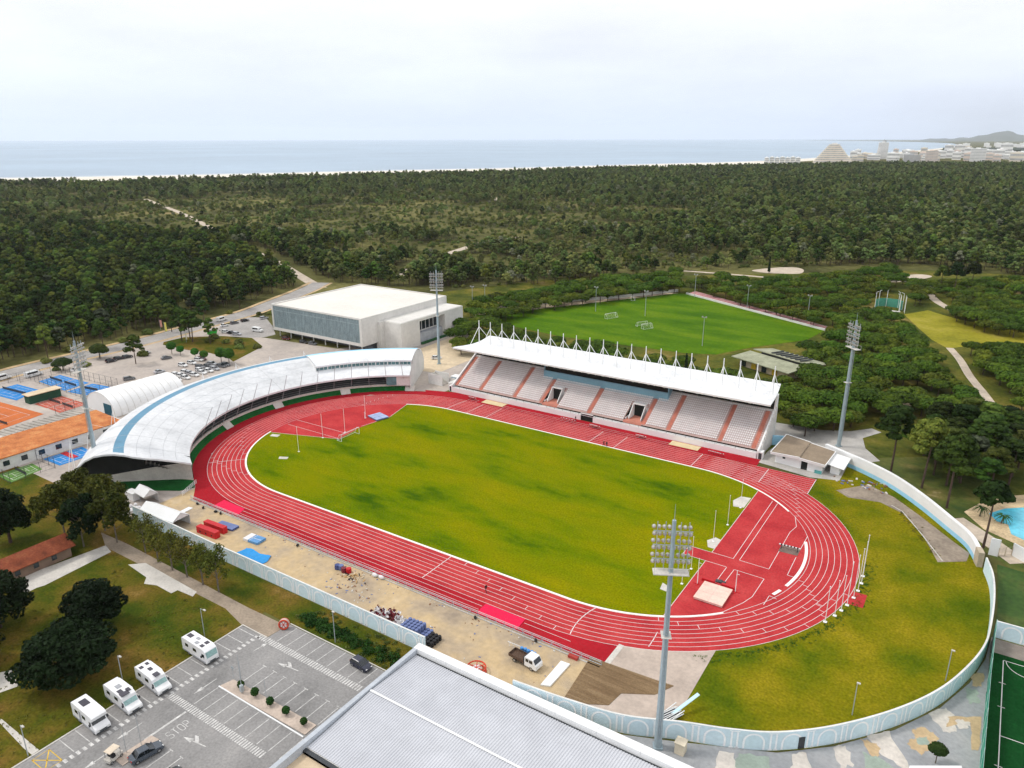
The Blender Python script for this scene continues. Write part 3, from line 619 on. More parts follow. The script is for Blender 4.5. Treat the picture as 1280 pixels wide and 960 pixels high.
# ---------------------------------------------------------------- curved stand round the left bend
t = thing('curved_stand', 'curved white stand with a vaulted roof and blue band round the left bend', 'stand', (0,0,0))
def PO(a, r, z): return (-LX+r*math.cos(R_(a)), r*math.sin(R_(a)), z)
A0 = 119.3
def aend(r): return 244.2-max(0,(r-62))*0.70
RP = [(49.9,6.0),(52,6.95),(54.5,7.9),(57.5,9.0),(60.5,9.95),(63,10.6),(64.8,10.95),(67.3,10.95),(69.5,10.5),(72,9.6),(74.5,7.9),(76.5,5.8),(78.2,3.4),(79.3,1.0)]
RPU = [(55.0,10.05),(57.5,10.75),(60.5,11.3),(63,11.5),(64.8,11.5),(67.3,11.2),(69.5,10.5),(72,9.6),(74.5,7.9),(76.5,5.8),(78.2,3.4)]
AJ = 154.6
def roofsheet(prof, a0, a1f, th=0.25, na=70):
    b = MB(); fr = [k/na for k in range(na+1)]
    P = lambda k,i,dz=0: PO(a0+(a1f(prof[i][0])-a0)*fr[k], prof[i][0], prof[i][1]-dz)
    for i in range(len(prof)-1):
        blue = 64.7 < (prof[i][0]+prof[i+1][0])/2 < 67.4
        for k in range(na):
            a_mid = a0+(a1f(prof[i][0])-a0)*(k+.5)/na
            m_ = (1 if (a_mid < 241) else 0) if blue else 0
            b.face([P(k,i),P(k,i+1),P(k+1,i+1),P(k+1,i)], m_); b.face([P(k,i,th),P(k+1,i,th),P(k+1,i+1,th),P(k,i+1,th)])
    for k in range(na): b.face([P(k,0,.55),P(k,0),P(k+1,0),P(k+1,0,.55)]); e_=len(prof)-1; b.face([P(k,e_),P(k,e_,th),P(k+1,e_,th),P(k+1,e_)])
    for k in (0,na):
        for i in range(len(prof)-1): b.face([P(k,i),P(k,i,.45),P(k,i+1,.45),P(k,i+1)])
    return b
RIBW = M('curved_roof_sheet', (0,0,0), scale=0.12, detail=9, fine=1.2, fvar=0.08, rough=0.5, stops=[(0.30,(0.54,0.55,0.56)),(0.5,(0.66,0.67,0.68)),(0.72,(0.73,0.74,0.75))])
roofsheet(RP, AJ, aend).build('main_roof', [RIBW,BANDB], t)
roofsheet([p for p in RP if p[0] <= 57.6], A0, lambda r: AJ, na=24).build('lower_roof', [ROOFW,BANDB], t)
roofsheet(RPU, A0, lambda r: AJ, na=24).build('upper_roof', [ROOFW,SKYB], t)
b = MB()   # joint where the upper roof meets the main one
pts = [PO(AJ,r,z) for r,z in RPU[:6]]; low = [PO(AJ,r,z) for r,z in [(55.0,8.1),(57.5,9.0),(60.5,9.95),(63,10.6),(64.8,10.95),(67.3,10.95)]]; b.strip(low, pts); b.build('roof_step', WHITE, t)
b = MB(); na=24
W = [PO(A0+.4+(AJ-A0-.4)*k/na,55.6,8.3) for k in range(na+1)]; W2 = [PO(A0+.4+(AJ-A0-.4)*k/na,55.6,10.05) for k in range(na+1)]; b.strip(W,W2)
win = b.build('window_band', GLASSB, t)
for k in range(0,25):
    b = MB(); a = A0+.4+(AJ-A0-.4)*k/24; p = PO(a,55.5,8.2); b.tube(p,(p[0],p[1],10.1),.09 if k%3 else .2,n=4); b.build('mullion', WHITE, win)
# seams across the roof
b = MB()
for a in (237,229.5,222,207,186,171):
    pr = [(r,z) for r,z in RP if r < 74 and aend(r) > a]
    b.strip([PO(a,r,z+.03) for r,z in pr],[PO(a+.12,r,z+.03) for r,z in pr])
for r,z in ((53.2,7.42),(56,8.45),(59,9.48),(62,10.35)):
    b.strip([PO(AJ+1+(243-AJ-1)*k/60,r,z+.02) for k in range(61)],[PO(AJ+1+(243-AJ-1)*k/60,r+.07,z+.04) for k in range(61)])
b.build('roof_seam', M('roof_seam_grey', (0.46,0.47,0.48)), t)
# front wall, terraces, back wall
b = MB(); A = arc(-LX,51.6,A0,237.5,70); B_ = arc(-LX,52.1,A0,237.5,70)
b.strip([(x,y,0) for x,y in B_],[(x,y,2.2) for x,y in B_][:0] or [(x,y,0) for x,y in B_]) if False else None
b.strip([(x,y,2.1) for x,y in A],[(x,y,1.3) for x,y in A]); b.strip([(x,y,2.1) for x,y in B_],[(x,y,2.1) for x,y in A])
b.build('parapet', PALEC, t)
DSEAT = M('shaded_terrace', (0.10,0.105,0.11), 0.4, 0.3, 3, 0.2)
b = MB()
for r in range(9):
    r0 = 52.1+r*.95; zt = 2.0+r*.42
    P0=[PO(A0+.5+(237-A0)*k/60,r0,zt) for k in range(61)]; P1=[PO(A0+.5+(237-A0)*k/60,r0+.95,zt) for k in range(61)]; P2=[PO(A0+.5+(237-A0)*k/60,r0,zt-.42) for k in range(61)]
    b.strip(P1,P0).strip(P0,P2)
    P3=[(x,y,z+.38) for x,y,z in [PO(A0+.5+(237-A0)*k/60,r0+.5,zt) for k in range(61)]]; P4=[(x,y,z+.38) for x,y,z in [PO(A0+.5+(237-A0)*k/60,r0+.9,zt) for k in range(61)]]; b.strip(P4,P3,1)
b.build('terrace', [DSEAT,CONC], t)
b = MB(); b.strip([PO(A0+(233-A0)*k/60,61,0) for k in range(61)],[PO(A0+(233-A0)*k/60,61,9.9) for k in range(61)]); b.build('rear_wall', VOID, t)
b = MB(); b.strip([PO(A0+(233-A0)*k/60,77.6,0) for k in range(61)],[PO(A0+(233-A0)*k/60,77.6,4.2) for k in range(61)]); b.build('outer_wall', OFFW, t)
# closed end: sloping concrete wall under the roof edge, dark sheet above it painting the shade of the overhang
EW=[(-67.6,-42.9),(-69.9,-44.8),(-75.5,-49.3),(-81,-53.7),(-88,-59.3)]
b = MB(); b.strip([(*p,0) for p in EW],[(*p,z) for p,z in zip(EW,(4.9,4.6,3.7,2.6,1.1))]); b.build('end_wall', PALEC, t)
b = MB(); EV=[(x-.25,y+.3) for x,y in EW]; b.strip([(*p,0) for p in EV],[(*p,z) for p,z in zip(EV,(6.2,7.0,9.4,10.7,7.2))]); b.build('end_shade', VOID, t)
b = MB(); f0=PO(A0,50.6,0); f1=PO(A0,77.6,0); b.face([f0,f1,PO(A0,77.6,4.4),PO(A0,72,9.2),PO(A0,64.8,11.2),PO(A0,57.5,10.5),PO(A0,50.2,5.7)]); b.build('end_wall', OFFW, t)
b = MB(); p,q=PO(A0+.4,50.5,0),PO(A0+9,50.5,0); b.face([PO(A0+5.5,50.45,2.2),PO(A0+9.5,50.45,2.2),PO(A0+9.5,50.45,5.3),PO(A0+5.5,50.45,5.3)][::-1]); b.build('entrance_glass', GLASSB, t)
b = MB(); b.strip([PO(A0+6*k/4,50.5,2.0) for k in range(5)],[PO(A0+6*k/4,50.5,5.6) for k in range(5)]); b.build('entrance_wall', OFFW, t)
for i in range(14):
    a = 121.5+7.33*i*0.985 if i else 122; a = 122+ (211.2-122)/13*i
    b = MB(); p=PO(a,51.85,1.9); pt=PO(a,47.3,11.6); b.tube(p,pt,.11,.07,6); q=PO(a,60.5,9.95); o=b.build('mast', GALV, t)
    b = MB(); b.tube(pt,q,.03,n=4); b.build('cable', GALV, o)
for i in range(9):   # trestle masts behind the roof
    a = 226-9.2*i; b = MB(); p=PO(a,80.3,0); b.tube(p,(p[0],p[1],9.2),.11,.07,6); b.tube(PO(a-1.3,81.5,0),(p[0],p[1],8.6),.07,n=5); b.tube(PO(a+1.3,81.5,0),(p[0],p[1],8.6),.07,n=5); b.tube((p[0],p[1],9),PO(a,75,7.6),.03,n=4); b.build('trestle_mast', WHITE, t)
# steps and odd bits at the far end of the curved stand
t = thing('entrance_stairs', 'grey stairs and ramp between the curved stand and the grandstand', 'stairs', (-64,56,0))
b = MB()
for i in range(12): b.box(-2+i*.55,4.6,-4,-1,i*.0,(12-i)*.0+.02) if False else b.box(-3+i*.5,-2.5+i*.5,-1.5,2.2,0,3.4-i*.28)
b.build('flight', PALEC, t)
b = MB(); b.box(-3,3.4,-1.7,-1.5,0,3.9).box(-3,3.4,2.2,2.4,0,3.9); b.build('balustrade', OFFW, t)
t = thing('entrance_kiosk', 'small pale blue booth at the left end of the grandstand', 'kiosk', (-58.5,60.5,0))
b = MB(); b.box(-1.7,1.7,-1.3,1.3,0,2.5); b.build('body', PBLUE, t)
b = MB(); b.box(-1.9,1.9,-1.5,1.5,2.5,2.7); b.build('roof', WHITE, t)
b = MB(); b.box(-.5,.5,-1.33,-1.3,.1,2.0); b.build('door', GLASSD, t)
b = MB(); b.box(-66,-58,58.6,58.9,0,2.2); b.box(-57.2,-55.6,53.5,66,0,2.3); tag(b.build('forecourt_wall', OFFW), 'low white wall round the forecourt between the two stands', 'wall')
# ================================================================ floodlight masts
LAMP = M('floodlight_glass', (0.40,0.385,0.35), 1, 0.2, 5, 0.15, rough=0.2, spec=0.6)
POLE = M('mast_steel', (0.36,0.44,0.48), 0.25, 0.1, 2, 0.08, rough=0.4, metal=0.25)
def floodlight(x, y, face, label):
    """38 m mast; FACE = direction the lamps look, degrees"""
    t = thing('floodlight_mast', label, 'floodlight', (x,y,0), R_(face), 'floodlight masts round the oval')
    b = MB(); b.box(-.7,.7,-.7,.7,0,.35); b.tube((0,0,.3),(0,0,13),.58,.47,14).tube((0,0,13),(0,0,26),.47,.36,14).tube((0,0,26),(0,0,37.6),.36,.27,12); b.tube((0,0,37.5),(0,0,40),.05,.02,5); b.build('pole', POLE, t, smooth=False)
    b = MB()
    for k in range(3): z = 31.6+k*2.1; b.box(.18,.34,-2.6,2.6,z-.06,z+.06)
    for s in (-2.1,-1.0,1.0,2.1): b.box(.2,.32,s-.05,s+.05,30.2,37.2)
    b.build('lamp_frame', GALV, t)
    b = MB(); b.box(-.9,.7,-2.4,2.4,29.7,29.82)
    for s in (-2.3,2.3): b.tube((-.85,s,29.8),(-.85,s,30.8),.04,n=4)
    b.tube((-.85,-2.3,30.8),(-.85,2.3,30.8),.04,n=4); b.build('platform', PALEC, t)
    b = MB(); b.box(-.9,.9,-.7,.7,19.6,19.7); b.build('rest_platform', PALEC, t)
    b = MB(); b.box(-.64,-.50,-.25,-.2,2,30).box(-.64,-.50,.2,.25,2,30)
    for i in range(70): b.box(-.62,-.58,-.22,.22,2.2+i*.4,2.24+i*.4)
    b.build('ladder', GALV, t)
    lm = MB(); lm.lathe([(.10,-.26),(.22,-.14),(.28,.06),(.30,.12),(.01,.14)],10); l0 = None
    for k in range(6):
        z = 31.0+k*1.06
        for j in range(8):
            yv = -2.4+j*.686+(0.12 if k%2 else 0)
            if abs(yv) < .3: continue
            if l0 is None: l0 = lm.build('lamp', [LAMP], t, loc=(.55,yv,z)); l0.rotation_euler = (0,R_(115),0)
            else: o = l0.copy(); C.objects.link(o); o.location = (.55,yv,z)
    return t
floodlight(71.65,-61.84,118,'tall grey floodlight mast standing against the arcaded wall beside the corrugated roof')
floodlight(71.16,73.4,225,'tall grey floodlight mast behind the small white building with the brown roof')
floodlight(-79.2,75.8,300,'tall grey floodlight mast on the sand between the white hall and the grandstand')
floodlight(-89.0,-56.1,30,'tall grey floodlight mast at the open end of the curved stand')

# ================================================================ sports hall
t = thing('sports_hall', 'large white flat-roofed sports hall with a ribbed glass front behind the curved stand', 'hall', (0,0,0))
HB = M('white_board_concrete', (0.66,0.64,0.60), 0.12, 0.08, 0.8, 0.06, rough=0.8)
b = MB(); b.box(-170.5,-115,70.5,127,3,14.3); b.box(-170.5,-115,70.0,70.5,3,4.3); b.box(-170.5,-115,70,70.5,14.3,15.0); b.box(-170.5,-169.7,70,70.5,4.3,14.3); b.box(-116.3,-115,70,70.5,4.3,14.3)
b.box(-170.5,-169.9,70.5,127,14.3,15); b.box(-115.6,-115,70.5,127,14.3,15); b.box(-169.9,-115.6,126.4,127,14.3,15); b.build('wall', HB, t)
b = MB(); b.box(-169.9,-115.6,70.5,126.4,14.3,14.55); b.build('roof', M('cream_roof_membrane', (0.72,0.68,0.62), 0.05, 0.06, 0.6, 0.05), t)
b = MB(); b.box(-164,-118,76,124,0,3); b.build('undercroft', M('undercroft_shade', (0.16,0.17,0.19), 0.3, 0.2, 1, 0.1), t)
GF = M('ribbed_facade_glass', (0,0,0), scale=0.5, stretch=(2.2,1,0.25), detail=6, fine=1.5, fvar=0.2, rough=0.25, spec=0.5, stops=[(0.3,(0.10,0.15,0.18)),(0.5,(0.19,0.26,0.29)),(0.72,(0.33,0.42,0.43))])
b = MB(); b.box(-169.7,-116.3,70.28,70.4,4.3,14.3); gl = b.build('facade', GF, t)
b = MB()
for i in range(72): x = -169.3+i*.74; b.box(x-.06,x+.06,70.1,70.28,4.3,14.3)
b.box(-169.7,-116.3,70.15,70.3,12.2,12.35); b.build('facade_fin', M('fin_grey_green', (0.40,0.47,0.48)), gl)
b = MB(); b.box(-114.98,-104,82,94,0,11.8); b.box(-114.98,-104,111.5,125,0,11.8); b.box(-114.98,-108.5,94,111.5,0,11.8); b.box(-108.5,-104,94,111.5,10.6,11.8); b.box(-114.98,-104.4,82.4,124.6,11.8,12.0); b.build('annex', HB, t)
b = MB(); b.box(-108.5,-108.3,94.2,111.3,5.2,10.5); w_ = b.build('annex_window', GLASSD, t)
b = MB()
for i in range(7): y=94.6+i*2.7; b.box(-108.3,-108.1,y,y+.18,5.2,10.6)
b.build('window_bar', WHITE, w_)
b = MB(); b.box(-108.5,-105.6,94.2,111.3,0,4.6); b.build('porch', M('porch_grey', (0.42,0.44,0.47)), t)
b = MB(); b.box(-115.0,-114.9,78.2,78.6,3.2,11); b.box(-116,-113.5,79.5,82,0,11.8); b.build('stair_tower', HB, t)
for i in range(8): b = MB(); x=-168+i*7.3; b.tube((x,71.5,0),(x,71.5,3),.22,n=8); b.build('column', OFFW, t)
b = MB(); b.box(-104.5,-103.6,95,112,0,1.0); tag(b.build('hedge', M('hedge_green',(0.02,0.09,0.03),0.8,0.3,3,0.3)), 'clipped green hedge along the foot of the hall porch', 'hedge')
for k,(x,y) in enumerate(((-176,79),(-178,87))):
    t = thing('awning', ('red and white awning at the left side of the hall' if k==0 else 'second red and white awning farther behind the left side of the hall'), 'awning', (x,y,0))
    b = MB(); b.yprism([(-3.5,2.6),(0,4.3),(3.5,2.6),(0,4.0)], -2.5, 2.5); b.build('canopy', M('awning_cloth%s'%('' if k==0 else '_pale'), (0.6,0.12,0.08) if k==0 else (0.66,0.22,0.17), 0.5, 0.5, 1, 0.2), t)
    for sx in (-3.3,3.3):
        for sy in (-2.3,2.3): b = MB(); b.tube((sx,sy,0),(sx,sy,2.7),.06,n=5); b.build('pole', GALV, t)

# ================================================================ tennis club on the left
def court(name, pts, mat, label, lines=True, net=True):
    t_ = sheet(name, pts, 0.07, mat, None); tag(t_, label, 'court')
    P = [np.array(p, float) for p in pts]
    if lines:
        f = lambda u,v: tuple((P[0]*(1-u)+P[1]*u)*(1-v)+(P[3]*(1-u)+P[2]*u)*v)
        b = MB()
        for u0,v0,u1,v1 in ((.12,.12,.88,.12),(.12,.88,.88,.88),(.12,.12,.12,.88),(.88,.12,.88,.88),(.3,.3,.3,.7),(.7,.3,.7,.7),(.3,.5,.7,.5),(.12,.3,.88,.3),(.12,.7,.88,.7)): b.line(f(u0,v0),f(u1,v1),.1,.078)
        b.build('court_lines', LINEW, t_)
        if net:
            a_,c_ = f(.5,.06),f(.5,.94); b = MB(); b.face([(a_[0],a_[1],.08),(c_[0],c_[1],.08),(c_[0],c_[1],1.0),(a_[0],a_[1],1.0)]); b.tube((a_[0],a_[1],0.08),(a_[0],a_[1],1.1),.05,n=5).tube((c_[0],c_[1],0.08),(c_[0],c_[1],1.1),.05,n=5); b.build('net', DARKM, t_)
    return t_
court('padel_court', [(-192.5,-40),(-193,-29),(-179.5,-28),(-174,-38)], BLUEC, 'blue court farthest left behind the low hut')
court('padel_court', [(-190,-23),(-191.6,-14.5),(-182,-14.2),(-180.5,-23.2)], BLUEC, 'blue court nearest the silver van beside the road')
court('padel_court', [(-179.8,-23.2),(-181.2,-14.2),(-172.5,-13.7),(-170.8,-23.4)], BLUEC, 'middle blue court behind the small red court')
court('padel_court', [(-169,-23.5),(-170.5,-13.6),(-161,-12),(-159,-22)], BLUEC, 'blue court just behind the white tunnel tent')
court('tennis_court', [(-165,-36.5),(-165.5,-27),(-157.6,-26.8),(-157,-36.3)], CLAYR, 'red court beside the low green hut')
court('tennis_court', [(-156.4,-36.2),(-157,-26.8),(-149.8,-26.6),(-148.8,-36.2)], CLAYR, 'red court between the hut and the tunnel tent')
court('clay_court', [(-182,-64),(-179,-42),(-152.2,-39.6),(-147,-62)], CLAY, 'large orange clay court behind the tiled clubhouse')
court('padel_court', [(-114.3,-58.3),(-114.0,-47.5),(-105.8,-48),(-105.8,-58)], BLUEC, 'small blue court at the foot of the clubhouse wall', True, False)
court('tennis_court', [(-113.6,-70.5),(-113.8,-61.4),(-107.4,-61.8),(-105.4,-70.5)], GREENC, 'green court at the foot of the clubhouse wall')
b = MB(); b.box(-114.2,-107.6,-53.6,-51.9,.09,.16); tag(b.build('court_mat', RED), 'red mat laid across the small blue court', 'mat')
def meshfence(name, pts, h, label, colr=DARKM, step=3.0, panel=None):
    t = thing(name, label, 'fence', (0,0,0))
    for (p,q) in zip(pts[:-1],pts[1:]):
        d = math.hypot(q[0]-p[0],q[1]-p[1]); n = max(1,int(d/step)); b = MB()
        for zz in (h-.05,h*.5,.3): b.tube((*p,zz),(*q,zz),.03,n=4)
        if panel is None:
            for i in range(int(d/.9)): u=i*.9/d; b.tube((p[0]+(q[0]-p[0])*u,p[1]+(q[1]-p[1])*u,.1),(p[0]+(q[0]-p[0])*u,p[1]+(q[1]-p[1])*u,h),.012,n=3)
        b.build('rail', colr, t)
        for i in range(n+1):
            u=i/n; b = MB(); x,y=p[0]+(q[0]-p[0])*u,p[1]+(q[1]-p[1])*u; b.tube((x,y,0),(x,y,h),.06,n=5); b.build('post', colr, t)
        if panel is not None: b = MB(); b.face([(*p,.05),(*q,.05),(*q,h-.3),(*p,h-.3)]); b.build('screen', panel, t)
    return t
meshfence('court_fence', [(-194,-27.5),(-193,-13.2),(-171.5,-12.2),(-158,-11)], 3.6, 'dark mesh fence along the blue courts beside the car park')
meshfence('court_fence', [(-158,-11),(-157,-24.5),(-148.0,-25.6),(-147.5,-38)], 3.4, 'dark mesh fence between the tunnel tent and the courts')
meshfence('court_fence', [(-190,-24.2),(-158.5,-24.2)], 3.4, 'dark mesh fence between the blue and the red courts')
meshfence('court_fence', [(-198,-42),(-197,-24)], 3.2, 'dark mesh fence between the road and the far blue court')
meshfence('court_fence', [(-115.0,-71),(-105,-70.9),(-105.2,-59.5),(-115,-59.5)], 3.2, 'dark mesh fence round the green court')
b = MB(); b.box(-185,-183.6,-75,-40.5,0,1.0)
tag(b.build('boundary_wall', CONC), 'long low concrete wall behind the orange court', 'wall')
t = thing('court_hut', 'long low hut with a beige roof and dark green walls among the courts', 'hut', (-167.5,-32.2,0))
b = MB(); b.box(-1.6,1.8,-5.2,5.2,0,2.9); b.build('wall', M('dark_green_wall',(0.02,0.07,0.04)), t)
b = MB(); b.xprism([(-5.6,2.9),(5.6,2.9),(5.6,3.1),(-5.6,3.1)],-2.2,2.2); b.build('roof', SAND, t)
t = thing('clubhouse', 'long low clubhouse with an orange tiled roof by the courts', 'clubhouse', (0,0,0))
b = MB(); b.box(-127.5,-115.2,-80,-33.5,0,3.6); b.build('wall', OFFW, t)
b = MB(); b.yprism([(-129.3,4.2),(-129.3,4.45),(-114.8,3.75),(-114.8,3.5)],-81,-34.2); b.build('roof', TILE, t)
b = MB(); b.yprism([(-137.5,3.4),(-137.5,3.6),(-129.4,4.4),(-129.4,4.2)],-60,-37.5)
for i in range(14): y=-59+i*1.6; b.yprism([(-137.5,3.62),(-137.5,3.85),(-129.4,4.62),(-129.4,4.42)],y,y+.35)
b.build('lean_to_roof', M('weathered_fibre_cement',(0.36,0.33,0.29),0.3,0.25,2,0.15), t)
b = MB(); b.box(-137,-129.5,-76,-60.3,0,3.7); b.build('flat_wing', PALEC, t)
for i in range(9):
    b = MB(); y=-77+i*4.6; b.box(-115.22,-115.1,y,y+1.6,1.2,2.6); b.build('window', GLASSD, t)
# tunnel tent
t = thing('tunnel_tent', 'white half-round fabric tunnel tent behind the near end of the curved stand', 'tent', (0,0,0))
b = MB(); n=16
def tp(i,y): a=math.pi*i/n; return (-137.8+math.cos(a)*8.3, y, 7.0*math.sin(a)**0.85)
ys=[-28.5+i*2.35 for i in range(12)]
for j in range(11): b.strip([tp(i,ys[j]) for i in range(n+1)],[tp(i,ys[j+1]) for i in range(n+1)])
b.build('skin', M('tent_fabric',(0.82,0.82,0.81),0.2,0.05,1,0.04,rough=0.6), t, smooth=True)
b = MB(); b.face([tp(i,-28.45) for i in range(n+1)]); b.face([tp(i,-2.7) for i in range(n+1)][::-1]); b.build('end_panel', WHITE, t)
b = MB(); b.box(-135.5,-131,-28.56,-28.47,0,3.8); b.build('opening', M('blue_dusk_opening',(0.02,0.09,0.13)), t)
for j in range(12):
    b = MB(); P=[tp(i,ys[j]) for i in range(n+1)]; b.path([(p[0]+(p[0]+137.8)*.006,p[1],p[2]+.03) for p in P],.05,4); b.build('hoop', PALEC, t)
# ================================================================ small white building by the right end of the grandstand
t = thing('changing_rooms', 'small white building with a two-part brown roof beside the grandstand', 'building', (0,0,0))
b = MB(); b.prism([(58.6,51.9),(71.2,50.6),(71.6,60.5),(58.9,64.2)],0,2.9); b.build('wall', WHITE, t)
BR = M('brown_felt_roof',(0.26,0.20,0.14),0.3,0.15,2,0.12)
b = MB(); b.mesh([(57.4,50.9,3.1),(65.2,50.4,3.5),(65.4,62.2,3.9),(58.0,65.6,3.5)],[(0,1,2,3)]); b.mesh([(65.2,50.4,3.3),(72.0,49.6,3.1),(72.6,60.0,3.5),(65.4,62.2,3.7)],[(0,1,2,3)]); b.build('roof', BR, t)
b = MB()
for p,q in (((57.4,50.9,3.1),(65.2,50.4,3.5)),((65.2,50.4,3.3),(72.0,49.6,3.1)),((72.0,49.6,3.1),(72.6,60,3.5)),((57.4,50.9,3.1),(58,65.6,3.5)),((58,65.6,3.5),(65.4,62.2,3.9)),((65.4,62.2,3.7),(72.6,60,3.5))):
    b.face([(p[0],p[1],p[2]-.55),(q[0],q[1],q[2]-.55),(q[0],q[1],q[2]+.12),(p[0],p[1],p[2]+.12)]); b.tube((p[0],p[1],p[2]+.05),(q[0],q[1],q[2]+.05),.14,n=4)
b.build('fascia', WHITE, t)
b = MB(); b.box(65.7,68.0,51.0,51.15,0,2.4); b.build('doorway', VOID, t)
b = MB(); b.box(60.6,62.8,51.62,51.72,1.7,2.2); b.build('window', GLASSD, t)
b = MB(); b.box(69.4,71.2,50.3,50.58,0.0,.9); b.build('bench_box', M('teal_paint',(0.1,0.35,0.34)), t)
b = MB(); b.box(72.9,75.2,52.5,58.6,0,2.6); b.face([(72.0,52,2.7),(76.4,51.2,2.3),(76.8,59,2.9),(72.4,60,3.1)]); tag(b.build('lean_to', [WHITE]), 'white lean-to roof between the brown-roofed building and the curved wall','shed')
b = MB(); b.prism([(54.6,63.8),(58.4,65.6),(58.3,65.9),(54.5,64.1)],0,3.0); tag(b.build('blue_wall', SKYB), 'short light blue wall between the grandstand and the brown-roofed building','wall')
# ================================================================ pitch behind, its fences, goals, lights, pavilion
sheet('football_pitch', [(-118,153),(-103,176),(-52,264),(-44,263),(38,216.5),(35,194),(18,168),(9,149),(-3,144),(-60,140),(-108,147)], 0.07, PITCH)
sheet('pitch_side_sand', [(-122,161),(-95,207),(-58,262),(-52,264),(-103,176),(-118,153)], 0.08, SAND)
sheet('sprint_strip', [(-47,264.5),(37.8,216.8),(37.0,225.2),(-46.2,275)], 0.08, M('faded_pink_track',(0.50,0.20,0.20),0.1,0.15,0.6,0.1))
b = MB()
for k in (0,1,2,3): b.line((-47+.2*k,265.2+2.9*k),(37.4,218.0+2.4*k),.35 if k else 1.0,.1)
struct(b.build('strip_lines', LINEW))
b = MB(); b.line((-47,262.6),(38,215.4),.9,.0); b = MB()
for i in range(30): u0,u1=i/30,(i+1)/30; P=lambda u:(-47.5+85.5*u,263.4-47.4*u); b.prism([P(u0),P(u1),(P(u1)[0]+.3,P(u1)[1]+.5),(P(u0)[0]+.3,P(u0)[1]+.5)],0,1.0)
tag(b.build('pitch_wall', OFFW),'long low white wall between the green pitch and the pink running strip','wall')
b = MB(); Q=[(-122,160),(-96,205),(-72,236),(-54,268)]
for p,q in zip(Q[:-1],Q[1:]): b.prism([p,q,(q[0]-.4,q[1]+.2),(p[0]-.4,p[1]+.2)],0,1.6)
tag(b.build('pitch_wall', OFFW),'low white wall along the far sandy side of the green pitch','wall')
goal('football_goal',-58.0,186.4,R_(160),7.3,'white goal standing on the far half of the green pitch behind the grandstand')
goal('football_goal',-67.6,233,R_(200),7.0,'white goal at the far edge of the green pitch')
goal('football_goal',-106.8,189.5,R_(-30),6.0,'white goal on the sand strip behind the hall')
goal('football_goal',-34,175.8,R_(150),5.5,'white training goal beside a mast on the near half of the green pitch')
goal('football_goal',-37,178.4,R_(-30),5.5,'white training goal turned back to back with another on the green pitch')
def pole_light(x,y,h,lab,grp,heads=2):
    t = thing('pitch_light',lab,'light pole',(x,y,0),0,grp)
    b=MB(); b.tube((0,0,0),(0,0,h),.17,.10,7); b.build('pole',GALV,t)
    b=MB(); b.box(-1.0,1.0,-.08,.08,h-.3,h-.15); b.build('crossarm',GALV,t)
    for s in range(heads):
        b=MB(); xx=-.8+1.6*s/(heads-1); b.box(xx-.3,xx+.3,-.35,.15,h-.15,h+.35); b.build('lamp',LAMP,t)
    return t
for x,y,l in ((-125.1,161.3,'light pole at the corner of the pitch behind the hall'),(-121.5,167.5,'second light pole beside the sand strip behind the hall'),(-70.4,194.6,'light pole on the far side of the pitch left of the goal'),(-44.5,198.6,'light pole behind the twin training goals'),(-40.4,258.0,'light pole at the far end of the pink strip'),(-5.8,241.2,'light pole halfway along the pink strip'),(26.7,231.6,'light pole at the near end of the pink strip'),(-0.5,159,'light pole at the near edge of the pitch beyond the grandstand roof')):
    pole_light(x,y,12.8,l,'light poles round the green pitch')
t = thing('pavilion', 'low pavilion with a pale green folded roof among the pines behind the grandstand', 'pavilion', (0,0,0))
GR = M('pale_green_roof',(0,0,0),scale=0.25,fine=1.5,fvar=0.15,stops=[(0.3,(0.22,0.23,0.15)),(0.6,(0.34,0.35,0.24)),(0.8,(0.45,0.44,0.36))])
P = lambda u,v,z: (20.5+u*22.5+v*9.5, 139.0-u*10.5+v*17.5, z)
b = MB(); b.prism([P(.03,.05,0)[:2],P(.95,.05,0)[:2],P(.95,.95,0)[:2],P(.03,.95,0)[:2]],0,3.4); b.build('wall', M('cream_wall',(0.55,0.46,0.33)), t)
b = MB()
for v0,v1,z0,z1 in ((-.08,.42,3.6,4.5),(.5,1.05,5.0,3.8)): b.face([P(-.05,v0,z0),P(1.05,v0,z0),P(1.05,v1,z1),P(-.05,v1,z1)]); b.face([P(-.05,v0,z0-.3),P(-.05,v1,z1-.3),P(1.05,v1,z1-.3),P(1.05,v0,z0-.3)]); b.face([P(-.05,v0,z0-.3),P(1.05,v0,z0-.3),P(1.05,v0,z0),P(-.05,v0,z0)]); b.face([P(1.05,v0,z0-.3),P(1.05,v1,z1-.3),P(1.05,v1,z1),P(1.05,v0,z0)])
b.build('roof', GR, t)
b = MB(); b.face([P(.15,.46,4.2),P(.95,.46,4.2),P(.95,.46,5.0),P(.15,.46,5.0)])
b.build('clerestory', VOID, t)
for i in range(7):
    b = MB(); u=.28+i*.09; q0,q1=P(u,.56,4.95),P(u+.02,.86,4.3); b.tube((q0[0],q0[1],5.05),(q1[0],q1[1],5.05),.35,n=6); b.build('vent_cowl', DARKM, t)
for i in range(4): b=MB(); p=P(.12+i*.2,.04,0); b.cbox(p[0],p[1],.2,2.2,.12,2.2,R_(-25)); b.build('yellow_shutter' if i%2 else 'window', M('yellow_paint_%d'%i,(0.62,0.42,0.03)) if i%2 else GLASSD, t)
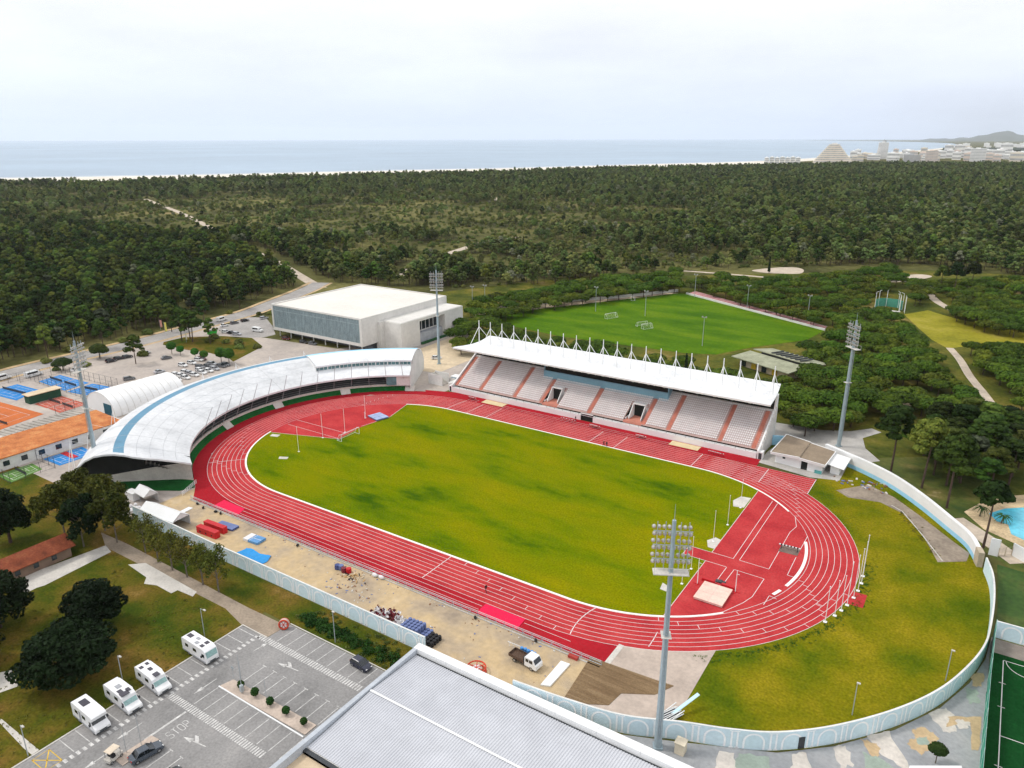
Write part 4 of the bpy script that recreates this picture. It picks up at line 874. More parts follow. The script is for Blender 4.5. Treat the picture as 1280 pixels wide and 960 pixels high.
# throwing cage among the pines
t = thing('throwing_cage','green net throwing cage with tall posts in a clearing of the pine grove','cage',(56,284,0),R_(-10))
b=MB()
CG=[(-6,-3),(-6,2),(-3,5),(3,5),(6,2),(6,-3)]
for (x,y) in CG: b.tube((x,y,0),(x,y,8.5),.14,n=6); b.tube((x,y,8.5),(x*.8,y-1,9.2),.1,n=5)
b.build('post',WHITE,t); b=MB()
for p,q in zip(CG[:-1],CG[1:]): b.face([(*p,.2),(*q,.2),(*q,4.6),(*p,4.6)])
b.build('net',M('green_net',(0.08,0.30,0.22),1,0.2,6,0.2),t); b=MB(); b.box(-7,7,-7,-3,.05,.12); b.build('throwing_slab',PALEC,t)
for x,y in ((6.8,-5),(8.4,-2.5),(9.6,-6)): b=MB(); b.tube((x,y,0),(x,y,8.6),.12,n=6); b.build('corner_post',WHITE,t)
# ================================================================ perimeter wall with the painted arcade
MURAL = M('mural_white', (0.90,0.92,0.92), 0.6, 0.06, 4, 0.06); WALLB = M('mural_pale_blue', (0.62,0.77,0.83), 0.25, 0.07, 2, 0.06)
WPA = [(-60,-64.0),(-30,-64.3),(0,-64.2),(29.2,-64.2)]
WPB = spline([(48,-64.9),(57,-63.9),(66,-62.2),(73.9,-58.7),(80.5,-56.1),(86.5,-52.9),(93.1,-47.1),(100.1,-38.6),(105.4,-29.8),(109,-20.5),(111,-12.4),(111.6,-4),(111.7,5),(111.2,13),(109.9,19.5)],10)
def arclen(P):
    S_=[0.0]
    for p,q in zip(P[:-1],P[1:]): S_.append(S_[-1]+math.hypot(q[0]-p[0],q[1]-p[1]))
    return S_
class Along:
    def __init__(s,P): s.P=P; s.S=arclen(P); s.L=s.S[-1]
    def at(s,d,off=0.0):
        d=max(0,min(s.L-1e-4,d)); i=int(np.searchsorted(s.S,d,side='right'))-1; i=min(i,len(s.P)-2); p,q=s.P[i],s.P[i+1]; l=s.S[i+1]-s.S[i]; u=(d-s.S[i])/l
        dx,dy=(q[0]-p[0])/l,(q[1]-p[1])/l; return (p[0]+dx*l*u+dy*off, p[1]+dy*l*u-dx*off)
def wallmesh(b, W, d0, d1, z1, th, m=0, n=None, mtop=None, zf=None, mi=None):
    n=n or max(1,int((d1-d0)/1.0)); D=[d0+(d1-d0)*i/n for i in range(n+1)]; Z=[zf(d) if zf else z1 for d in D]
    o=[W.at(d,0) for d in D]; i_=[W.at(d,-th) for d in D]
    b.strip([(*p,0) for p in o],[(*p,z) for p,z in zip(o,Z)],m); b.strip([(*p,z) for p,z in zip(i_,Z)],[(*p,0) for p in i_],m if mi is None else mi); b.strip([(*p,z) for p,z in zip(o,Z)],[(*p,z) for p,z in zip(i_,Z)],m if mtop is None else mtop)
    for k in (0,n): b.face([(*o[k],0),(*i_[k],0),(*i_[k],Z[k]),(*o[k],Z[k])],m)
def arcade(W, d0, d1, period, parent, h=3.3, w=2.9):
    n=int((d1-d0)/period)
    for i in range(n):
        c=d0+(i+.5)*period; b=MB()
        def ribbon(pts,wd=.30):
            A=[];B_=[]
            for k,p in enumerate(pts):
                q=pts[min(k+1,len(pts)-1)]; o_=pts[max(k-1,0)]; dx,dy=q[0]-o_[0],q[1]-o_[1]; l=math.hypot(dx,dy) or 1; nx,ny=-dy/l*wd/2,dx/l*wd/2
                A.append((*W.at(p[0]+nx,.02),p[1]+ny)); B_.append((*W.at(p[0]-nx,.02),p[1]-ny))
            b.strip(B_,A)
        zs=h-.45-w/2
        ribbon([(c-w/2,.12),(c-w/2,zs)]+[(c-w/2*math.cos(math.pi*k/10),zs+w/2*math.sin(math.pi*k/10)) for k in range(1,10)]+[(c+w/2,zs),(c+w/2,.12)])
        e=c+period/2
        for s in (-.42,.42): ribbon([(e+s,.12),(e+s,h-.2)],.27)
        for s in (-.42,.42): ribbon([(e+s-.3,.16),(e+s+.3,.16)],.26)
        ribbon([(e-.75,h-.22),(e+.75,h-.22)],.16)
        b.build('painted_arch',MURAL,parent)
t = thing('perimeter_wall','straight pale blue wall with painted white arches behind the row of sparse trees','wall',(0,0,0))
W = Along(WPA); b = MB(); wallmesh(b,W,0,W.L,3.3,.3,0,60,1,mi=0); b.build('wall_face',[WALLB,OFFW],t); arcade(W,1,W.L,4.6,t)
t = thing('perimeter_wall','curving pale blue wall with painted white arches round the dry lawn','wall',(0,0,0))
W = Along(WPB); b = MB(); wallmesh(b,W,0,W.L,3.3,.3,0,150,1,mi=0); b.build('wall_face',[WALLB,OFFW],t); arcade(W,1,W.L-14,5.6,t)
b = MB(); dd=[i for i in range(0,int(W.L)) if abs(W.at(i)[0]-89.5)<1.2][0]; b.face([(*W.at(dd,.045),0),(*W.at(dd+1.0,.045),0),(*W.at(dd+1.0,.045),2.2),(*W.at(dd,.045),2.2)]); b.build('door',DARKM,t)
t = thing('curved_wall','tall white curved wall with a light blue foot between the brown-roofed building and the gate','wall',(0,0,0))
W2 = Along(spline([(109.3,20.8),(106.9,28.4),(102.3,35.2),(95.9,43.9),(88.9,51.7),(81.8,57.2),(75.1,61.2),(69.5,64.4)],10))
b = MB(); wallmesh(b,W2,2.6,W2.L,0,.9,1,80,1,zf=lambda d:3.3+.45*math.sin(min(1,d/60)*2.2),mi=1); b.build('wall_face',[SKYB,WHITE],t)
b = MB(); D=[2.6+(W2.L-2.6)*i/70 for i in range(71)]; b.strip([(*W2.at(d,-.93),1.15) for d in D],[(*W2.at(d,-.93),0) for d in D]); b.build('painted_foot',SKYB,t)
b = MB(); b.prism([W2.at(-.2,.1),W2.at(2.6,.1),W2.at(2.6,-1.0),W2.at(-.2,-1.0)],0,3.4); tag(b.build('gate_pillar',M('buff_blockwork',(0.45,0.38,0.28),0.8,0.15,4,0.12)),'buff block pillar joining the two curved walls','pillar')
for i,(pts,l,h) in enumerate((([(110.2,27.6),(111.9,27.6)],'short white gate wall beside the buff pillar',4.0),([(114.4,29.9),(125,20.5)],'white wall beyond the gate beside the footpath',3.0))):
    b=MB(); p,q=pts; b.prism([p,q,(q[0]+.15,q[1]+.3),(p[0]+.15,p[1]+.3)],0,h); tag(b.build('gate_wall',WHITE),l,'wall')
meshfence('gate_fence',[(112.0,27.5),(114.4,29.8)],2.2,'buff mesh gate between the two white gate walls',M('buff_metal',(0.4,0.33,0.22)),1.2)
t = thing('arcaded_side_wall','short pale blue wall with painted arches behind the artificial pitch','wall',(0,0,0))
W3_ = Along([(112.2,-4.6),(135,-4.2)]); b=MB(); wallmesh(b,W3_,0,W3_.L,3.3,.35,0,6,1); b.build('wall_face',[WALLB,OFFW],t); arcade(W3_,.2,W3_.L,4.9,t)
# artificial pitch with its green screen fence
sheet('turf_pitch',[(112.2,-9.6),(140,-9.4),(140,-80),(112.2,-80)],0.05,TURF); sheet('turf_surround',[(111.9,-5),(140,-4.6),(140,-9.4),(111.9,-9.6)],0.06,M('grey_brown_gravel',(0.25,0.21,0.18)))
b=MB(); zq=.062; b.line((113.9,-11.2),(140,-11),.13,zq).line((113.9,-11.2),(113.9,-80),.13,zq).line((113.9,-31.6),(140,-31.4),.13,zq); b.pline([(117.5+3.2*math.cos(R_(a)),-11.2+3.2*math.sin(R_(a))) for a in range(180,361,12)],.12,zq)
for y in (-18,-24.5,-38.5): b.line((113.4,y),(114.4,y),.12,zq)
struct(b.build('pitch_lines',LINEW))
SCR=M('green_screen_cloth',(0.03,0.26,0.17),0.5,0.15,2,0.1)
meshfence('screen_fence',[(112.1,-6.2),(111.75,-23),(111.5,-60)],4.6,'tall fence with a green screen along the artificial pitch',M('pale_green_metal',(0.35,0.5,0.45)),4.2,SCR)
sheet('bank_lawn',[(112,24),(130,22),(130,-4.2),(112.2,-4.2),(112.6,6)],0.05,M('dark_bank_grass',(0,0,0),scale=0.1,detail=8,fine=1,fvar=0.3,stops=[(0.3,(0.02,0.06,0.006)),(0.5,(0.04,0.085,0.012)),(0.66,(0.09,0.10,0.02)),(0.8,(0.26,0.2,0.08))]))
# painted paving outside the wall
sheet('painted_paving',[(66,-62.6),(73.9,-59.2),(86.7,-53.3),(93.4,-47.5),(100.5,-39),(105.8,-30.1),(109.4,-20.8),(111.3,-12.6),(111.9,-5.5),(111.6,-60),(100,-75),(75,-75)],0.04,M('grey_paving',(0,0,0),scale=0.12,detail=7,fine=1.6,fvar=0.12,stops=[(0.3,(0.26,0.27,0.28)),(0.5,(0.34,0.345,0.35)),(0.7,(0.41,0.40,0.39))]))
PC={'w':M('cream_ground_paint',(0.60,0.55,0.49),0.3,0.12,2,0.12),'t':M('ochre_ground_paint',(0.52,0.38,0.22),0.3,0.12,2,0.12),'g':M('sage_ground_paint',(0.31,0.37,0.31),0.3,0.12,2,0.12)}
k=0
for c_,pts in (('w',[(93.4,-47.9),(94.8,-46.3),(96.6,-49.5),(95.1,-51.4)]),('w',[(97.1,-42.6),(99.9,-39.6),(103.4,-46.4),(99.6,-45.4)]),('t',[(96.4,-43.7),(98.7,-43.4),(99.6,-45.6),(98.7,-46.7)]),('g',[(97.1,-46.2),(99.7,-46.2),(101.6,-47.1),(98.3,-50.2)]),
  ('t',[(102.8,-37.2),(104.3,-35.9),(106.0,-37),(106.6,-39.3),(105.4,-40.6),(104.5,-42.3),(102.4,-41.0),(103.4,-39)]),('g',[(103.6,-38.6),(104.8,-37.8),(105.2,-39.8),(103.8,-40.2)]),('w',[(104.4,-32.4),(106.6,-29.4),(107.9,-30.5),(108.4,-34.3),(106.7,-35.4)]),('t',[(107.0,-31.5),(111.4,-28.6),(111.4,-36.4),(110.5,-37.1),(110.0,-30.9),(107.0,-34.1)]),
  ('t',[(109.3,-18.3),(111.2,-16.9),(111.1,-20.8),(109.7,-21.7)]),('w',[(88.6,-52.4),(90.3,-51.0),(92.6,-56),(89.5,-57)]),('g',[(82,-56.5),(86,-54.8),(88.5,-60),(82,-60)]),('g',[(108.9,-22.5),(110.5,-22.2),(111,-25.5),(109.6,-26.4)]),('w',[(79.5,-57.6),(81.5,-56.8),(83,-60.5),(80,-61)]),('w',[(108.2,-31.4),(109.8,-30.9),(109.9,-32.4),(108.4,-33.6)])):
    P_=[]
    for i,p in enumerate(pts):
        q=pts[(i+1)%len(pts)]
        for u in range(5): w_=.0 if u==0 else .28; P_.append((p[0]+(q[0]-p[0])*u/5+rnd.uniform(-w_,w_),p[1]+(q[1]-p[1])*u/5+rnd.uniform(-w_,w_)))
    b=MB(); k+=1; o_=sheet('ground_paint',P_,0.045+.002*k,PC[c_])
b=MB(); b.prism(GL([(1137,957),(1202,957),(1210,990),(1130,990)],2.2),0,2.2); tag(b.build('white_cabin',WHITE),'white flat roof just showing at the bottom edge beside the small tree','cabin')
# ================================================================ corrugated roof building
t = thing('corrugated_shed','large building with a pale corrugated metal roof and broad white parapet beside the car park','building',(0,0,0))
COR=M('pale_corrugated_sheet',(0,0,0),scale=0.05,fine=0.35,fvar=0.07,rough=0.45,spec=0.4,stops=[(0.3,(0.49,0.50,0.535)),(0.7,(0.58,0.59,0.62))])
X0,X1,Y1=28.9,96,-65.2; ym,yb=-78.2,-91.4
b=MB(); b.box(X0,X1,-92.2,Y1,0,1.7); b.build('wall',OFFW,t)
b=MB(); n=int((X1-X0-1.4)/.44)
for ya,yr,za,zr in ((Y1-1.9,ym,1.75,2.3),(yb,ym,1.75,2.3)):
    A=[];B_=[]
    for i in range(n):
        x=X0+.85+i*.44
        for dx,dz in ((0,0),(.10,.11),(.24,.11),(.34,0)): A.append((x+dx,ya,za+dz)); B_.append((x+dx,yr,zr+dz))
    b.strip(A,B_) if ya>yr else b.strip(B_,A)
b.build('roof',COR,t)
b=MB(); b.xprism([(ym-.2,2.46),(ym,2.56),(ym+.2,2.46)],X0+.9,X1-.5); b.build('ridge',WHITE,t)
b=MB(); b.box(X0,X1,Y1-1.5,Y1,1.7,2.7); b.build('parapet',WHITE,t)
b=MB(); b.box(X0,X0+.75,-100,Y1-1.5,0,2.65); b.build('parapet',M('grey_parapet',(0.45,0.48,0.52),0.2,0.1,2,0.08),t)
b=MB(); b.box(X0+.76,X1,Y1-1.95,Y1-1.51,1.6,1.72); b.build('gutter',DARKM,t)
JG=M('joint_grey',(0.5,0.5,0.5))
for i in range(9): b=MB(); x=X0+7*i; b.box(x-.03,x+.03,Y1-1.505,Y1+.004,2.1,2.704); b.build('parapet_joint',JG,t)
b=MB(); b.box(X0+.76,X1,-98,-92.21,1.0,1.25); b.box(X0+.76,X1,-92.2,-91.5,1.1,1.73,1); b.build('flat_roof',[M('beige_flat_roof',(0.56,0.44,0.30),0.2,0.12,1.5,0.1),DARKM],t)
b=MB(); b.box(X0,X1,-120,-98,0,1.2); b.build('low_wing',OFFW,t)
b=MB(); b.box(-.7,.7,-.7,.7,0,1.9).box(-.8,.8,-.8,.8,1.9,2.0); tag(b.build('utility_box',M('cream_box',(0.68,0.60,0.46)),loc=(74.8,-60.9,.04)),'cream utility box at the foot of the near floodlight mast','box')
# red-tiled house at the left edge
t = thing('tiled_house','small house with a dark red tiled roof at the left edge of the lawn','house',(0,0,0))
RT=M('dark_red_tiles',(0,0,0),scale=0.5,fine=3,fvar=0.25,stops=[(0.3,(0.13,0.03,0.012)),(0.55,(0.24,0.06,0.025)),(0.8,(0.34,0.13,0.06))])
b=MB(); b.box(-60.5,-55.2,-112,-81,0,2.7); b.build('wall',M('shaded_brick',(0.22,0.15,0.11)),t)
b=MB(); b.yprism([(-61.5,2.6),(-58,4.5),(-54.4,2.6),(-54.4,2.45),(-58,4.3),(-61.5,2.45)],-113,-80.2); b.build('roof',RT,t)
b=MB(); b.yprism([(-61.5,2.6),(-58,4.5),(-54.4,2.6)],-80.5,-80.25); b.build('gable',RT,t)
for i in range(5): b=MB(); y=-84-i*3.6; b.box(-55.18,-55.1,y-1,y,.9,2.0); b.build('window',GLASSD,t)
# ================================================================ crowd barrier along the near straight
t = thing('crowd_barrier','low grey metal railing along the near straight','railing',(0,0,0))
b=MB()
for zz in (1.05,.75,.2): b.tube((-57.5,-50.55,zz),(56.5,-50.3,zz),.05,n=5)
b.build('rail',M('pale_steel',(0.52,0.56,0.58),0.5,0.1,3,0.1,rough=.5),t); po=None
for i in range(58):
    x=-57.4+i*2.0; y=-50.55+.25*(i/57)
    if po is None: b=MB(); b.tube((0,0,0),(0,0,1.08),.05,n=5).box(-.05,.05,-.5,.5,0,.06); po=b.build('post',GALV,t,loc=(x,y,.05))
    else: o=po.copy(); C.objects.link(o); o.location=(x,y,.05)
b=MB()
for i in range(285): x=-57.3+i*.4; b.tube((x,-50.55+.25*(i/285),.2),(x,-50.55+.25*(i/285),1.05),.016,n=3)
b.build('bar',GALV,t)
b=MB(); b.box(-57.5,56.5,-51.0,-50.75,0.03,0.16); struct(b.build('yard_kerb',CONC))
t=thing('gate_railing','bent white railing at the corner of the track by the curved stand','railing',(-62.5,-47.5,0.05),R_(118))
b=MB()
for zz in (.3,.7,1.1): b.tube((-3.6,0,zz),(3.6,0,zz),.05,n=5)
b.build('rail',WHITE,t)
for i in range(9): b=MB(); b.tube((-3.6+i*.9,0,0),(-3.6+i*.9,0,1.15),.045,n=5); b.build('post',WHITE,t)
# ================================================================ things lying in the sandy yard
NAVY=M('navy_vinyl',(0.05,0.07,0.20),0.6,0.15,3,0.1,rough=.5); WV=M('white_vinyl',(0.72,0.70,0.70),0.5,0.08,3,0.06,rough=.5); BLV=M('mid_blue_vinyl',(0.10,0.27,0.52),0.5,0.12,3,0.1,rough=.5); MAR=M('maroon_plastic',(0.16,0.015,0.025),0.8,0.2,4,0.15,rough=.45)
def mat_block(x,y,rz,sx,sy,sz,m,l,lean=0,m2=None):
    t_=thing('crash_mat',l,'crash mat',(x,y,.06),rz); b=MB(); b.box(-sx/2,sx/2,-sy/2,sy/2,0,sz*.94); b.build('mat_body',m,t_)
    b=MB(); b.box(-sx/2-.03,sx/2+.03,-sy/2-.03,sy/2+.03,sz*.94,sz); b.box(-sx/2-.02,sx/2+.02,-sy/2-.035,-sy/2-.03,sz*.42,sz*.5); b.build('mat_cover',m2 or m,t_)
    for i in range(3): b=MB(); xx=-sx*.3+i*sx*.3; b.box(xx-.2,xx+.2,-sy/2-.06,-sy/2-.04,sz*.3,sz*.5); b.build('handle',BLACK,t_)
    return t_
mat_block(-38.4,-59.2,R_(3),6.4,1.3,1.6,RED,'long red crash mat standing on edge nearest the wall'); mat_block(-38.9,-56.9,R_(3),6.6,1.2,1.6,RED,'long red crash mat standing on edge nearer the track')
mat_block(-37.9,-54.6,R_(6),5.4,2.1,.5,NAVY,'dark blue crash mat lying flat behind the red ones',m2=SLATE)
t=thing('crash_mat','blue and white crash mat lying on the sand beside the blue tarpaulin','crash mat',(-27.6,-55.1,.06),R_(5))
b=MB(); b.box(-2.2,-.7,-1.3,1.3,0,.6); b.build('white_half',WV,t); b=MB(); b.box(-.68,2.2,-1.3,1.3,0,.55); b.build('blue_half',BLV,t); b=MB(); b.box(-.3,-.2,-1.3,1.3,.55,.57).box(-.68,2.2,-.1,0,.55,.57); b.build('seam',WV,t)
b=MB(); n=18; V=[]
for j in range(n+1):
    for i in range(n+1):
        u,v=i/n,j/n; x=(-25.5*(1-u)-17.4*u)*(1-v)+(-26.4*(1-u)-18.6*u)*v; y=(-63.6*(1-u)-63.0*u)*(1-v)+(-58.3*(1-u)-57.9*u)*v
        x+=.25*math.sin(v*9+u*2); y+=.22*math.sin(u*8); V.append((x,y,.12+.16*abs(math.sin(u*5+v*3+mnoise.noise((u*4,v*4,0))*2))+.10*mnoise.noise((u*9,v*9,3))))
b.mesh(V,[(j*(n+1)+i,j*(n+1)+i+1,(j+1)*(n+1)+i+1,(j+1)*(n+1)+i) for j in range(n) for i in range(n)])
tag(b.build('tarpaulin',M('bright_blue_tarpaulin',(0.01,0.25,0.60),0.4,0.12,2,0.1,rough=.45),smooth=True),'crumpled bright blue tarpaulin spread on the sand beside the wall','tarpaulin')
def marquee(x,y,rz,sx,sy,h,l):
    t_=thing('marquee',l,'tent',(x,y,.05),rz); b=MB(); b.xprism([(-sy/2,h),(0,h+1.5),(sy/2,h),(sy/2-.05,h-.2),(0,h+1.3),(-sy/2+.05,h-.2)],-sx/2,sx/2); b.build('roof',WHITE,t_)
    b=MB(); b.box(-sx/2+.05,sx/2-.05,sy/2-.08,sy/2-.04,0,h); b.face([(-sx/2,-sy/2,h),(-sx/2,sy/2,h),(-sx/2,0,h+1.4)]); b.face([(sx/2,-sy/2,h),(sx/2,0,h+1.4),(sx/2,sy/2,h)]); b.build('side_panel',WV,t_)
    for i in range(int(sx/3)+1):
        for s in (-1,1): b=MB(); b.tube((-sx/2+i*3,s*(sy/2-.1),0),(-sx/2+i*3,s*(sy/2-.1),h),.06,n=5); b.build('pole',GALV,t_)
marquee(-52.3,-60.9,R_(4),12.2,4.6,2.4,'long white marquee standing against the wall behind the row of trees')
marquee(-66.0,-57.0,R_(-6),5.4,3.6,2.3,'small white tent at the corner below the curved stand')
b=MB(); b.box(-1.6,1.6,-.9,.9,0,2.0); b.box(-1.7,1.7,-1,1,2.0,2.1); tag(b.build('container',WHITE,loc=(-69.8,-58.3,.05)),'small white cabin left of the small white tent','cabin')
for i,(x,y,s,l) in enumerate(((-62.5,-62.0,1.0,'heap of white sacks beside the long marquee'),(-65.2,-61.4,.8,'smaller heap of white sacks left of the long marquee'))):
    b=MB()
    for k in range(9): b.ball((rnd.uniform(-1.6,1.6)*s,rnd.uniform(-1,1)*s,.35+.5*(k%2)),.7*s,.55*s,.42*s,8,5,jit=.15)
    tag(b.build('sack_heap',WV,loc=(x,y,.05)),l,'heap')
b=MB(); b.prism([(-53.6,-57.8),(-52.2,-57.6),(-52.7,-53.3),(-54.0,-53.6)],.05,.22); tag(b.build('white_board',WHITE),'long white board lying on the sand beside the long marquee','board')
for x,y in ((-53.5,-51.5),(-50.5,-52),(-46.2,-51.6),(-44.5,-51.5),(-17.5,-51.6),(30.8,-51.4),(43.8,-50.9)):
    t_=thing('equipment_bag','small black bag beside the railing of the near straight','bag',(x,y,.05),rnd.uniform(0,3),'black bags along the railing'); b=MB(); b.ball((0,0,.28),.5,.28,.28,8,5,jit=.1); b.build('body',BLACK,t_); b=MB(); b.path([(-.25,0,.5),(-.1,0,.68),(.1,0,.68),(.25,0,.5)],.03,5); b.build('handle',DARKM,t_)
# heap of loose seats against the wall
def seat_shell(m):
    b=MB(); P=[(0,.42),(.1,.38),(.40,.36),(.46,.40)]
    b.xprism([(-.22,.10),(.2,.06),(.24,.12),(.30,.60),(.24,.60),(.18,.16),(-.22,.16)],-.24,.24); return b
kinds=[('white','white plastic stadium seat in the heap against the arcaded wall',WV),('maroon','maroon plastic stadium seat in the heap against the arcaded wall',MAR),('navy','navy blue plastic drum in the stack against the arcaded wall',SLATE),('black','black plastic drum in the stack against the arcaded wall',BLACK)]
proto={}
def heap(kind,x,y,z):
    nm,l,m=[q for q in kinds if q[0]==kind][0]
    if nm not in proto:
        if nm in('navy','black'): b=MB(); b.lathe([(.36,0),(.38,.05),(.36,.4),(.38,.45),(.36,.85),(.30,.9),(.05,.9)],10); o=b.build('plastic_drum',m)
        else: o=seat_shell(m).build('loose_seat',m)
        tag(o,l,'drum' if nm in('navy','black') else 'seat','%s %s in the wall heap'%(nm,'drums' if nm in('navy','black') else 'seats')); proto[nm]=o
    else: o=proto[nm].copy(); C.objects.link(o)
    o.location=(x,y,z); o.rotation_euler=(0,0,rnd.uniform(0,6)) if nm in('navy','black') else (rnd.uniform(-.9,.9),rnd.uniform(-.9,.9),rnd.uniform(0,6)); return o
for i in range(60): x=rnd.uniform(13.5,17.5); heap('white' if rnd.random()<.72 else 'maroon',x,rnd.uniform(-62.0,-59.2),rnd.uniform(.1,.9))
for i in range(46): x=rnd.uniform(16.2,19.8); heap('maroon' if rnd.random()<.75 else 'white',x,rnd.uniform(-61.6,-58.6),rnd.uniform(.1,1.0))
for i in range(40): x=rnd.uniform(19.4,22.4); heap('white',x,rnd.uniform(-62.2,-59.6),rnd.uniform(.1,.8))
for i in range(7):
    for j in range(4):
        for k in range(2 if i<5 else 1): heap('navy',22.2+i*.78,-62.0+j*.72+.06*i,.06+k*.92)
for i in range(3):
    for j in range(4): heap('black',27.6+i*.76,-62.2+j*.74,.06)
for i,(x,y,z_,m_,l) in enumerate(((-3.4,-53.3,.06,NAVY,'navy blue drum in the rubbish heap beside the railing'),(-2.6,-53.0,.06,SLATE,'slate blue drum in the rubbish heap beside the railing'),(-1.4,-53.4,.06,MAR,'maroon drum in the rubbish heap beside the railing'),(-.4,-53.0,.06,RED,'red drum in the rubbish heap beside the railing'))):
    b=MB(); b.lathe([(.55,0),(.6,.5),(.55,1.0),(.1,1.02)],12); tag(b.build('plastic_drum',m_,loc=(x,y,z_)),l,'drum')
b=MB()
for k in range(40): b.cbox(rnd.gauss(1.4,1.3),rnd.gauss(-53.6,.7),.05,rnd.uniform(.2,1.3),rnd.uniform(.08,.3),rnd.uniform(.05,.25),rnd.uniform(0,3),k%3)
tag(b.build('rubble',[M('splintered_wood',(0.40,0.25,0.10)),BLACK,SAND]),'scatter of broken boards and rubbish on the sand beside the railing',kind='stuff')
b=MB()
for k in range(90): b.cbox(rnd.uniform(-30,50),rnd.choice((rnd.uniform(-62,-52),rnd.gauss(-51.6,.3))),.05,rnd.uniform(.1,.5),rnd.uniform(.05,.3),.06,rnd.uniform(0,3),k%3)
for k in range(60): b.cbox(rnd.uniform(-2,10),rnd.uniform(-60,-54),.05,rnd.uniform(.1,.6),rnd.uniform(.05,.3),.06,rnd.uniform(0,3),k%3)
for k in range(40): b.cbox(rnd.uniform(74,88),rnd.uniform(47,53),.06,rnd.uniform(.2,1.2),rnd.uniform(.1,.6),rnd.uniform(.05,.3),rnd.uniform(0,3),k%3)
tag(b.build('debris',[PALEC,M('brown_scrap',(0.22,0.10,0.05)),SLATE]),'bits of rubble scattered over the sandy yard',kind='stuff')
for x,y,l in ((5.2,-51.2,'left white sack leaning on the railing'),(6.9,-51.1,'right white sack leaning on the railing')):
    b=MB(); b.ball((0,0,.4),.75,.4,.45,8,6,jit=.12); tag(b.build('sack',WV,loc=(x,y,.05),smooth=True),l,'sack')
# cable reels
def reel(x,y,z,tilt,rz,l,R0=1.5):
    t_=thing('cable_reel',l,'cable reel',(x,y,z),rz); t_.rotation_euler=(tilt,0,rz)
    for s in (0,.8):
        b=MB(); n=24
        for i in range(n):
            a0,a1=2*math.pi*i/n,2*math.pi*(i+1)/n; b.tube((R0*math.cos(a0),R0*math.sin(a0),s),(R0*math.cos(a1),R0*math.sin(a1),s),.13,n=6)
        for i in range(6): a=math.pi*2*i/6; b.tube((0,0,s),(R0*math.cos(a),R0*math.sin(a),s),.07,n=5)
        b.build('flange',M('orange_red_paint_%s'%l[:6],(0.55,0.06,0.03)),t_)
    b=MB(); b.lathe([(.55,0),(.55,.8)],16); b.build('core',WV,t_); b=MB(); b.lathe([(.95,.1),(1.0,.4),(.95,.7)],20); b.build('cable',M('pale_cable_%s'%l[:6],(0.55,0.42,0.36)),t_)
reel(39.6,-63.2,.2,0,0,'orange red cable reel lying flat by the white parapet',1.6)
reel(2.9,-72.6,.95,R_(80),R_(35),'round red cable reel standing at the corner of the car park',.85)
b=MB(); b.prism([(50.3,-53.2),(52.0,-53.1),(51.9,-59.6),(50.4,-60.2)],.05,.32); tag(b.build('white_slab',WHITE),'long white slab lying on the sand right of the flatbed truck','slab')
b=MB(); b.box(-.9,.9,-.35,.35,0,.5); tag(b.build('red_crate',M('dull_red_plastic',(0.38,0.05,0.04)),loc=(51.6,-51.2,.05)),'dull red crate beside the railing right of the truck','crate')
for i in range(5):
    b=MB(); b.lathe([(.30,0),(.32,.1),(.32,1.1),(.26,1.2),(.05,1.2)],10); o=b.build('gas_bottle',M('barrel_blue',(0.08,0.28,0.62)) if 'barrel_blue' not in bpy.data.materials else bpy.data.materials['barrel_blue'],loc=(43.4+i*.66,-54.9+.1*(i%2),.05)); tag(o,'tall blue drum in the row behind the flatbed truck','drum','blue drums behind the truck')
for i in range(4):
    b=MB(); b.tube((0,0,0),(0,0,1.0),.05,n=5); b.box(-.35,.35,-.03,.03,.8,1.0); tag(b.build('marker_stake',WHITE,loc=(40.6+i*.8,-54.6,.05)),'white marker stake in the row left of the blue drums','stake','white stakes by the truck')
# trailer of white frames by the arcaded wall
t=thing('frame_trailer','jumble of white frames and a long blue board at the foot of a mast','trailer',(71.0,-55.4,.08),R_(62))
b=MB()
for i in range(7): b.tube((-1.8,-1.0+i*.3,.5+.1*i),(1.9,-.9+i*.3,.7+.12*(i%3)),.07,n=5)
b.tube((-1.8,-1,.3),(1.9,-1,1.4),.08,n=5).tube((-1.8,.9,.3),(1.9,.9,1.5),.08,n=5); b.build('frame',WHITE,t); b=MB(); b.box(-1.6,1.6,-.9,.9,.35,.55); b.build('bed',DARKM,t)
for s in (-1,1): b=MB(); b.tube((-.3,s*.9,.32),(-.3,s*1.1,.32),.32,n=12); b.build('wheel',BLACK,t)
b=MB(); b.mesh([(.4,-.3,.6),(.4,.3,.6),(5.6,.3,2.2),(5.6,-.3,2.2),(.4,-.3,.7),(.4,.3,.7),(5.6,.3,2.3),(5.6,-.3,2.3)],[(0,1,2,3),(7,6,5,4),(0,3,7,4),(1,5,6,2),(2,6,7,3)]); b.build('blue_board',PBLUE,t)
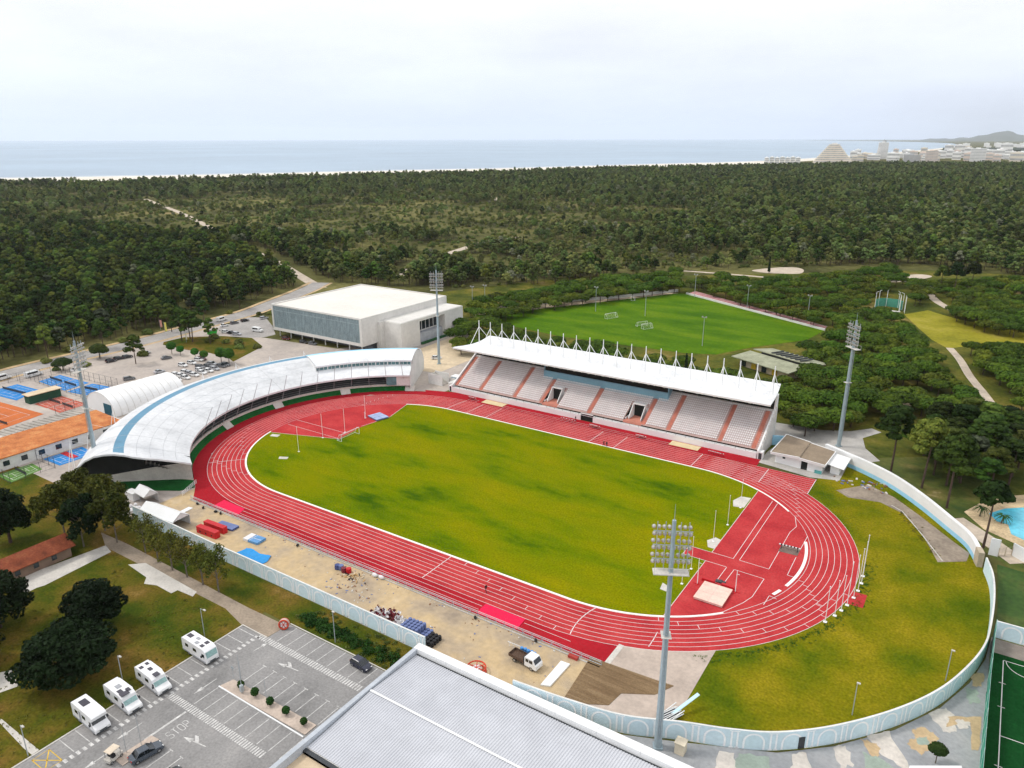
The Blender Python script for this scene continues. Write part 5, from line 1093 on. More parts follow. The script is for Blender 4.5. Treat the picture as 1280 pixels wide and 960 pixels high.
# ================================================================ lamp posts
def lamp(x,y,h,dx,l,g='street lamps round the car park'):
    t_=thing('street_lamp',l,'street lamp',(x,y,0),0,g); b=MB(); b.tube((0,0,0),(0,0,h),.085,.055,7); b.build('pole',GALV,t_)
    b=MB(); b.tube((0,0,h-.05),(dx,0,h+.1),.04,n=5); b.build('arm',GALV,t_); b=MB(); b.box(dx-.35 if dx<0 else dx-.1,dx+.1 if dx<0 else dx+.45,-.14,.14,h+.04,h+.2); b.build('lamp_head',PALEC,t_); return t_
lamp(-7.2,-82.4,5.9,1.0,'street lamp on the lawn behind the motorhome farthest from the others'); lamp(-7.6,-97.5,5.6,.5,'street lamp on the lawn between two motorhomes'); lamp(-4.6,-113.7,5.6,.5,'street lamp at the end of the slab path on the lawn')
lamp(13.9,-70.7,6.4,.0,'slim lamp post in the hedge beside the arcaded wall'); lamp(94.5,-40.1+.9,6.0,.0,'slim lamp post on the dry lawn left of another inside the curved wall'); lamp(106.0,-22.9+.4,6.0,.0,'slim lamp post on the dry lawn near the green screen fence')
for i,(x,y,h) in enumerate(((9.0,-86.9,4.6),(10.8,-88.2,7.4),(15.4,-87.1,4.2),(7.0,-86.9,2.6),(7.4,-103.5,5.6),(6.9,-105.5,4.4))):
    b=MB(); b.tube((0,0,0),(0,0,h),.05,.035,6); 
    if h<3: b.box(-.3,.3,-.03,.03,h-.5,h)
    if i==1: b.box(-.25,.25,-.25,.25,.3,1.5)
    tag(b.build('sign_post' if h<3 else 'thin_pole',GALV,loc=(x,y,.17)),['thin grey pole at the upper end of the planted island','tall thin pole with a dark box beside the first clipped shrub','thin grey pole between the second and third clipped shrubs','short sign post at the corner of the planted island','thin pole on the island beside the grey saloon','shorter thin pole on the island behind the cream buggy'][i],'pole')
# ================================================================ vehicles
CARG=M('car_window_glass',(0.012,0.016,0.02),0.5,0.2,2,0.1,rough=.08,spec=.7); TYRE=BLACK; RIM=M('alloy_rim',(0.45,0.46,0.47),1,0.1,4,0.1,rough=.3,metal=.7)
PAINT={}
def paint(n,c): PAINT.setdefault(n,M('car_paint_'+n,c,0.4,0.04,3,0.03,rough=.25,spec=.6,coat=.4)); return PAINT[n]
HEADL=M('headlight_glass',(0.7,0.7,0.68),1,0.1,4,0.1,rough=.1,spec=.7); TAILL=M('tail_light_red',(0.4,0.01,0.01),1,0.1,4,0.1,rough=.2)
def wheels(t,xs,hw,r):
    for x in xs:
        for s in (-1,1):
            b=MB(); b.tube((x,s*(hw-.2),r),(x,s*hw,r),r,n=14); w_=b.build('wheel',TYRE,t); b=MB(); b.tube((x,s*(hw-.01),r),(x,s*(hw+.015),r),r*.62,n=10); b.build('rim',RIM,w_)
def loft(b,secs,m=0):
    """secs: list of rings with equal counts"""
    n=len(secs[0]); V=[p for s in secs for p in s]; F=[]
    for k in range(len(secs)-1):
        for i in range(n): F.append((k*n+i,k*n+(i+1)%n,(k+1)*n+(i+1)%n,(k+1)*n+i))
    F+= [tuple(range(n-1,-1,-1)),tuple(range((len(secs)-1)*n,len(secs)*n))]; b.mesh(V,F,m)
def car(label,col,colname,group=None,style='hatch',L=4.2,Wd=1.76,H=1.46):
    t=thing('parked_car',label,'car',(0,0,0),0,group); p=paint(colname,col); h=Wd/2
    # lower body as lofted sections along x
    def ring(x,w,z0,z1,tum=.06): return [(x,-w,z0),(x,-w-.0,z0+.25),(x,-w+tum,z1),(x,w-tum,z1),(x,w,z0+.25),(x,w,z0)]
    b=MB(); loft(b,[ring(-L/2,h*.80,.34,.78),ring(-L/2+.18,h*.94,.24,.90),ring(-L/2+.9,h,.2,.95),ring(0,h,.2,.94),ring(L/2-1.1,h,.2,.90),ring(L/2-.45,h*.96,.22,.80),ring(L/2-.12,h*.86,.26,.68),ring(L/2,h*.74,.36,.58)]); b.build('body',p,t,smooth=False)
    if style=='hatch': g=[(-L/2+.22,.92),(-L/2+.62,H),(L/2-1.95,H),(L/2-1.05,.90)]
    elif style=='sedan': g=[(-L/2+.65,.93),(-L/2+1.25,H),(L/2-2.1,H),(L/2-1.15,.90)]
    else: g=[(-L/2+.12,.92),(-L/2+.35,H),(L/2-1.9,H),(L/2-1.0,.92)]
    b=MB(); w0,w1=h*.95,h*.76; V=[]
    for x,z in g:
        w=w0 if z<1.1 else w1; V+= [(x,-w,z),(x,w,z)]
    b.mesh(V,[(0,1,3,2),(4,5,7,6),(0,2,4,6),(1,7,5,3)]); cb=b.build('window_glass',CARG,t)
    b=MB(); x0,x1=g[1][0],g[2][0]; b.mesh([(x0-.05,-w1-.02,H-.03),(x1+.06,-w1-.02,H-.03),(x1+.06,w1+.02,H-.03),(x0-.05,w1+.02,H-.03),(x0+.1,-w1+.12,H+.04),(x1-.1,-w1+.12,H+.04),(x1-.1,w1-.12,H+.04),(x0+.1,w1-.12,H+.04)],[(4,5,6,7),(0,1,5,4),(1,2,6,5),(2,3,7,6),(3,0,4,7)]); b.build('roof',p,t)
    xm=x0+(x1-x0)*.5
    for s in (-1,1):
        for (xa,za),(xb,zb) in ((g[0],g[1]),(g[2],g[3]),((xm,.93),(xm,H-.02))): b=MB(); b.tube((xa,s*w0,za),(xb,s*(w1+.01),zb),.045,n=4); b.build('pillar',p,t)
    wheels(t,(-L/2+.78,L/2-.82),h,.31)
    for s in (-1,1):
        b=MB(); b.box(L/2-.28,L/2-.06,s*h*.62-.16,s*h*.62+.16,.58,.70); b.build('headlight',HEADL,t); b=MB(); b.box(-L/2+.0,-L/2+.12,s*h*.66-.14,s*h*.66+.14,.66,.84); b.build('tail_light',TAILL,t)
        b=MB(); b.box(L/2-1.35,L/2-1.15,s*(h+.02)-.09,s*(h+.02)+.09,.90,1.03); b.build('mirror',p,t)
    return t
COL={'white':(0.75,0.75,0.74),'silver':(0.42,0.43,0.45),'grey':(0.12,0.125,0.135),'black':(0.012,0.012,0.015),'darkblue':(0.006,0.009,0.03),'darkred':(0.10,0.008,0.012),'steelblue':(0.05,0.065,0.085)}
# near car park
c=car('dark blue hatchback parked beside the grass verge under the arcaded wall',COL['darkblue'],'dark_blue'); c.location=(22.4,-72.9,.055); c.rotation_euler=(0,0,R_(-4))
c=car('dark grey saloon parked on the island nearest the STOP marking',COL['steelblue'],'steel_blue',style='sedan',L=4.7); c.location=(9.9,-104.2,.17); c.rotation_euler=(0,0,R_(80))
c=car('black car cut off by the bottom edge of the car park',COL['black'],'black',style='sedan',L=4.6); c.location=(16.6,-105.3,.055); c.rotation_euler=(0,0,R_(88))
# cars behind the curved stand
V_={}
def put(colk,x,y,rz,label,group=None,style='hatch'):
    k=(colk,style)
    if k not in V_: V_[k]=car(label,COL[colk],colk,group,style); o=V_[k]; o.location=(x,y,.03); o.rotation_euler=(0,0,rz)
    else:
        o=dup(V_[k],(x,y,.03),rz,label)
        if group: o['group']=group
        elif 'group' in o.keys(): del o['group']
    return o
gw='white cars in the rows behind the curved stand'; lw='white car parked in the rows between the curved stand and the small trees'
for x,y,a in ((-162.3,22.0,8),(-162.3,18.0,5),(-163.8,26.3,10),(-153.2,13.0,6),(-153.2,9.0,4),(-147.2,12.7,3),(-147.4,16.2,5),(-147.3,19.0,4),(-150.6,17.5,6),(-147,8.8,3),(-147.3,5.4,3),(-150.6,9.3,4)): put('white',x,y,R_(a+2),lw,gw)
gs='silver cars in the rows behind the curved stand'
for x,y,a in ((-154.3,25.6,12),(-150.5,13.0,5),(-147.6,22.0,6),(-151.2,5.0,4)): put('silver',x,y,R_(a),'silver car parked in the rows between the curved stand and the small trees',gs)
gd='dark cars in the rows behind the curved stand'
for x,y,a in ((-154.6,20.4,10),(-152.8,22.8,9),(-148.6,25.8,8),(-148.8,27.8,8)): put('grey',x,y,R_(a),'dark grey car parked in the rows between the curved stand and the small trees',gd)
put('darkred',-163.8,27.8,R_(2),'dark red car beside the small trees behind the curved stand',style='wagon')
put('white',-191.5,20.5,R_(100),'white car alone at the road side of the worn car park',style='wagon'); put('grey',-177.4,20.7,R_(75),'dark grey car alone in the middle of the worn car park',style='sedan'); put('silver',-162.0,7.8,R_(80),'silver car alone at the far end of the tunnel tent',style='sedan'); put('grey',-163.5,-3.5,R_(70),'dark car at the far left corner behind the tunnel tent',style='wagon')
for i,(x,y) in enumerate(((-192.3,5.9),(-193.1,9.7),(-192.4,12.9))): put('black',x,y,R_(85),['black car nearest the dense round tree beside the road','black car second from the dense round tree beside the road','black car third from the dense round tree beside the road'][i])
put('white',-191.6,-8.2,R_(95),'white car behind the far floodlight mast beside the blue courts',style='sedan')
put('white',-205.0,69.0,R_(80),'white car on the hall car park nearest the road',style='sedan'); put('grey',-205.5,75.1,R_(85),'dark grey car on the hall car park beside the road'); put('black',-205.3,81.1,R_(85),'black car on the hall car park beside the road',style='wagon')
put('white',-193.6,61.4,R_(20),'white car left in the inner row of the hall car park',style='hatch'); put('black',-190.1,61.8,R_(20),'black car in the inner row of the hall car park',style='sedan'); put('silver',-186.2,61.8,R_(20),'silver car at the end of the inner row of the hall car park',style='wagon'); put('silver',-201.8,89.8,R_(80),'silver car at the far end of the hall car park',style='sedan' if ('silver','x') in V_ else 'wagon')
put('darkred',-160.5,68.3,R_(5),'dark red car under the overhang of the hall'); put('black',-149.5,68.6,R_(4),'black car under the overhang of the hall',style='hatch'); put('grey',-144,68.8,R_(4),'dark grey car under the overhang of the hall',style='hatch')
put('white',-84.5,80.8,R_(40),'white car on the sand beside the floodlight mast by the grandstand',style='hatch')
def van(label,x,y,rz,L=5.4):
    t=thing('parked_van',label,'van',(x,y,.03),rz); p=paint('white',COL['white']); h=.95
    b=MB(); b.yprism([(-L/2,.3),(-L/2,2.15),(L/2-1.75,2.2),(L/2-.95,1.35),(L/2-.1,1.1),(L/2,.4)],-h,h); b.build('body',p,t)
    b=MB(); b.mesh([(L/2-1.70,-h*.86,2.1),(L/2-1.70,h*.86,2.1),(L/2-.96,h*.9,1.4),(L/2-.96,-h*.9,1.4)],[(0,3,2,1)]); b.build('windscreen',CARG,t)
    for s in (-1,1): b=MB(); b.box(-L/2+.4,L/2-1.9,s*(h+.01)-.01,s*(h+.01)+.01,1.3,1.95); b.build('side_window',CARG,t)
    wheels(t,(-L/2+.9,L/2-.95),h,.34); return t
van('silver white van parked beside the blue courts and the road',-198.5,-20.6,R_(95),6.2); van('white van driving on the back road beside the hall car park',-216,75.8,R_(98)); van('white van parked at the left wall of the hall',-183.0,70.9,R_(8)); van('white van at the left edge beside the road',-203.6,-29.0,R_(95))
# green skip
t=thing('skip','bright green skip on the hall car park','skip',(-197.0,56.5,.05),R_(30)); b=MB(); b.yprism([(-1.6,0),(-2.2,1.7),(2.2,1.7),(1.6,0)],-1.1,1.1); b.build('body',M('bright_green_paint',(0.03,0.40,0.04)),t); b=MB(); b.box(-2.0,2.0,-.9,.9,1.7,1.72); b.build('load',DARKM,t)
# motorhomes
MHW=M('motorhome_white',(0.80,0.80,0.80),0.3,0.03,2,0.03,rough=.35,spec=.4); MHG=M('motorhome_grey_trim',(0.35,0.36,0.38)); PANEL=M('solar_panel',(0.05,0.045,0.06),0.8,0.2,3,0.15,rough=.2,spec=.5); SCRN=M('silver_screen_blind',(0.28,0.44,0.42),1.2,0.2,4,0.15,rough=.25,spec=.5)
def motorhome(label,x,y,kind,L=7.0,panels=(),rz=0.0):
    t=thing('motorhome',label,'motorhome',(x,y,.06),rz,None); h=1.14; X0,X1=-L/2,L/2; b=MB()
    if kind=='A': prof=[(X0,.45),(X0,2.85),(X0+.25,3.0),(X1-1.0,3.0),(X1-.35,2.6),(X1-.05,1.45),(X1,.9),(X1-.05,.4)]
    elif kind=='low': prof=[(X0,.45),(X0,2.7),(X0+.25,2.85),(X1-2.4,2.85),(X1-1.65,2.55),(X1-1.55,2.15),(X1-1.0,1.45),(X1-.15,1.15),(X1,.9),(X1-.05,.4)]
    else: prof=[(X0,.45),(X0,2.9),(X0+.25,3.05),(X1-1.2,3.05),(X1-.75,2.8),(X1-.85,2.25),(X1-1.35,2.05),(X1-.95,1.45),(X1-.15,1.15),(X1,.9),(X1-.05,.4)]
    b.yprism(prof,-h,h); b.build('body',MHW,t)
    b=MB(); i=[k for k in range(len(prof)-1) if prof[k][0]>X1-1.8 and prof[k][1]>1.4 and prof[k+1][1]<=1.5][0]; (xa,za),(xb,zb)=prof[i],prof[i+1]; nx,nz=(za-zb),(xb-xa); l=math.hypot(nx,nz); nx,nz=nx/l*.03,nz/l*.03
    f=lambda u,s:(xa+(xb-xa)*u+nx,s*(h-.13),za+(zb-za)*u+nz); b.face([f(.08,-1),f(.96,-1),f(.96,1),f(.08,1)]); b.build('windscreen',SCRN if kind!='alcove' else CARG,t)
    for s in (-1,1):
        b=MB(); b.box(X1-1.75,X1-1.15,s*(h+.012)-.01,s*(h+.012)+.01,1.42,1.98) if kind!='A' else b.box(X1-1.35,X1-.6,s*(h+.012)-.01,s*(h+.012)+.01,1.45,2.1); b.build('cab_window',CARG,t)
        b=MB(); b.box(X0+1.0,X0+1.9,s*(h+.012)-.01,s*(h+.012)+.01,1.6,2.2); b.build('side_window',CARG,t); b=MB(); b.box(-.3,.7,s*(h+.012)-.01,s*(h+.012)+.01,1.6,2.2); b.build('side_window',CARG,t)
        b=MB(); b.box(X0+.05,X1-.4,s*(h+.01)-.008,s*(h+.01)+.008,.5,.72); b.build('skirt_trim',MHG,t)
        b=MB(); b.box(X1-.12,X1+.02,s*.72-.2,s*.72+.2,.78,.98); b.build('headlight',HEADL,t); b=MB(); b.box(X1-1.25,X1-1.05,s*(h+.2)-.12,s*(h+.2)+.12,1.45,1.85); b.build('mirror',DARKM,t)
    b=MB(); b.box(X0+2.2,X0+2.85,-h-.022,-h-.005,.55,2.45); b.build('door',MHG if kind=='alcove' else MHW,t)
    b=MB(); b.box(X1-.06,X1+.03,-.55,.55,.62,.82); b.box(X1-.1,X1+.05,-h+.05,h-.05,.38,.55); b.build('grille',DARKM,t)
    wheels(t,(X0+1.75,X1-.95),h,.34); zt=max(p[1] for p in prof)
    for (px_,py_,sx,sy,dk) in panels: b=MB(); b.box(px_-sx/2,px_+sx/2,py_-sy/2,py_+sy/2,zt,zt+.06); b.build('solar_panel' if dk else 'roof_hatch',PANEL if dk else MHG,t)
    b=MB(); b.tube((X0+.7,h+.08,2.75),(X1-2.6,h+.08,2.75),.08,n=6); b.build('awning_roll',MHW,t); return t
motorhome('integrated white motorhome standing alone nearest the paved path','-3.3' and -3.1,-86.0,'A',7.2,((-2.5,.0,1.2,.8,1),(.2,-.5,.8,.6,0),(1.6,.5,.8,.7,1),(1.7,-.5,.8,.6,1),(-.6,.3,.9,.5,0)),R_(-2))
motorhome('white motorhome with a blue roundel on its back, second nearest the paved path',-2.9,-94.9,'low',7.0,((-2.4,.5,.7,.5,1),(-2.2,-.6,.7,.6,1),(-.7,.1,.9,.6,1),(1.3,.0,1.1,.9,1)),R_(-3))
motorhome('white motorhome with three dark roof panels, between two other motorhomes',-3.0,-100.0,'low',7.2,((-1.0,.0,1.0,.8,0),(.9,.55,.9,.6,1),(.4,-.45,1.0,.7,1),(1.4,-.3,1.0,1.3,1)),R_(-2))
motorhome('older white motorhome with an overcab bed, nearest the yellow hatching',-3.2,-105.0,'alcove',7.0,((-1.5,.0,1.7,1.1,1),(-1.0,.0,.04,1.1,0)),R_(-2))
b=MB(); b.tube((0,-.03,0),(0,.03,0),.42,n=16); o=tag(b.build('wheel_cover',M('blue_roundel',(0.05,0.32,0.62)),loc=(-6.47,-94.3,1.8)),'round blue cover hung on the back of a motorhome','cover'); o.rotation_euler=(0,0,R_(90))
# cream buggy on the island
t=thing('golf_buggy','cream golf buggy with a canopy on the island behind the grey saloon','buggy',(6.6,-107.2,.17),R_(100)); b=MB(); b.box(-1.15,1.15,-.6,.6,.3,.75); b.build('body',PALEC,t); b=MB(); b.box(-.9,.8,-.65,.65,1.8,1.9); b.build('canopy',M('cream_canopy',(0.66,0.56,0.44)),t)
for sx in (-.85,.75):
    for sy in (-.6,.6): b=MB(); b.tube((sx,sy,.7),(sx,sy,1.8),.03,n=5); b.build('pillar',DARKM,t)
b=MB(); b.box(-.5,.0,-.55,.55,.75,1.25); b.build('seat',BLACK,t); wheels(t,(-.8,.8),.62,.24)
# flatbed truck
t=thing('flatbed_truck','white double-cab flatbed truck with a brown load bed on the sandy yard','truck',(45.4,-56.9,.05),R_(-6)); h=.95; b=MB(); b.yprism([(.5,.55),(.5,2.15),(.7,2.3),(2.3,2.3),(2.75,1.5),(2.95,1.3),(2.95,.5)],-h,h); b.build('cab',MHW,t)
b=MB(); b.mesh([(2.335,-h*.88,2.24),(2.335,h*.88,2.24),(2.77,h*.9,1.52),(2.77,-h*.9,1.52)],[(0,3,2,1)]); b.build('windscreen',CARG,t)
for s in (-1,1):
    for x0,x1 in ((.75,1.35),(1.5,2.2)): b=MB(); b.box(x0,x1,s*(h+.01)-.01,s*(h+.01)+.01,1.45,2.05); b.build('side_window',CARG,t)
    b=MB(); b.box(2.9,2.97,s*.65-.18,s*.65+.18,.8,1.0); b.build('headlight',HEADL,t)
bedm=M('brown_load_bed',(0.10,0.06,0.04),0.6,0.2,3,0.2); b=MB(); b.box(-2.9,.35,-1.0,1.0,.8,.95); b.build('load_floor',bedm,t)
b=MB(); b.box(-2.9,.35,-1.0,-.94,.95,1.35); b.build('side_board',bedm,t); b=MB(); b.box(-2.9,.35,.94,1.0,.95,1.35); b.build('side_board',bedm,t); b=MB(); b.box(-2.96,-2.9,-1.0,1.0,.8,1.35); b.build('tailgate',bedm,t); b=MB(); b.box(.3,.4,-1,1,.95,2.1); b.build('headboard',DARKM,t)
b=MB(); b.box(-2.8,2.6,-.4,.4,.45,.8); b.build('chassis',DARKM,t); wheels(t,(-1.7,1.9),.95,.38)
# ================================================================ people
def person(x,y,z,rz,label,shirt,trousers,stride=.25):
    vs=[(0,0,.95),(0,0,1.15),(0,0,1.38),(0,0,1.50),(0,.02,1.64),(0,.02,1.74),(.10,0,.92),(.11,stride*.5,.5),(.11,stride*.75,.08),(.11,stride*.75+.16,.05),(-.10,0,.92),(-.11,-stride*.3,.5),(-.11,-stride*.9,.08),(-.11,-stride*.9+.16,.05),(.19,0,1.40),(.25,-.05,1.14),(.26,.06,.90),(-.19,0,1.40),(-.25,.04,1.14),(-.26,.14,.92)]
    es=[(0,1),(1,2),(2,3),(3,4),(4,5),(0,6),(6,7),(7,8),(8,9),(0,10),(10,11),(11,12),(12,13),(2,14),(14,15),(15,16),(2,17),(17,18),(18,19)]
    rs=[.14,.15,.16,.06,.105,.09,.10,.075,.05,.05,.10,.075,.05,.05,.07,.05,.04,.07,.05,.04]
    me=bpy.data.meshes.new('person'); me.from_pydata(vs,es,[]); o=bpy.data.objects.new('person',me); C.objects.link(o)
    sk=o.modifiers.new('skin','SKIN'); o.modifiers.new('sub','SUBSURF').levels=1; o.modifiers['sub'].render_levels=1
    for v,r in zip(me.skin_vertices[0].data,rs): v.radius=(r,r)
    me.skin_vertices[0].data[0].use_root=True
    m=bpy.data.materials.new('clothes_and_skin'); m.use_nodes=True; nt=m.node_tree; N=nt.nodes; Lk=nt.links.new; tc=N.new('ShaderNodeTexCoord'); sp=N.new('ShaderNodeSeparateXYZ'); rp=N.new('ShaderNodeValToRGB'); rp.color_ramp.interpolation='CONSTANT'
    dv=N.new('ShaderNodeMath'); dv.operation='DIVIDE'; dv.inputs[1].default_value=1.9; Lk(tc.outputs['Object'],sp.inputs[0]); Lk(sp.outputs['Z'],dv.inputs[0]); Lk(dv.outputs[0],rp.inputs['Fac'])
    el=rp.color_ramp.elements; 
    for p,c in ((.06,trousers),(.52,shirt),(.79,(.42,.24,.17)),(.90,(.02,.015,.012))): e=el.new(p); e.color=(*c,1)
    el[0].color=(.02,.02,.02,1); el[-1].color=(.02,.015,.012,1); Lk(rp.outputs['Color'],N['Principled BSDF'].inputs['Base Color']); N['Principled BSDF'].inputs['Roughness'].default_value=.9; me.materials.append(m)
    o.location=(x,y,z); o.rotation_euler=(0,0,rz); tag(o,label,'person'); return o
D1=(.012,.012,.015)
person(13.7,36.2,.09,R_(150),'person in dark clothes standing left of another on the far straight',D1,D1); person(14.7,36.0,.09,R_(200),'person in dark clothes standing right of another on the far straight',(.02,.02,.03),D1)
person(-3.0,49.6,.09,R_(90),'person in dark clothes beside the dark door of the grandstand',(.02,.02,.02),D1); person(27.5,-43.2,.09,R_(60),'person in dark clothes walking on the near straight',(.03,.008,.01),D1,.5)
# ================================================================ vegetation
rs = np.random.RandomState(11)
def leafcloud(clumps, n, size, jit=0.35, up=0.35, fill=0.25):
    """N small leaf sprays spread through the clumps' volume, thick near their surface; returns verts, faces"""
    w = np.array([c[3]*c[4]+c[4]*c[5]+c[3]*c[5] for c in clumps]); ci = rs.choice(len(clumps), n, p=w/w.sum()); K = np.array(clumps, float)
    d = rs.normal(size=(n,3)); d[:,2] += up*np.abs(d[:,2])*0.6; d /= np.linalg.norm(d,axis=1)[:,None]
    r = np.where(rs.rand(n) < fill, rs.rand(n)**.5, 0.82+0.26*rs.rand(n))
    c = K[ci,:3]+d*K[ci,3:6]*r[:,None]
    nrm = d+rs.normal(size=(n,3))*jit+np.array([0,0,up]); nrm /= np.linalg.norm(nrm,axis=1)[:,None]
    a = np.cross(nrm, rs.normal(size=(n,3))); a /= np.linalg.norm(a,axis=1)[:,None]; b_ = np.cross(nrm,a)
    s = size*(0.6+0.8*rs.rand(n))[:,None]
    P = np.stack([c-a*s-b_*s*.55, c+a*s*.4-b_*s*.8, c+a*s+b_*s*.35, c-a*s*.3+b_*s*.8],1).reshape(-1,3)
    return P, n
def cloudmesh(name, P, n, mat):
    me = bpy.data.meshes.new(name); me.vertices.add(4*n); me.vertices.foreach_set('co', P.astype(np.float32).ravel()); me.loops.add(4*n); me.loops.foreach_set('vertex_index', np.arange(4*n,dtype=np.int32))
    me.polygons.add(n); me.polygons.foreach_set('loop_start', np.arange(0,4*n,4,dtype=np.int32)); me.polygons.foreach_set('loop_total', np.full(n,4,np.int32)); me.materials.append(mat); me.update(calc_edges=True); me.validate(); return me
BARK = M('pine_bark',(0.085,0.055,0.042),0.8,0.3,4,0.25); BARKG = M('grey_bark',(0.16,0.135,0.11),0.8,0.3,4,0.25)
def tree(name, trunk_mb, clumps, n, size, leaf, bark, label, cat='tree', group=None, loc=(0,0,0), up=.35, jit=.35, fill=.25):
    t = thing(name,label,cat,loc,0,group); trunk_mb.build('trunk',bark,t); P,k = leafcloud(clumps,n,size,jit,up,fill)
    o = bpy.data.objects.new('crown',cloudmesh('crown',P,k,leaf)); C.objects.link(o); o.parent = t; return t
def stand_tones(m, lo=.68, hi=1.42, dead=None):
    """whole stands of trees differ in tone over some 90 m, and a few trees are dead and grey-brown"""
    nt=m.node_tree; N=nt.nodes; Lk=nt.links.new; hs=[n for n in N if n.type=='HUE_SAT'][0]; src=hs.inputs['Value'].links[0].from_socket
    oi=N.new('ShaderNodeObjectInfo'); nz_=N.new('ShaderNodeTexNoise'); nz_.inputs['Scale'].default_value=.011; nz_.inputs['Detail'].default_value=3; Lk(oi.outputs['Location'],nz_.inputs['Vector'])
    mr=N.new('ShaderNodeMapRange'); mr.inputs['From Min'].default_value=.3; mr.inputs['From Max'].default_value=.7; mr.inputs['To Min'].default_value=lo; mr.inputs['To Max'].default_value=hi; Lk(nz_.outputs['Fac'],mr.inputs['Value'])
    mu=N.new('ShaderNodeMath'); mu.operation='MULTIPLY'; Lk(src,mu.inputs[0]); Lk(mr.outputs['Result'],mu.inputs[1]); Lk(mu.outputs[0],hs.inputs['Value'])
    if dead:
        gt=N.new('ShaderNodeMath'); gt.operation='GREATER_THAN'; gt.inputs[1].default_value=dead; Lk(oi.outputs['Random'],gt.inputs[0])
        sa=N.new('ShaderNodeMapRange'); sa.inputs['To Min'].default_value=1.0; sa.inputs['To Max'].default_value=.5; Lk(gt.outputs[0],sa.inputs['Value']); Lk(sa.outputs['Result'],hs.inputs['Saturation'])
def trunk_pine(h, lean, r, limbs):
    b = MB(); p = Vector((0,0,-.3)); n = 5; pts=[]
    for i in range(n+1):
        u=i/n; pts.append(Vector((lean[0]*u*u+.12*math.sin(3*u+lean[1]),lean[1]*u*u,h*u-.3*(1-u))))
    for i in range(n): b.tube(pts[i],pts[i+1],r*(1-.13*i),r*(1-.13*(i+1)),7,cap=False)
    for (c) in limbs:
        u=min(.95,max(.45,(c[2]-1.6)/h)); k=int(u*n); s=pts[k].lerp(pts[k+1],u*n-k); b.tube(s,Vector(c[:3]),r*.34,r*.10,5,cap=False)
    return b
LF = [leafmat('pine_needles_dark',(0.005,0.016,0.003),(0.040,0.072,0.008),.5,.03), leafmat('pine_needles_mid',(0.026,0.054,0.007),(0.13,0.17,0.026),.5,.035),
      leafmat('pine_needles_grey',(0.052,0.082,0.018),(0.19,0.225,0.068),.5,.035), leafmat('scrub_leaves',(0.06,0.085,0.015),(0.19,0.21,0.05),.4,.03)]
for m_ in LF[:3]: stand_tones(m_, dead=.975)
UMB = [leafmat('umbrella_pine_needles',(0.013,0.045,0.003),(0.10,0.165,0.013),.3,.015,.35), leafmat('umbrella_pine_needles_olive',(0.022,0.050,0.003),(0.135,0.170,0.015),.3,.02,.35)]
def pine_clumps(h, spread, k):
    cl=[(rs.normal()*.25,rs.normal()*.25,h-.8,1.3*spread,1.3*spread,.9)]
    for i in range(k):
        a=2.4*i+rs.rand()*.8; z=h-1.0-(i+.5)/k*h*.46+rs.normal()*.25; rr=(.8+1.5*((h-z)/(h*.5))**.6)*spread*(.7+.5*rs.rand()); s=(.62+.62*rs.rand())*spread
        cl.append((rr*math.cos(a),rr*math.sin(a),z,s*1.15,s*1.15,s*.62))
    return cl
PL='maritime pine with a bare trunk in the front ranks of the forest'; PG='pines at the near edge of the forest'
pines=[]
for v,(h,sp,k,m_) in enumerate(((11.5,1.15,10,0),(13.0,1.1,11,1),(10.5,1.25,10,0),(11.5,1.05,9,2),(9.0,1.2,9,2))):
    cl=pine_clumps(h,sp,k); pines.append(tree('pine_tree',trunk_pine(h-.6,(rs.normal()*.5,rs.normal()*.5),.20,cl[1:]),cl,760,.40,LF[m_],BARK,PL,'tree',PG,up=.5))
umbs=[]
for v,(h,R0,m_) in enumerate(((6.8,4.8,0),(6.2,4.4,1),(7.4,5.2,0),(5.6,4.0,1))):
    cl=[(0,0,h-1.0,R0*.55,R0*.55,.95)]
    for i in range(7): a=.9*i+rs.rand()*.4; cl.append((R0*.62*math.cos(a),R0*.62*math.sin(a),h-1.75+rs.normal()*.2,R0*.38,R0*.38,.95+.2*rs.rand()))
    for i in range(4): a=1.57*i+rs.rand(); cl.append((R0*.3*math.cos(a),R0*.3*math.sin(a),h-1.25+rs.normal()*.15,R0*.36,R0*.36,.9))
    umbs.append(tree('umbrella_pine',trunk_pine(h-1.6,(rs.normal()*.3,rs.normal()*.3),.24,[(c[0],c[1],c[2]-.4) for c in cl[1:8]]),cl,1500,.36,UMB[m_],BARK,'rounded umbrella pine in the dense grove behind the grandstand','tree','umbrella pines of the grove',up=.55,fill=.15))
b=MB(); b.tube((0,0,-.2),(0,0,.8),.12,.05,5); bush0=tree('scrub_bush',b,[(0,0,.8,1.3,1.3,.8),(.9,.4,.6,.9,.9,.6),(-.6,.7,.5,.8,.8,.55)],260,.34,LF[3],BARK,'low olive scrub bush at the edge of the forest road','bush','scrub bushes by the road')
def poisson(poly, d, tries=12000, seed=3):
    r_=np.random.RandomState(seed); A=np.array(poly); lo,hi=A.min(0),A.max(0); cell={}; out=[]
    for _ in range(tries):
        x,y=lo+(hi-lo)*r_.rand(2)
        if not inpoly(x,y,poly): continue
        i,j=int(x//d),int(y//d); ok=True
        for a in (-1,0,1):
            for c in (-1,0,1):
                for q in cell.get((i+a,j+c),()):
                    if (q[0]-x)**2+(q[1]-y)**2<d*d: ok=False
        if ok: cell.setdefault((i,j),[]).append((x,y)); out.append((x,y))
    return out
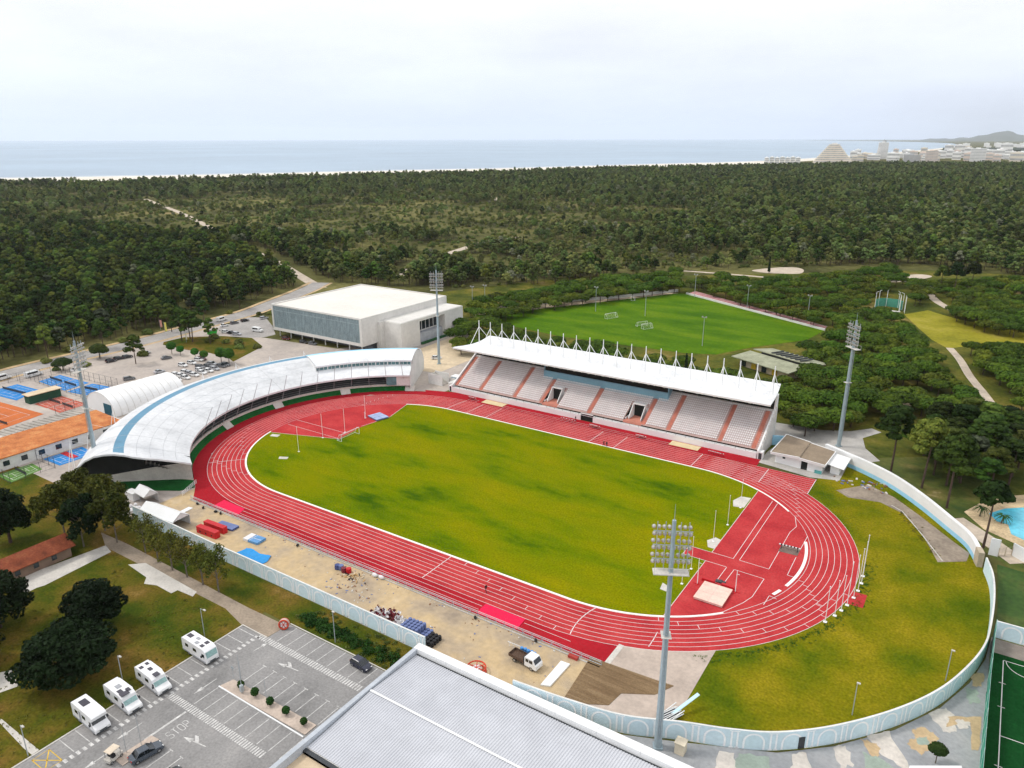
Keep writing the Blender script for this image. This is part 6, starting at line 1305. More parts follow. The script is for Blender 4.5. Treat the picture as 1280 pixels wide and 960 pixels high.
# ---- forest
edge=[(-252,-140),(-240,-60),(-226,-30),(-226,18),(-229,45),(-233,72),(-238,92),(-246,122),(-256,155),(-262,178),(-238,182),(-205,190),(-172,205),(-142,232),(-122,262),(-102,290),(-88,325),(-32,385),(10,420),(60,452),(115,440),(190,430),(330,420)]
far=inland(spline(cw[:8],5),0.855); FOREST=edge+[G(1520,300),G(1520,207),G(1290,206.5),G(1100,206)]+far[::-1]
paths=[GL([(402,360),(392,355),(375,345),(350,330),(325,318),(305,308)],0),GL([(290,298),(270,290),(258,282),(230,268),(205,258),(182,249)],0),GL([(500,346),(520,330),(545,322),(575,312),(605,303),(650,296)],0),GL([(598,243),(625,250),(650,257)],0)]
PP=[np.array(spline(p,6)) for p in paths]
sp_=MB()
for k,p in enumerate(PP): sp_.pline([tuple(q) for q in p],7.0 if k<3 else 14,.03)
struct(sp_.build('forest_path',PATHS))
allp=np.concatenate(PP); pts=[]
r2=np.random.RandomState(5)
def nz(x,y,s): return mnoise.noise((x/s,y/s,1.7))
for (d0,d1,stp,sc) in ((200,620,4.7,.90),(620,1150,5.6,.90),(1150,1900,7.4,.95),(1900,3200,9.5,1.0)):
    a0,a1=math.atan2(_f[0],_f[1])-.74,math.atan2(_f[0],_f[1])+.74
    n=int(.5*(a1-a0)*(d1*d1-d0*d0)/(stp*stp)); rr=np.sqrt(d0*d0+(d1*d1-d0*d0)*r2.rand(n)); aa=a0+(a1-a0)*r2.rand(n)
    for r_,a_ in zip(rr,aa):
        x,y=CP[0]+r_*math.sin(a_),CP[1]+r_*math.cos(a_); px,py,w=PJ((x,y,0))
        if w<1 or px<-130 or px>1420 or not inpoly(x,y,FOREST): continue
        op=nz(x,y,90)+.5*nz(x+500,y,35); p=1.0; vid=0
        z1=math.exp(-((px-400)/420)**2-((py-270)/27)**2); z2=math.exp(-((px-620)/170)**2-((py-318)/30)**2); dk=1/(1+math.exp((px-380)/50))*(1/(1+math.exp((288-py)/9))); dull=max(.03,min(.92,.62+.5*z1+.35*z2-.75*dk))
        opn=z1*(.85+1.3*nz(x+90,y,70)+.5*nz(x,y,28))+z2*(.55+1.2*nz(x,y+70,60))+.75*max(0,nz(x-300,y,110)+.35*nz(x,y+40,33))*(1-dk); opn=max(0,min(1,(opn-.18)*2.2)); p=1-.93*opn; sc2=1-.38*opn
        if op>.5: p*=.5
        bushy=False
        if r2.rand()>p:
            if r2.rand()<.38: bushy=True
            else: continue
        dd=np.min((allp[:,0]-x)**2+(allp[:,1]-y)**2)
        if dd<(10 if not bushy else 5)**2: continue
        # keep the near side of each clearing open
        vx,vy=x-CP[0],y-CP[1]; l=math.hypot(vx,vy); tb=False
        for s_ in (9,17):
            if np.min((allp[:,0]-x-vx/l*s_)**2+(allp[:,1]-y-vy/l*s_)**2)<20: tb=True
        if tb and not bushy: continue
        u=r2.rand()
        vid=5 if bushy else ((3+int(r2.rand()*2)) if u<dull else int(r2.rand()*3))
        pts.append((r_,x,y,sc*(.62+.66*r2.rand())*(1.25 if bushy else sc2),6.28*r2.rand(),vid))
pts.sort(); near=[]; rest=[]
for p in pts:
    px,py,w=PJ((p[1],p[2],6)); hid=(330<px<580 and 356<py<440 and p[2]>125)
    if len(near)<300 and p[5]<5 and 0<px<1280 and not hid: near.append(p)
    else: rest.append(p)
used=set()
for r_,x,y,s_,rz,v in near:
    if v not in used: used.add(v); o=pines[v]; o.location=(x,y,0); o.rotation_euler=(0,0,rz); o.scale=(s_,s_,s_)
    else: dup(pines[v],(x,y,0),rz,scale=s_)
def spare(o, x, y):
    o.location=(x,y,0)
for v in range(5):
    if v not in used: spare(pines[v],near[v][1]+4,near[v][2]+4)
def scatter(name,label,A,srcs):
    """one object: copies of the given trees on points, A rows = (_, x, y, scale, turn, which)"""
    A=np.array(A); N_=len(A); me=bpy.data.meshes.new(name); me.vertices.add(N_); me.vertices.foreach_set('co',np.column_stack([A[:,1],A[:,2],np.zeros(N_)]).astype(np.float32).ravel())
    for nm,col,ty in (('scl',3,'FLOAT'),('rot',4,'FLOAT'),('vid',5,'INT')):
        at=me.attributes.new(nm,ty,'POINT'); at.data.foreach_set('value',A[:,col].astype(np.int32 if ty=='INT' else np.float32))
    fo=bpy.data.objects.new(name,me); C.objects.link(fo); tag(fo,label,kind='stuff')
    ng=bpy.data.node_groups.new(name,'GeometryNodeTree'); ng.interface.new_socket('Geometry',in_out='INPUT',socket_type='NodeSocketGeometry'); ng.interface.new_socket('Geometry',in_out='OUTPUT',socket_type='NodeSocketGeometry')
    Ng=ng.nodes; Lg=ng.links.new; gi=Ng.new('NodeGroupInput'); go=Ng.new('NodeGroupOutput'); ip=Ng.new('GeometryNodeInstanceOnPoints'); jn=Ng.new('GeometryNodeJoinGeometry')
    for o in reversed(srcs):
        j2=Ng.new('GeometryNodeJoinGeometry'); gti=Ng.new('GeometryNodeGeometryToInstance')
        for ch in o.children:
            oi=Ng.new('GeometryNodeObjectInfo'); oi.inputs['Object'].default_value=ch; oi.transform_space='ORIGINAL'; Lg(oi.outputs['Geometry'],j2.inputs[0])
        Lg(j2.outputs[0],gti.inputs[0]); Lg(gti.outputs[0],jn.inputs[0])
    def attr(nm,ty): a=Ng.new('GeometryNodeInputNamedAttribute'); a.data_type=ty; a.inputs['Name'].default_value=nm; return a.outputs['Attribute']
    Lg(gi.outputs[0],ip.inputs['Points']); Lg(jn.outputs[0],ip.inputs['Instance']); ip.inputs['Pick Instance'].default_value=True; Lg(attr('vid','INT'),ip.inputs['Instance Index'])
    cx=Ng.new('ShaderNodeCombineXYZ'); Lg(attr('rot','FLOAT'),cx.inputs['Z']); Lg(cx.outputs[0],ip.inputs['Rotation']); Lg(attr('scl','FLOAT'),ip.inputs['Scale']); Lg(ip.outputs[0],go.inputs[0])
    fo.modifiers.new('scatter','NODES').node_group=ng; return fo
scatter('pine_forest','broad dark pine forest running from the stadium to the beach',rest,pines+[bush0])
# ---- umbrella pines
groves=[([(985,520),(975,470),(1000,440),(1030,425),(1045,400),(1075,395),(1085,385),(1120,392),(1140,420),(1170,437),(1185,470),(1215,495),(1200,520),(1140,505),(1100,515),(1085,495),(1060,525),(1010,535)],5.6,'the dense grove between the grandstand and the yellow meadow'),
 ([(583,392),(600,372),(700,356),(780,346),(848,338),(852,356),(700,376),(610,396)],5.4,'the dark belt beyond the far side of the green pitch'),
 ([(568,432),(572,402),(600,400),(640,412),(700,425),(780,440),(860,452),(960,478),(975,500),(960,492),(860,478),(760,462),(640,438)],6.2,'the strip between the green pitch and the grandstand roof'),
 ([(858,350),(900,345),(960,352),(1000,348),(1060,338),(1110,332),(1135,345),(1100,362),(1080,378),(1050,396),(1020,398),(960,382),(900,366)],6.4,'the loose grove beyond the pink running strip'),
 ([(1140,348),(1285,348),(1285,388),(1225,375),(1175,366),(1145,372)],6.8,'the grove beyond the yellow meadow'),
 ([(1182,384),(1200,374),(1285,388),(1285,412),(1232,406)],5.6,'the belt on the far side of the yellow meadow'),
 ([(1197,434),(1230,425),(1285,440),(1285,515),(1258,505),(1240,480),(1215,452)],5.8,'the group right of the pale footpath')]
PAV=[(12,136),(40,118),(58,142),(30,165)]; CLR=[np.array(G(1122,497)),np.array(G(1170,505)),np.array(G(1150,495))]; UL=[]; PTH=np.array(spline(GL([(1187,435),(1200,450),(1212,470),(1228,490),(1245,512),(1262,530),(1275,545),(1285,560)]),6))
for k,(pp_,d,l) in enumerate(groves):
    poly=[G(x,y,4.5) for x,y in pp_]
    for i,(x,y) in enumerate(poisson(poly,d,6000,30+k)):
        if inpoly(x,y,PAV) or min(np.hypot(*(c-np.array((x,y)))) for c in CLR)<5 or np.min(np.hypot(PTH[:,0]-x,PTH[:,1]-y))<4.5: continue
        px,py,w=PJ((x,y,3))
        if not -10<px<1290 or math.hypot(x-56,y-284)<11: continue
        UL.append((w,x,y,rnd.uniform(.75,1.15),rnd.uniform(0,6.3),rnd.randrange(4),l))
UL.sort(key=lambda q:q[0]); seen=set()
for w,x,y,s_,rz,v,l in UL[:300]:
    lab='rounded umbrella pine in '+l; gr_='umbrella pines: '+l[:50]
    if v not in seen: seen.add(v); o=umbs[v]; o.location=(x,y,0); o.scale=(s_,)*3; o['label']=lab; o['group']=gr_
    else: dup(umbs[v],(x,y,0),rz,lab,gr_,s_)
scatter('umbrella_pine_belt','farther umbrella pines in the belts beyond the green pitch and the meadow',[q[:6] for q in UL[300:]],umbs)
sheet('meadow',[G(x,y) for x,y in ((1130,393),(1160,388),(1200,400),(1290,415),(1290,438),(1230,430),(1185,436),(1165,425),(1150,412))],.06,MEADOW)
b=MB(); b.pline([tuple(p) for p in PTH],3.0,.08); b.pline(spline(GL([(845,338),(900,342),(960,347),(1010,352)]),5),4,.08); b.pline(spline(GL([(1205,395),(1185,385),(1170,376),(1162,366),(1165,352)]),5),4.5,.08)
b.pline([(103,42),(110,34.5),(116,27)],4.5,.08); struct(b.build('footpath',PATHS))
sheet('clearing_sand',[G(x,y) for x,y in ((1106,497),(1128,492),(1148,498),(1150,508),(1110,508))],.07,SAND); sheet('clearing_sand',spline([G(x,y) for x,y in ((940,338),(965,335),(990,334),(1004,337),(1000,342),(975,342),(955,341))],5,True),.07,PATHS); sheet('clearing_sand',spline([G(x,y) for x,y in ((1100,350),(1125,345),(1150,343),(1165,346),(1140,351),(1115,353))],5,True),.07,PATHS)
# ---- tall pines inside the park on the right
tp=[(86.5,62.5,19,'tall dark pine leaning over the footpath behind the curved wall'),(94.6,55.8,19.5,'tall dark pine with a leaning trunk second from the floodlight mast'),(101,47,19.5,'tall dark pine standing close behind the curved white wall'),(109.2,30.2,16.5,'tall pine between the gate wall and the pool')]
mt=[]
for i,(x,y,h,l) in enumerate(tp):
    cl=[]
    for k in range(13): a=2.1*k+rs.rand(); z=h-1.2-k*.55*(1 if i<3 else .5); rr=(1.0+.26*k)*(1 if i<3 else .7); cl.append((rr*math.cos(a),rr*math.sin(a),z,1.5+.9*rs.rand(),1.5+.9*rs.rand(),.9) if i<3 else (rr*math.cos(a),rr*math.sin(a),z,1.5,1.5,.7))
    mt.append(tree('tall_pine',trunk_pine(h-1,(rs.normal()*.8,rs.normal()*.8),.30,cl[2:9]),cl,3600 if i<3 else 1800,.36,LF[0] if i!=1 else LF[1],BARK,l,loc=(x,y,0),up=.45))
poly=[G(x,y,7) for x,y in ((1150,545),(1175,520),(1255,520),(1280,545),(1280,580),(1240,590),(1180,575))]
for i,(x,y) in enumerate(poisson(poly,5.6,3000,77)): dup(mt[i%3],(x,y,0),rnd.uniform(0,6),'dark tall pine in the thick clump beside the pool','tall pines beside the pool',(q_:=rnd.uniform(.72,.98),q_,q_*.72))
dup(mt[0],(*G(1192,366),0),1.0,'large very dark tree standing out beyond the throwing cage','dark trees beyond the cage',.95); dup(mt[2],(*G(1212,364),0),2.0,'large very dark tree standing out beyond the throwing cage','dark trees beyond the cage',.9); dup(mt[1],(*G(1175,364),0),2.6,'large very dark tree standing out beyond the throwing cage','dark trees beyond the cage',.8)
for i,(px_,py_) in enumerate(((1150,566),(1168,580),(1190,590),(1208,575),(1226,592),(1243,578),(1258,592),(1272,575),(1180,556),(1218,556),(1252,556),(1200,604))): dup(umbs[i%4],(*G(px_,py_),0),i*1.3,'broad low pine crowding the foot of the tall clump beside the pool','low pines beside the pool',(1.25,1.25,1.15))
# ---- cypresses
b=MB(); b.tube((0,0,-.2),(0,0,2),.18,.1,6); CY=tree('cypress',b,[(0,0,1.6+i*1.1,.95-.085*i,.95-.085*i,.9) for i in range(9)],1300,.26,leafmat('cypress_leaves',(0.006,0.018,0.006),(0.016,0.036,0.010),.2),BARK,'slim dark cypress beyond the belt of umbrella pines',loc=(*G(654,312),0))
dup(CY,(*G(961,341),0),1,'slim dark cypress beside the sandy clearing beyond the pitch'); dup(CY,(*G(856,478),0),2,'slim dark cypress behind the right half of the grandstand roof')
# ---- small round trees of the back car park
RL=leafmat('bright_round_leaves',(0.02,0.085,0.008),(0.06,0.17,0.02),.15)
tr0=None
for i,(x,y,s_) in enumerate(((-181.6,26,1.0),(-176.4,26.6,.8),(-167.4,27.2,.85),(-161,27,.85),(-153.7,29.5,1.15),(-148.9,29.6,1.25))):
    l=['first small round tree from the road in the worn car park','second small round tree from the road in the worn car park','third small round tree from the road in the worn car park','small round tree just behind the dark red car','left one of the paired larger round trees behind the curved stand','right one of the paired larger round trees behind the curved stand'][i]
    if tr0 is None: b=MB(); b.tube((0,0,-.1),(0,0,2.3),.13,.09,6); tr0=tree('round_tree',b,[(0,0,3.3,1.55,1.55,1.35),(.5,.3,3.6,1.1,1.1,1.0)],1300,.24,RL,BARKG,l,loc=(x,y,0)); tr0.scale=(s_*1.15,)*3
    else: dup(tr0,(x,y,0),i*1.1,l,scale=s_*1.15)
# dark bushy trees along the road and pines of the island
OL=leafmat('olive_leaves',(0.014,0.034,0.006),(0.05,0.075,0.014),.2)
b=MB(); b.tube((0,0,-.1),(.2,0,2.4),.3,.2,7).tube((.2,0,2.2),(1.6,.6,4),.14,.06,5).tube((.2,0,2.2),(-1.4,-.4,4),.14,.06,5)
ot=tree('olive_tree',b,[(0,0,4.2,2.6,2.6,1.7),(1.8,.8,3.6,1.9,1.9,1.2),(-1.7,-.6,3.7,1.9,1.9,1.2),(.2,-1.6,3.6,1.6,1.6,1.1)],2600,.28,OL,BARKG,'dense round tree between the road and the worn car park',loc=(*G(125,448),0)); ot.scale=(1.1,1.1,1.05)
dup(ot,(*G(79,463),0),1.2,'flat-topped dark tree beside the road and the blue courts',scale=(1.05,1.05,.85)); dup(ot,(*G(168,430),0),2,'small dark tree beside the road beyond the worn car park',scale=.5)
for i,(x,y) in enumerate(((-197.8,41.5),(-192.2,43.1),(-197.8,45.7),(-182.7,45.2))): dup(pines[(i*2)%5],(x,y,0),i*1.3,['bare-trunked pine nearest the yellow banner on the wooded island','bare-trunked pine in the middle of the wooded island','pine at the back of the wooded island by the road','thin leaning pine at the right end of the wooded island'][i],scale=1.35 if i<3 else .9)
for o_ in (): pass
bl=[(-190,52),(-186,47),(-178,50),(-172,52),(-166,48),(-160,52),(-213.5,-9),(-222,40),(-223,62),(-226,88),(-212,95),(-208,99),(-199,-12),(-195,-3),(-190,18),(-218,26),(-222,5)]
for i,(x,y) in enumerate(bl):
    if i==0: bush0.location=(x,y,0); bush0.scale=(1.4,)*3
    else: dup(bush0,(x,y,0),i*.9,scale=rnd.uniform(.9,1.6))
for i,(px,py) in enumerate(((170,455),(60,447),(18,446),(130,436),(215,415),(255,403),(300,386))): dup(pines[i%3],(*G(px,py),0),i*1.7,'pine standing in front of the forest beside the back road','pines beside the back road',1.05)
b=MB(); b.tube((0,0,0),(0,0,7),.12,.03,5)
for i in range(16): a=i*2.4; z=2.5+i*.28; b.tube((0,0,z),(1.8*math.cos(a)*(1-i*.04),1.8*math.sin(a)*(1-i*.04),z+.9),.05,.015,4)
tag(b.build('bare_tree',BARKG,loc=(*G(318,372),0)),'bare brown tree at the corner of the road beyond the hall','tree').scale=(1.6,1.6,1.3)
# ---- broadleaf row beside the wall
YL=leafmat('autumn_leaves',(0.042,0.060,0.008),(0.175,0.18,0.028),.2,.03,.9)
def broadleaf(h, sp, nl, leaf, bark, label, loc, group=None, size=.17, dens=1.0, low=.38, name='broadleaf_tree'):
    b=MB(); cl=[]; b.tube((0,0,-.2),(0,0,h*.42),.17,.13,7,cap=False)
    for i in range(12):
        a=2.4*i+rs.rand()*.9; z0=h*(.26+.04*i); rr=sp*(.55+.5*rs.rand())*(1-.35*i/12); z1=z0+h*(.20+.12*rs.rand()); e=(rr*math.cos(a),rr*math.sin(a),min(z1,h*.95)); b.tube((0,0,min(z0,h*.6)),e,.075,.025,5,cap=False); cl.append((*e,sp*(.24+.14*rs.rand()),sp*(.24+.14*rs.rand()),sp*.26))
        f_=(e[0]*.6,e[1]*.6,e[2]+h*.06); cl.append((*f_,sp*.27,sp*.27,sp*.22)); cl.append((e[0]*1.15,e[1]*1.15-.4,e[2]-h*.07,sp*.22,sp*.22,sp*.18))
    b.tube((0,0,h*.4),(0,0,h*.85),.12,.04,6,cap=False); cl.append((0,0,h*.88,sp*.4,sp*.4,sp*.36))
    return tree(name,b,cl,int(nl*dens),size,leaf,bark,label,'tree',group,loc,up=.15,jit=.8,fill=.5)
row=[(-43,-71.6),(-37.2,-72.3),(-31.9,-72.5),(-27,-72.4),(-21.9,-72.3),(-17.0,-72.2)]
names=['first sparse olive-leaved tree of the row along the arcaded wall, nearest the big trees','second sparse tree of the row along the arcaded wall','third sparse tree of the row along the arcaded wall','fourth sparse tree of the row along the arcaded wall','fifth sparse tree of the row, in front of the red crash mats','last tree of the row, in front of the blue tarpaulin']
for i,(x,y) in enumerate(row): broadleaf(8.6 if i<5 else 9.6,2.7,1700,YL,BARKG,names[i],(x,y,0),dens=.55+.07*i,size=.18)
DL=leafmat('dark_oak_leaves',(0.016,0.034,0.004),(0.105,0.115,0.016),.2,.02,.6); BL2=leafmat('black_green_leaves',(0.003,0.009,0.002),(0.011,0.026,0.006),.2,.015,.4)
for i,(x,y,h,sp,l) in enumerate(((-60,-71,13,5.2,'big olive tree in front of the open end of the curved stand'),(-52.5,-72.5,12.5,4.8,'big dark tree at the upper end of the paved path'),(-66,-77,12,4.8,'big tree between the courts and the paved path'),(-57,-77.5,11,4.4,'lower dark tree in front of the big olive tree'),(-74,-69,10,4.2,'bushy tree beside the green court'))):
    broadleaf(h,sp,5200,DL if i!=3 else BL2,BARKG,l,(x,y,0),size=.26,low=.2,name='large_tree')
def darktree(x,y,h,R0,n,l,leaf=BL2):
    cl=[]; b=MB(); b.tube((0,0,-.2),(0,0,h*.7),.4,.15,8)
    for i in range(34):
        zf=(i+.5)/34; th=math.acos(1-1.55*zf); a=2.4*i; rr=R0*.74*math.sin(th); z=h*.50+h*.40*math.cos(th)+rs.normal()*.3; e=(rr*math.cos(a),rr*math.sin(a),z); k=.20+.14*rs.rand(); rr*=.9+.3*rs.rand(); e=(rr*math.cos(a),rr*math.sin(a),z); cl.append((*e,R0*k,R0*k,h*.10)); 
        if i%2: b.tube((0,0,h*.3),e,.10,.04,5)
    cl.append((0,0,h*.5,R0*.55,R0*.55,h*.3))
    return tree('dark_conifer',b,cl,n,.27,leaf,BARK,l,loc=(x,y,0),up=.4,jit=.6)
darktree(-25.5,-92.0,10.0,4.9,7000,'very dark rounded conifer on the lawn, the farther of two'); darktree(-16.8,-101.3,9.0,7.2,11000,'very dark broad conifer on the lawn nearest the motorhomes'); darktree(-41,-101.5,11.5,5.6,6500,'very dark conifer cut by the left edge beside the tiled house'); darktree(-72.5,-85.5,13,4.6,6000,'very dark conifer at the left edge above the tiled house'); darktree(-33.0,-109.5,8.5,5.0,4000,'low black-green conifer cut by the left edge of the lawn')
t=None
for i,(px_,py_,h_,l) in enumerate(((207,419,6.0,'yellow and white banner on a pole at the edge of the wooded island'),(201,413,5.0,'red and white banner on a pole beside the back road'),(233,428,4.5,'tall pale yellow post sign on the wooded island'))):
    x,y=G(px_,py_); t=thing('road_banner',l,'banner',(x,y,.05),R_(50)); b=MB(); b.tube((0,0,0),(0,0,h_),.06,n=5); b.build('pole',GALV,t); b=MB(); b.box(.08,.9 if i<2 else .45,-.03,.03,h_*.3,h_-.1); b.build('banner_cloth',M('banner_cloth_%d'%i,((.75,.68,.15),(.70,.35,.30),(.75,.72,.5))[i],.8,.25,3,.1),t)
# ---- clipped shrubs, hedge bank, small tree
SH=leafmat('clipped_leaves',(0.012,0.042,0.008),(0.04,0.09,0.014),.15)
sh0=None
for i,x in enumerate((9.8,13.2,16.9,20.6,24.6)):
    l=['first clipped round shrub at the upper end of the planted island','second clipped round shrub on the planted island','third clipped round shrub, in the middle of the planted island','fourth clipped round shrub on the planted island','last clipped round shrub beside the grey parapet'][i]
    if sh0 is None: b=MB(); b.tube((0,0,0),(0,0,.6),.06,.04,5); sh0=tree('clipped_shrub',b,[(0,0,.85,.55,.55,.6)],520,.12,SH,BARK,l,'shrub',None,(x,-87.6,.16),fill=.3)
    else: dup(sh0,(x,-87.55,.16),i,l,scale=rnd.uniform(.95,1.15))
b=MB(); b.tube((0,0,0),(0,0,2.0),.09,.06,6); tree('small_tree',b,[(0,0,2.6,1.1,1.1,.8),(.6,.3,2.4,.7,.7,.5),(-.6,-.2,2.5,.7,.7,.5)],1200,.16,OL,BARKG,'small round tree on the painted paving outside the curved wall',loc=(106.3,-42.8,.05))
P,n=leafcloud([(4.0+i*.8,-68.8+.7*math.sin(i*1.7),.35,1.0,1.2,.7) for i in range(30) if i<14 or i%2],5200,.16,.7,.3,.5); o=bpy.data.objects.new('hedge',cloudmesh('hedge',P,n,leafmat('ivy_leaves',(0.010,0.042,0.006),(0.035,0.10,0.014),.1))); C.objects.link(o); tag(o,'rough green hedge growing between the arcaded wall and the car park','hedge')
P,n=leafcloud([(2+rnd.uniform(0,24),rnd.uniform(-70.9,-65),.15,.5,.5,.3) for i in range(50)],2600,.12,.7,.3,.5); o=bpy.data.objects.new('weeds',cloudmesh('weeds',P,n,LF[3])); C.objects.link(o); tag(o,'rough weeds on the verge under the arcaded wall',kind='stuff')
# tufts and weeds roughening the lawns
def tufts(name,label,gen,n,mat,size=.16):
    c=np.array([gen() for _ in range(n)]); P,k=leafcloud([(x,y,.05,.45*s_,.45*s_,.18*s_) for x,y,s_ in c],n*9,size,.8,.8,.6); o=bpy.data.objects.new(name,cloudmesh(name,P,k,mat)); C.objects.link(o); tag(o,label,kind='stuff')
TF=leafmat('tuft_blades',(0.06,0.075,0.006),(0.20,0.17,0.03),.2,.03,.4)
def lawnpt():
    while True:
        x,y=rnd.uniform(-60,-5),rnd.uniform(-118,-77)
        px,py,w=PJ((x,y,0))
        if not (px<140 and 675<py<760) and not (155<px<250 and 700<py<750): return (x,y,rnd.uniform(.3,.9))
tufts('lawn_tufts','coarse grass tufts over the rough lawn by the motorhomes',lawnpt,1100,TF,.09)
def ring_():
    a=rnd.uniform(-56,12); r_=47.2+abs(rnd.gauss(0,1.0)); return (LX+r_*math.cos(R_(a)),r_*math.sin(R_(a)),rnd.uniform(.3,.9))
tufts('weed_edge','dark weeds growing along the outside of the right bend',ring_,420,leafmat('weed_leaves',(0.035,0.085,0.006),(0.09,0.15,0.014),.2),.09)
tufts('bank_weeds','weeds along the gravel track inside the curved wall',lambda:(lambda u,v:(92+u*9+v,39-u*18+v*.6,rnd.uniform(.3,.8)))(rnd.random(),rnd.gauss(0,.5)),120,TF,.1)
# palms by the pool
PF=leafmat('palm_leaves',(0.02,0.06,0.01),(0.07,0.13,0.025),.2)
def palm(x,y,h,l):
    t=thing('palm_tree',l,'palm',(x,y,0)); b=MB(); b.tube((0,0,-.1),(.2,.1,h),.2,.15,7); b.build('trunk',BARKG,t); b=MB()
    for i in range(18):
        a=i*2.4; e=rnd.uniform(-.2,.9); pr=None
        for k in range(5):
            u=(k+1)/5; q=(.2+1.9*u*math.cos(a),.1+1.9*u*math.sin(a),h+e*u*1.4-1.5*u*u); 
            if pr: w=.28*(1-u)+.06; b.face([(pr[0]-math.sin(a)*w,pr[1]+math.cos(a)*w,pr[2]-.1),(pr[0],pr[1],pr[2]),(q[0],q[1],q[2]),(q[0]-math.sin(a)*w*.6,q[1]+math.cos(a)*w*.6,q[2]-.12)]); b.face([(pr[0],pr[1],pr[2]),(pr[0]+math.sin(a)*w,pr[1]-math.cos(a)*w,pr[2]-.1),(q[0]+math.sin(a)*w*.6,q[1]-math.cos(a)*w*.6,q[2]-.12),(q[0],q[1],q[2])])
            pr=q
    b.build('crown',PF,t)
palm(107.8,46.5,2.6,'small palm at the rim of the pool nearest the footpath'); palm(112.2,45.2,2.2,'small palm in the sandy bed by the pool')
sheet('pool_surround',GL([(1205,640),(1238,622),(1290,618),(1290,690),(1265,678),(1230,662)]),.06,M('mottled_pool_paving',(0.52,0.40,0.24),0.3,0.3,2,0.2)); sheet('pool_water',GL([(1236,642),(1256,636),(1290,634),(1290,680),(1264,668),(1260,656),(1246,652)]),.075,M('pool_blue',(0.10,0.48,0.62),0.15,0.25,0.8,0.15,rough=.2,spec=.5))
sheet('park_lawn',[(76,64),(89,53.5),(97,45),(103.4,36),(107,29.5),(110,28.2),(118,20),(125,40),(118,62),(95,80),(84,72)],.03,M('park_grass',(0,0,0),scale=.12,detail=7,fine=1,fvar=.25,stops=[(.3,(.03,.06,.006)),(.5,(.075,.095,.012)),(.66,(.15,.13,.03)),(.8,(.36,.28,.15))]))
# ================================================================ seaside town beyond the forest
TW=M('town_white',(0.90,0.895,0.88),0.02,0.06,0.1,0.05); TWS=[TW,M('town_cream',(0.80,0.73,0.62),0.02,0.06,0.1,0.05),M('town_pale_pink',(0.78,0.66,0.58),0.02,0.06,0.1,0.05),M('town_grey',(0.52,0.53,0.54),0.02,0.06,0.1,0.05)]
WIN=M('town_window',(0.50,0.50,0.50),0.05,0.2,0.2,0.1)
def block(px,py,wpx,hpx,label,group=None,mat=TW,dep=40,floors=None):
    """block standing at the ground point under (px,py); width and height as they measure in the photograph at its distance"""
    x,y=G(px,py); d=math.hypot(x-CP[0],y-CP[1]); w=wpx*d/CF; h=hpx*d/CF*.95; rz=math.atan2(y-CP[1],x-CP[0])-math.pi/2
    t=thing('apartment_block',label,'building',(x,y,0),rz,group); b=MB(); b.box(-w/2,w/2,0,dep,0,h); b.build('wall',mat,t)
    b=MB(); b.box(-w/2-.3,w/2+.3,-.3,dep+.3,h,h+1.0); b.box(-w*.2,w*.1,dep*.3,dep*.6,h+1,h+4); b.build('roof',mat,t)
    n=floors or max(2,int(h/5)); 
    if hpx>4:
        b=MB()
        for i in range(n): z=h*(i+.35)/n; b.box(-w/2+1,w/2-1,-.4,-.05,z,z+h/n*.4)
        b.build('window',WIN,t)
    return t
# stepped pyramid hotel
x,y=G(1040,206); d=math.hypot(x-CP[0],y-CP[1]); s=d/CF; rz=math.atan2(y-CP[1],x-CP[0])-math.pi/2
t=thing('hotel_building','broad stepped white hotel like a pyramid in the seaside town','hotel',(x,y,0),rz)
b=MB(); n=10
for i in range(n):
    w=(44-32*i/(n-1))*s/2; b.box(-w,w,4*i,70,i*2.15*s,(i+1)*2.15*s); 
b.build('wall',TWS[1],t)
for i in range(n): b=MB(); w=(42-33*i/(n-1))*s/2; b.box(-w,w,4*i-.6,4*i-.05,(i+.35)*2.15*s,(i+.75)*2.15*s); b.build('window',WIN,t)
b=MB(); b.box(-3*s,3*s,40,60,21.5*s,23*s); b.build('roof',TW,t)
block(1102,199,10,18,'tall white tower block in the seaside town',dep=30,floors=14)
block(1102.5,198,4,19.5,'darker lift tower beside the tall tower block in the seaside town',None,TWS[3],dep=20,floors=2)
block(1221,203,14,14,'large white building with a domed top right in the seaside town',dep=40)
block(1163,204,12,13,'broad cream block before the middle of the seaside town',None,TWS[2],dep=40); block(1139,203,16,8,'grey-blue low block in the seaside town',None,TWS[3],dep=30)
for i in range(7): block(958+i*6.5,204.5,5,6.5+.8*(i%2),'white seafront block in the row left of the stepped hotel','white seafront blocks left of the hotel',TW,30,3)
r4=random.Random(4)
for i in range(58):
    u=r4.random(); px=1062+u*218; py=203.0-r4.random()*(6+7*min(1,(px-1062)/150)); 
    block(px,py,r4.uniform(5,13),r4.uniform(4,9),'small white block among the roofs of the seaside town','white blocks of the seaside town',r4.choice(TWS[:3]+[TW,TW]),40,2)
for i in range(16):
    px=1205+r4.random()*85; block(px,182+r4.random()*4,r4.uniform(4,10),r4.uniform(2,4),'tiny pale block in the hazy village on the far shore','pale blocks of the far village',TW,60,2)
# dark wood behind the town and flat shore beyond
b=MB(); A=[];B_=[];T_=[]
for i in range(40):
    px=1178+i*4; x,y=G(px,192-2.2*math.sin(min(1,i/30)*3.1)); A.append((x,y,0)); T_.append((x,y,14+4*mnoise.noise((i*.7,0,0)))); x2,y2=G(px,186.5); B_.append((x2,y2,12))
b.strip(A,T_).strip(T_,B_); tag(b.build('far_wood',M('far_wood_green',(0.02,0.035,0.02),0.01,0.3,0.05,0.3)),'dark wood behind the seaside town',kind='stuff')
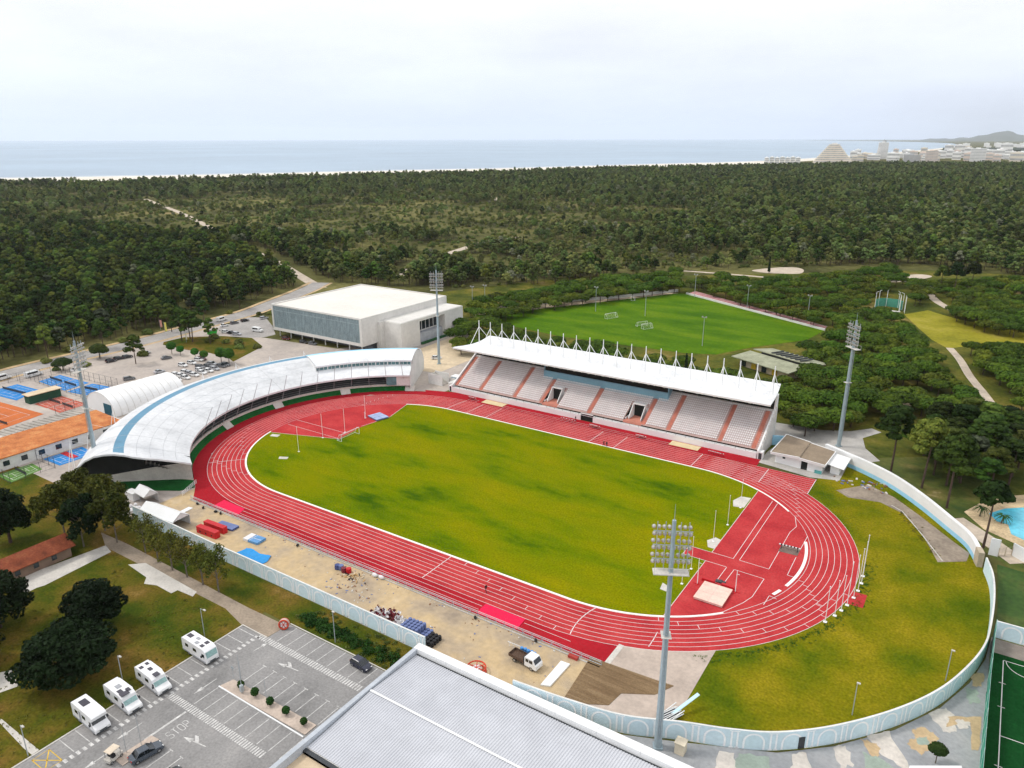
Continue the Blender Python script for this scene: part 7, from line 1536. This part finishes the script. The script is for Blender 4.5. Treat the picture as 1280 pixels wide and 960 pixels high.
# ================================================================ sky, light, air
w=bpy.data.worlds.new('World'); S.world=w; w.use_nodes=True; nt=w.node_tree; N=nt.nodes; Lk=nt.links.new
SUN_EL,SUN_AZ=R_(52),R_(-112)   # azimuth clockwise from +y
bg=N['Background']; bg.inputs['Strength'].default_value=0.10
sk=N.new('ShaderNodeTexSky'); sk.sky_type='NISHITA'; sk.sun_disc=False; sk.sun_elevation=SUN_EL; sk.sun_rotation=SUN_AZ; sk.air_density=1.0; sk.dust_density=2.0
tc=N.new('ShaderNodeTexCoord'); sx=N.new('ShaderNodeSeparateXYZ'); Lk(tc.outputs['Generated'],sx.inputs[0])
gr=N.new('ShaderNodeValToRGB'); mrz=N.new('ShaderNodeMapRange'); mrz.inputs['From Min'].default_value=-.02; mrz.inputs['From Max'].default_value=.30; Lk(sx.outputs['Z'],mrz.inputs['Value']); Lk(mrz.outputs['Result'],gr.inputs['Fac'])
e=gr.color_ramp.elements; e[0].position=0; e[0].color=(.60,.70,.95,1); e[1].position=1; e[1].color=(.95,.955,.97,1); q=e.new(.3); q.color=(.80,.85,.95,1); q=e.new(.55); q.color=(.90,.91,.94,1)
mp=N.new('ShaderNodeMapping'); mp.inputs['Scale'].default_value=(2.2,2.2,9); Lk(tc.outputs['Generated'],mp.inputs['Vector']); nz_=N.new('ShaderNodeTexNoise'); nz_.inputs['Scale'].default_value=1.6; nz_.inputs['Detail'].default_value=7; nz_.inputs['Roughness'].default_value=.55; Lk(mp.outputs['Vector'],nz_.inputs['Vector'])
mr=N.new('ShaderNodeMapRange'); mr.inputs['From Min'].default_value=.3; mr.inputs['From Max'].default_value=.7; mr.inputs['To Min'].default_value=10.0; mr.inputs['To Max'].default_value=11.8; Lk(nz_.outputs['Fac'],mr.inputs['Value'])
vm=N.new('ShaderNodeVectorMath'); vm.operation='SCALE'; Lk(gr.outputs['Color'],vm.inputs[0]); Lk(mr.outputs['Result'],vm.inputs['Scale'])
mx=N.new('ShaderNodeMix'); mx.data_type='RGBA'; mx.inputs[0].default_value=.88; Lk(sk.outputs['Color'],mx.inputs[6]); Lk(vm.outputs['Vector'],mx.inputs[7]); Lk(mx.outputs[2],bg.inputs['Color'])
sl=bpy.data.lights.new('sun','SUN'); sl.energy=1.5; sl.angle=R_(10); sl.color=(1,.96,.90); so=bpy.data.objects.new('sun',sl); C.objects.link(so)
dv=Vector((math.sin(SUN_AZ)*math.cos(SUN_EL),math.cos(SUN_AZ)*math.cos(SUN_EL),math.sin(SUN_EL))); so.rotation_euler=(-dv).to_track_quat('-Z','Y').to_euler(); so.location=(-200,0,300)
if True:
    b=MB(); b.box(-52000,52000,-47500,52000,-3,900); o=b.build('haze',[]); tag(o,'thin sea haze over the forest and the bay',kind='stuff'); hm=bpy.data.materials.new('sea_haze'); hm.use_nodes=True; hn=hm.node_tree; hn.nodes.remove(hn.nodes['Principled BSDF']); pv=hn.nodes.new('ShaderNodeVolumePrincipled'); pv.inputs['Color'].default_value=(.88,.93,1,1); pv.inputs['Density'].default_value=HAZE; pv.inputs['Anisotropy'].default_value=.2; hn.links.new(pv.outputs[0],hn.nodes['Material Output'].inputs['Volume']); o.data.materials.append(hm)
S.view_settings.view_transform='Standard'; S.view_settings.look='None'; S.view_settings.exposure=EXPO; S.view_settings.gamma=1
S.cycles.max_bounces=6; S.cycles.diffuse_bounces=3; S.cycles.glossy_bounces=2; S.cycles.transmission_bounces=2; S.cycles.transparent_max_bounces=4; S.cycles.volume_bounces=1; S.cycles.use_denoising=DENOISE; S.cycles.denoising_prefilter='FAST'; S.cycles.use_adaptive_sampling=True; S.cycles.adaptive_threshold=.008
S.cycles.sample_clamp_indirect=6
for o in [x for x in bpy.data.objects if x.type=='EMPTY' and not x.children and not x.get('kind')]: bpy.data.objects.remove(o)
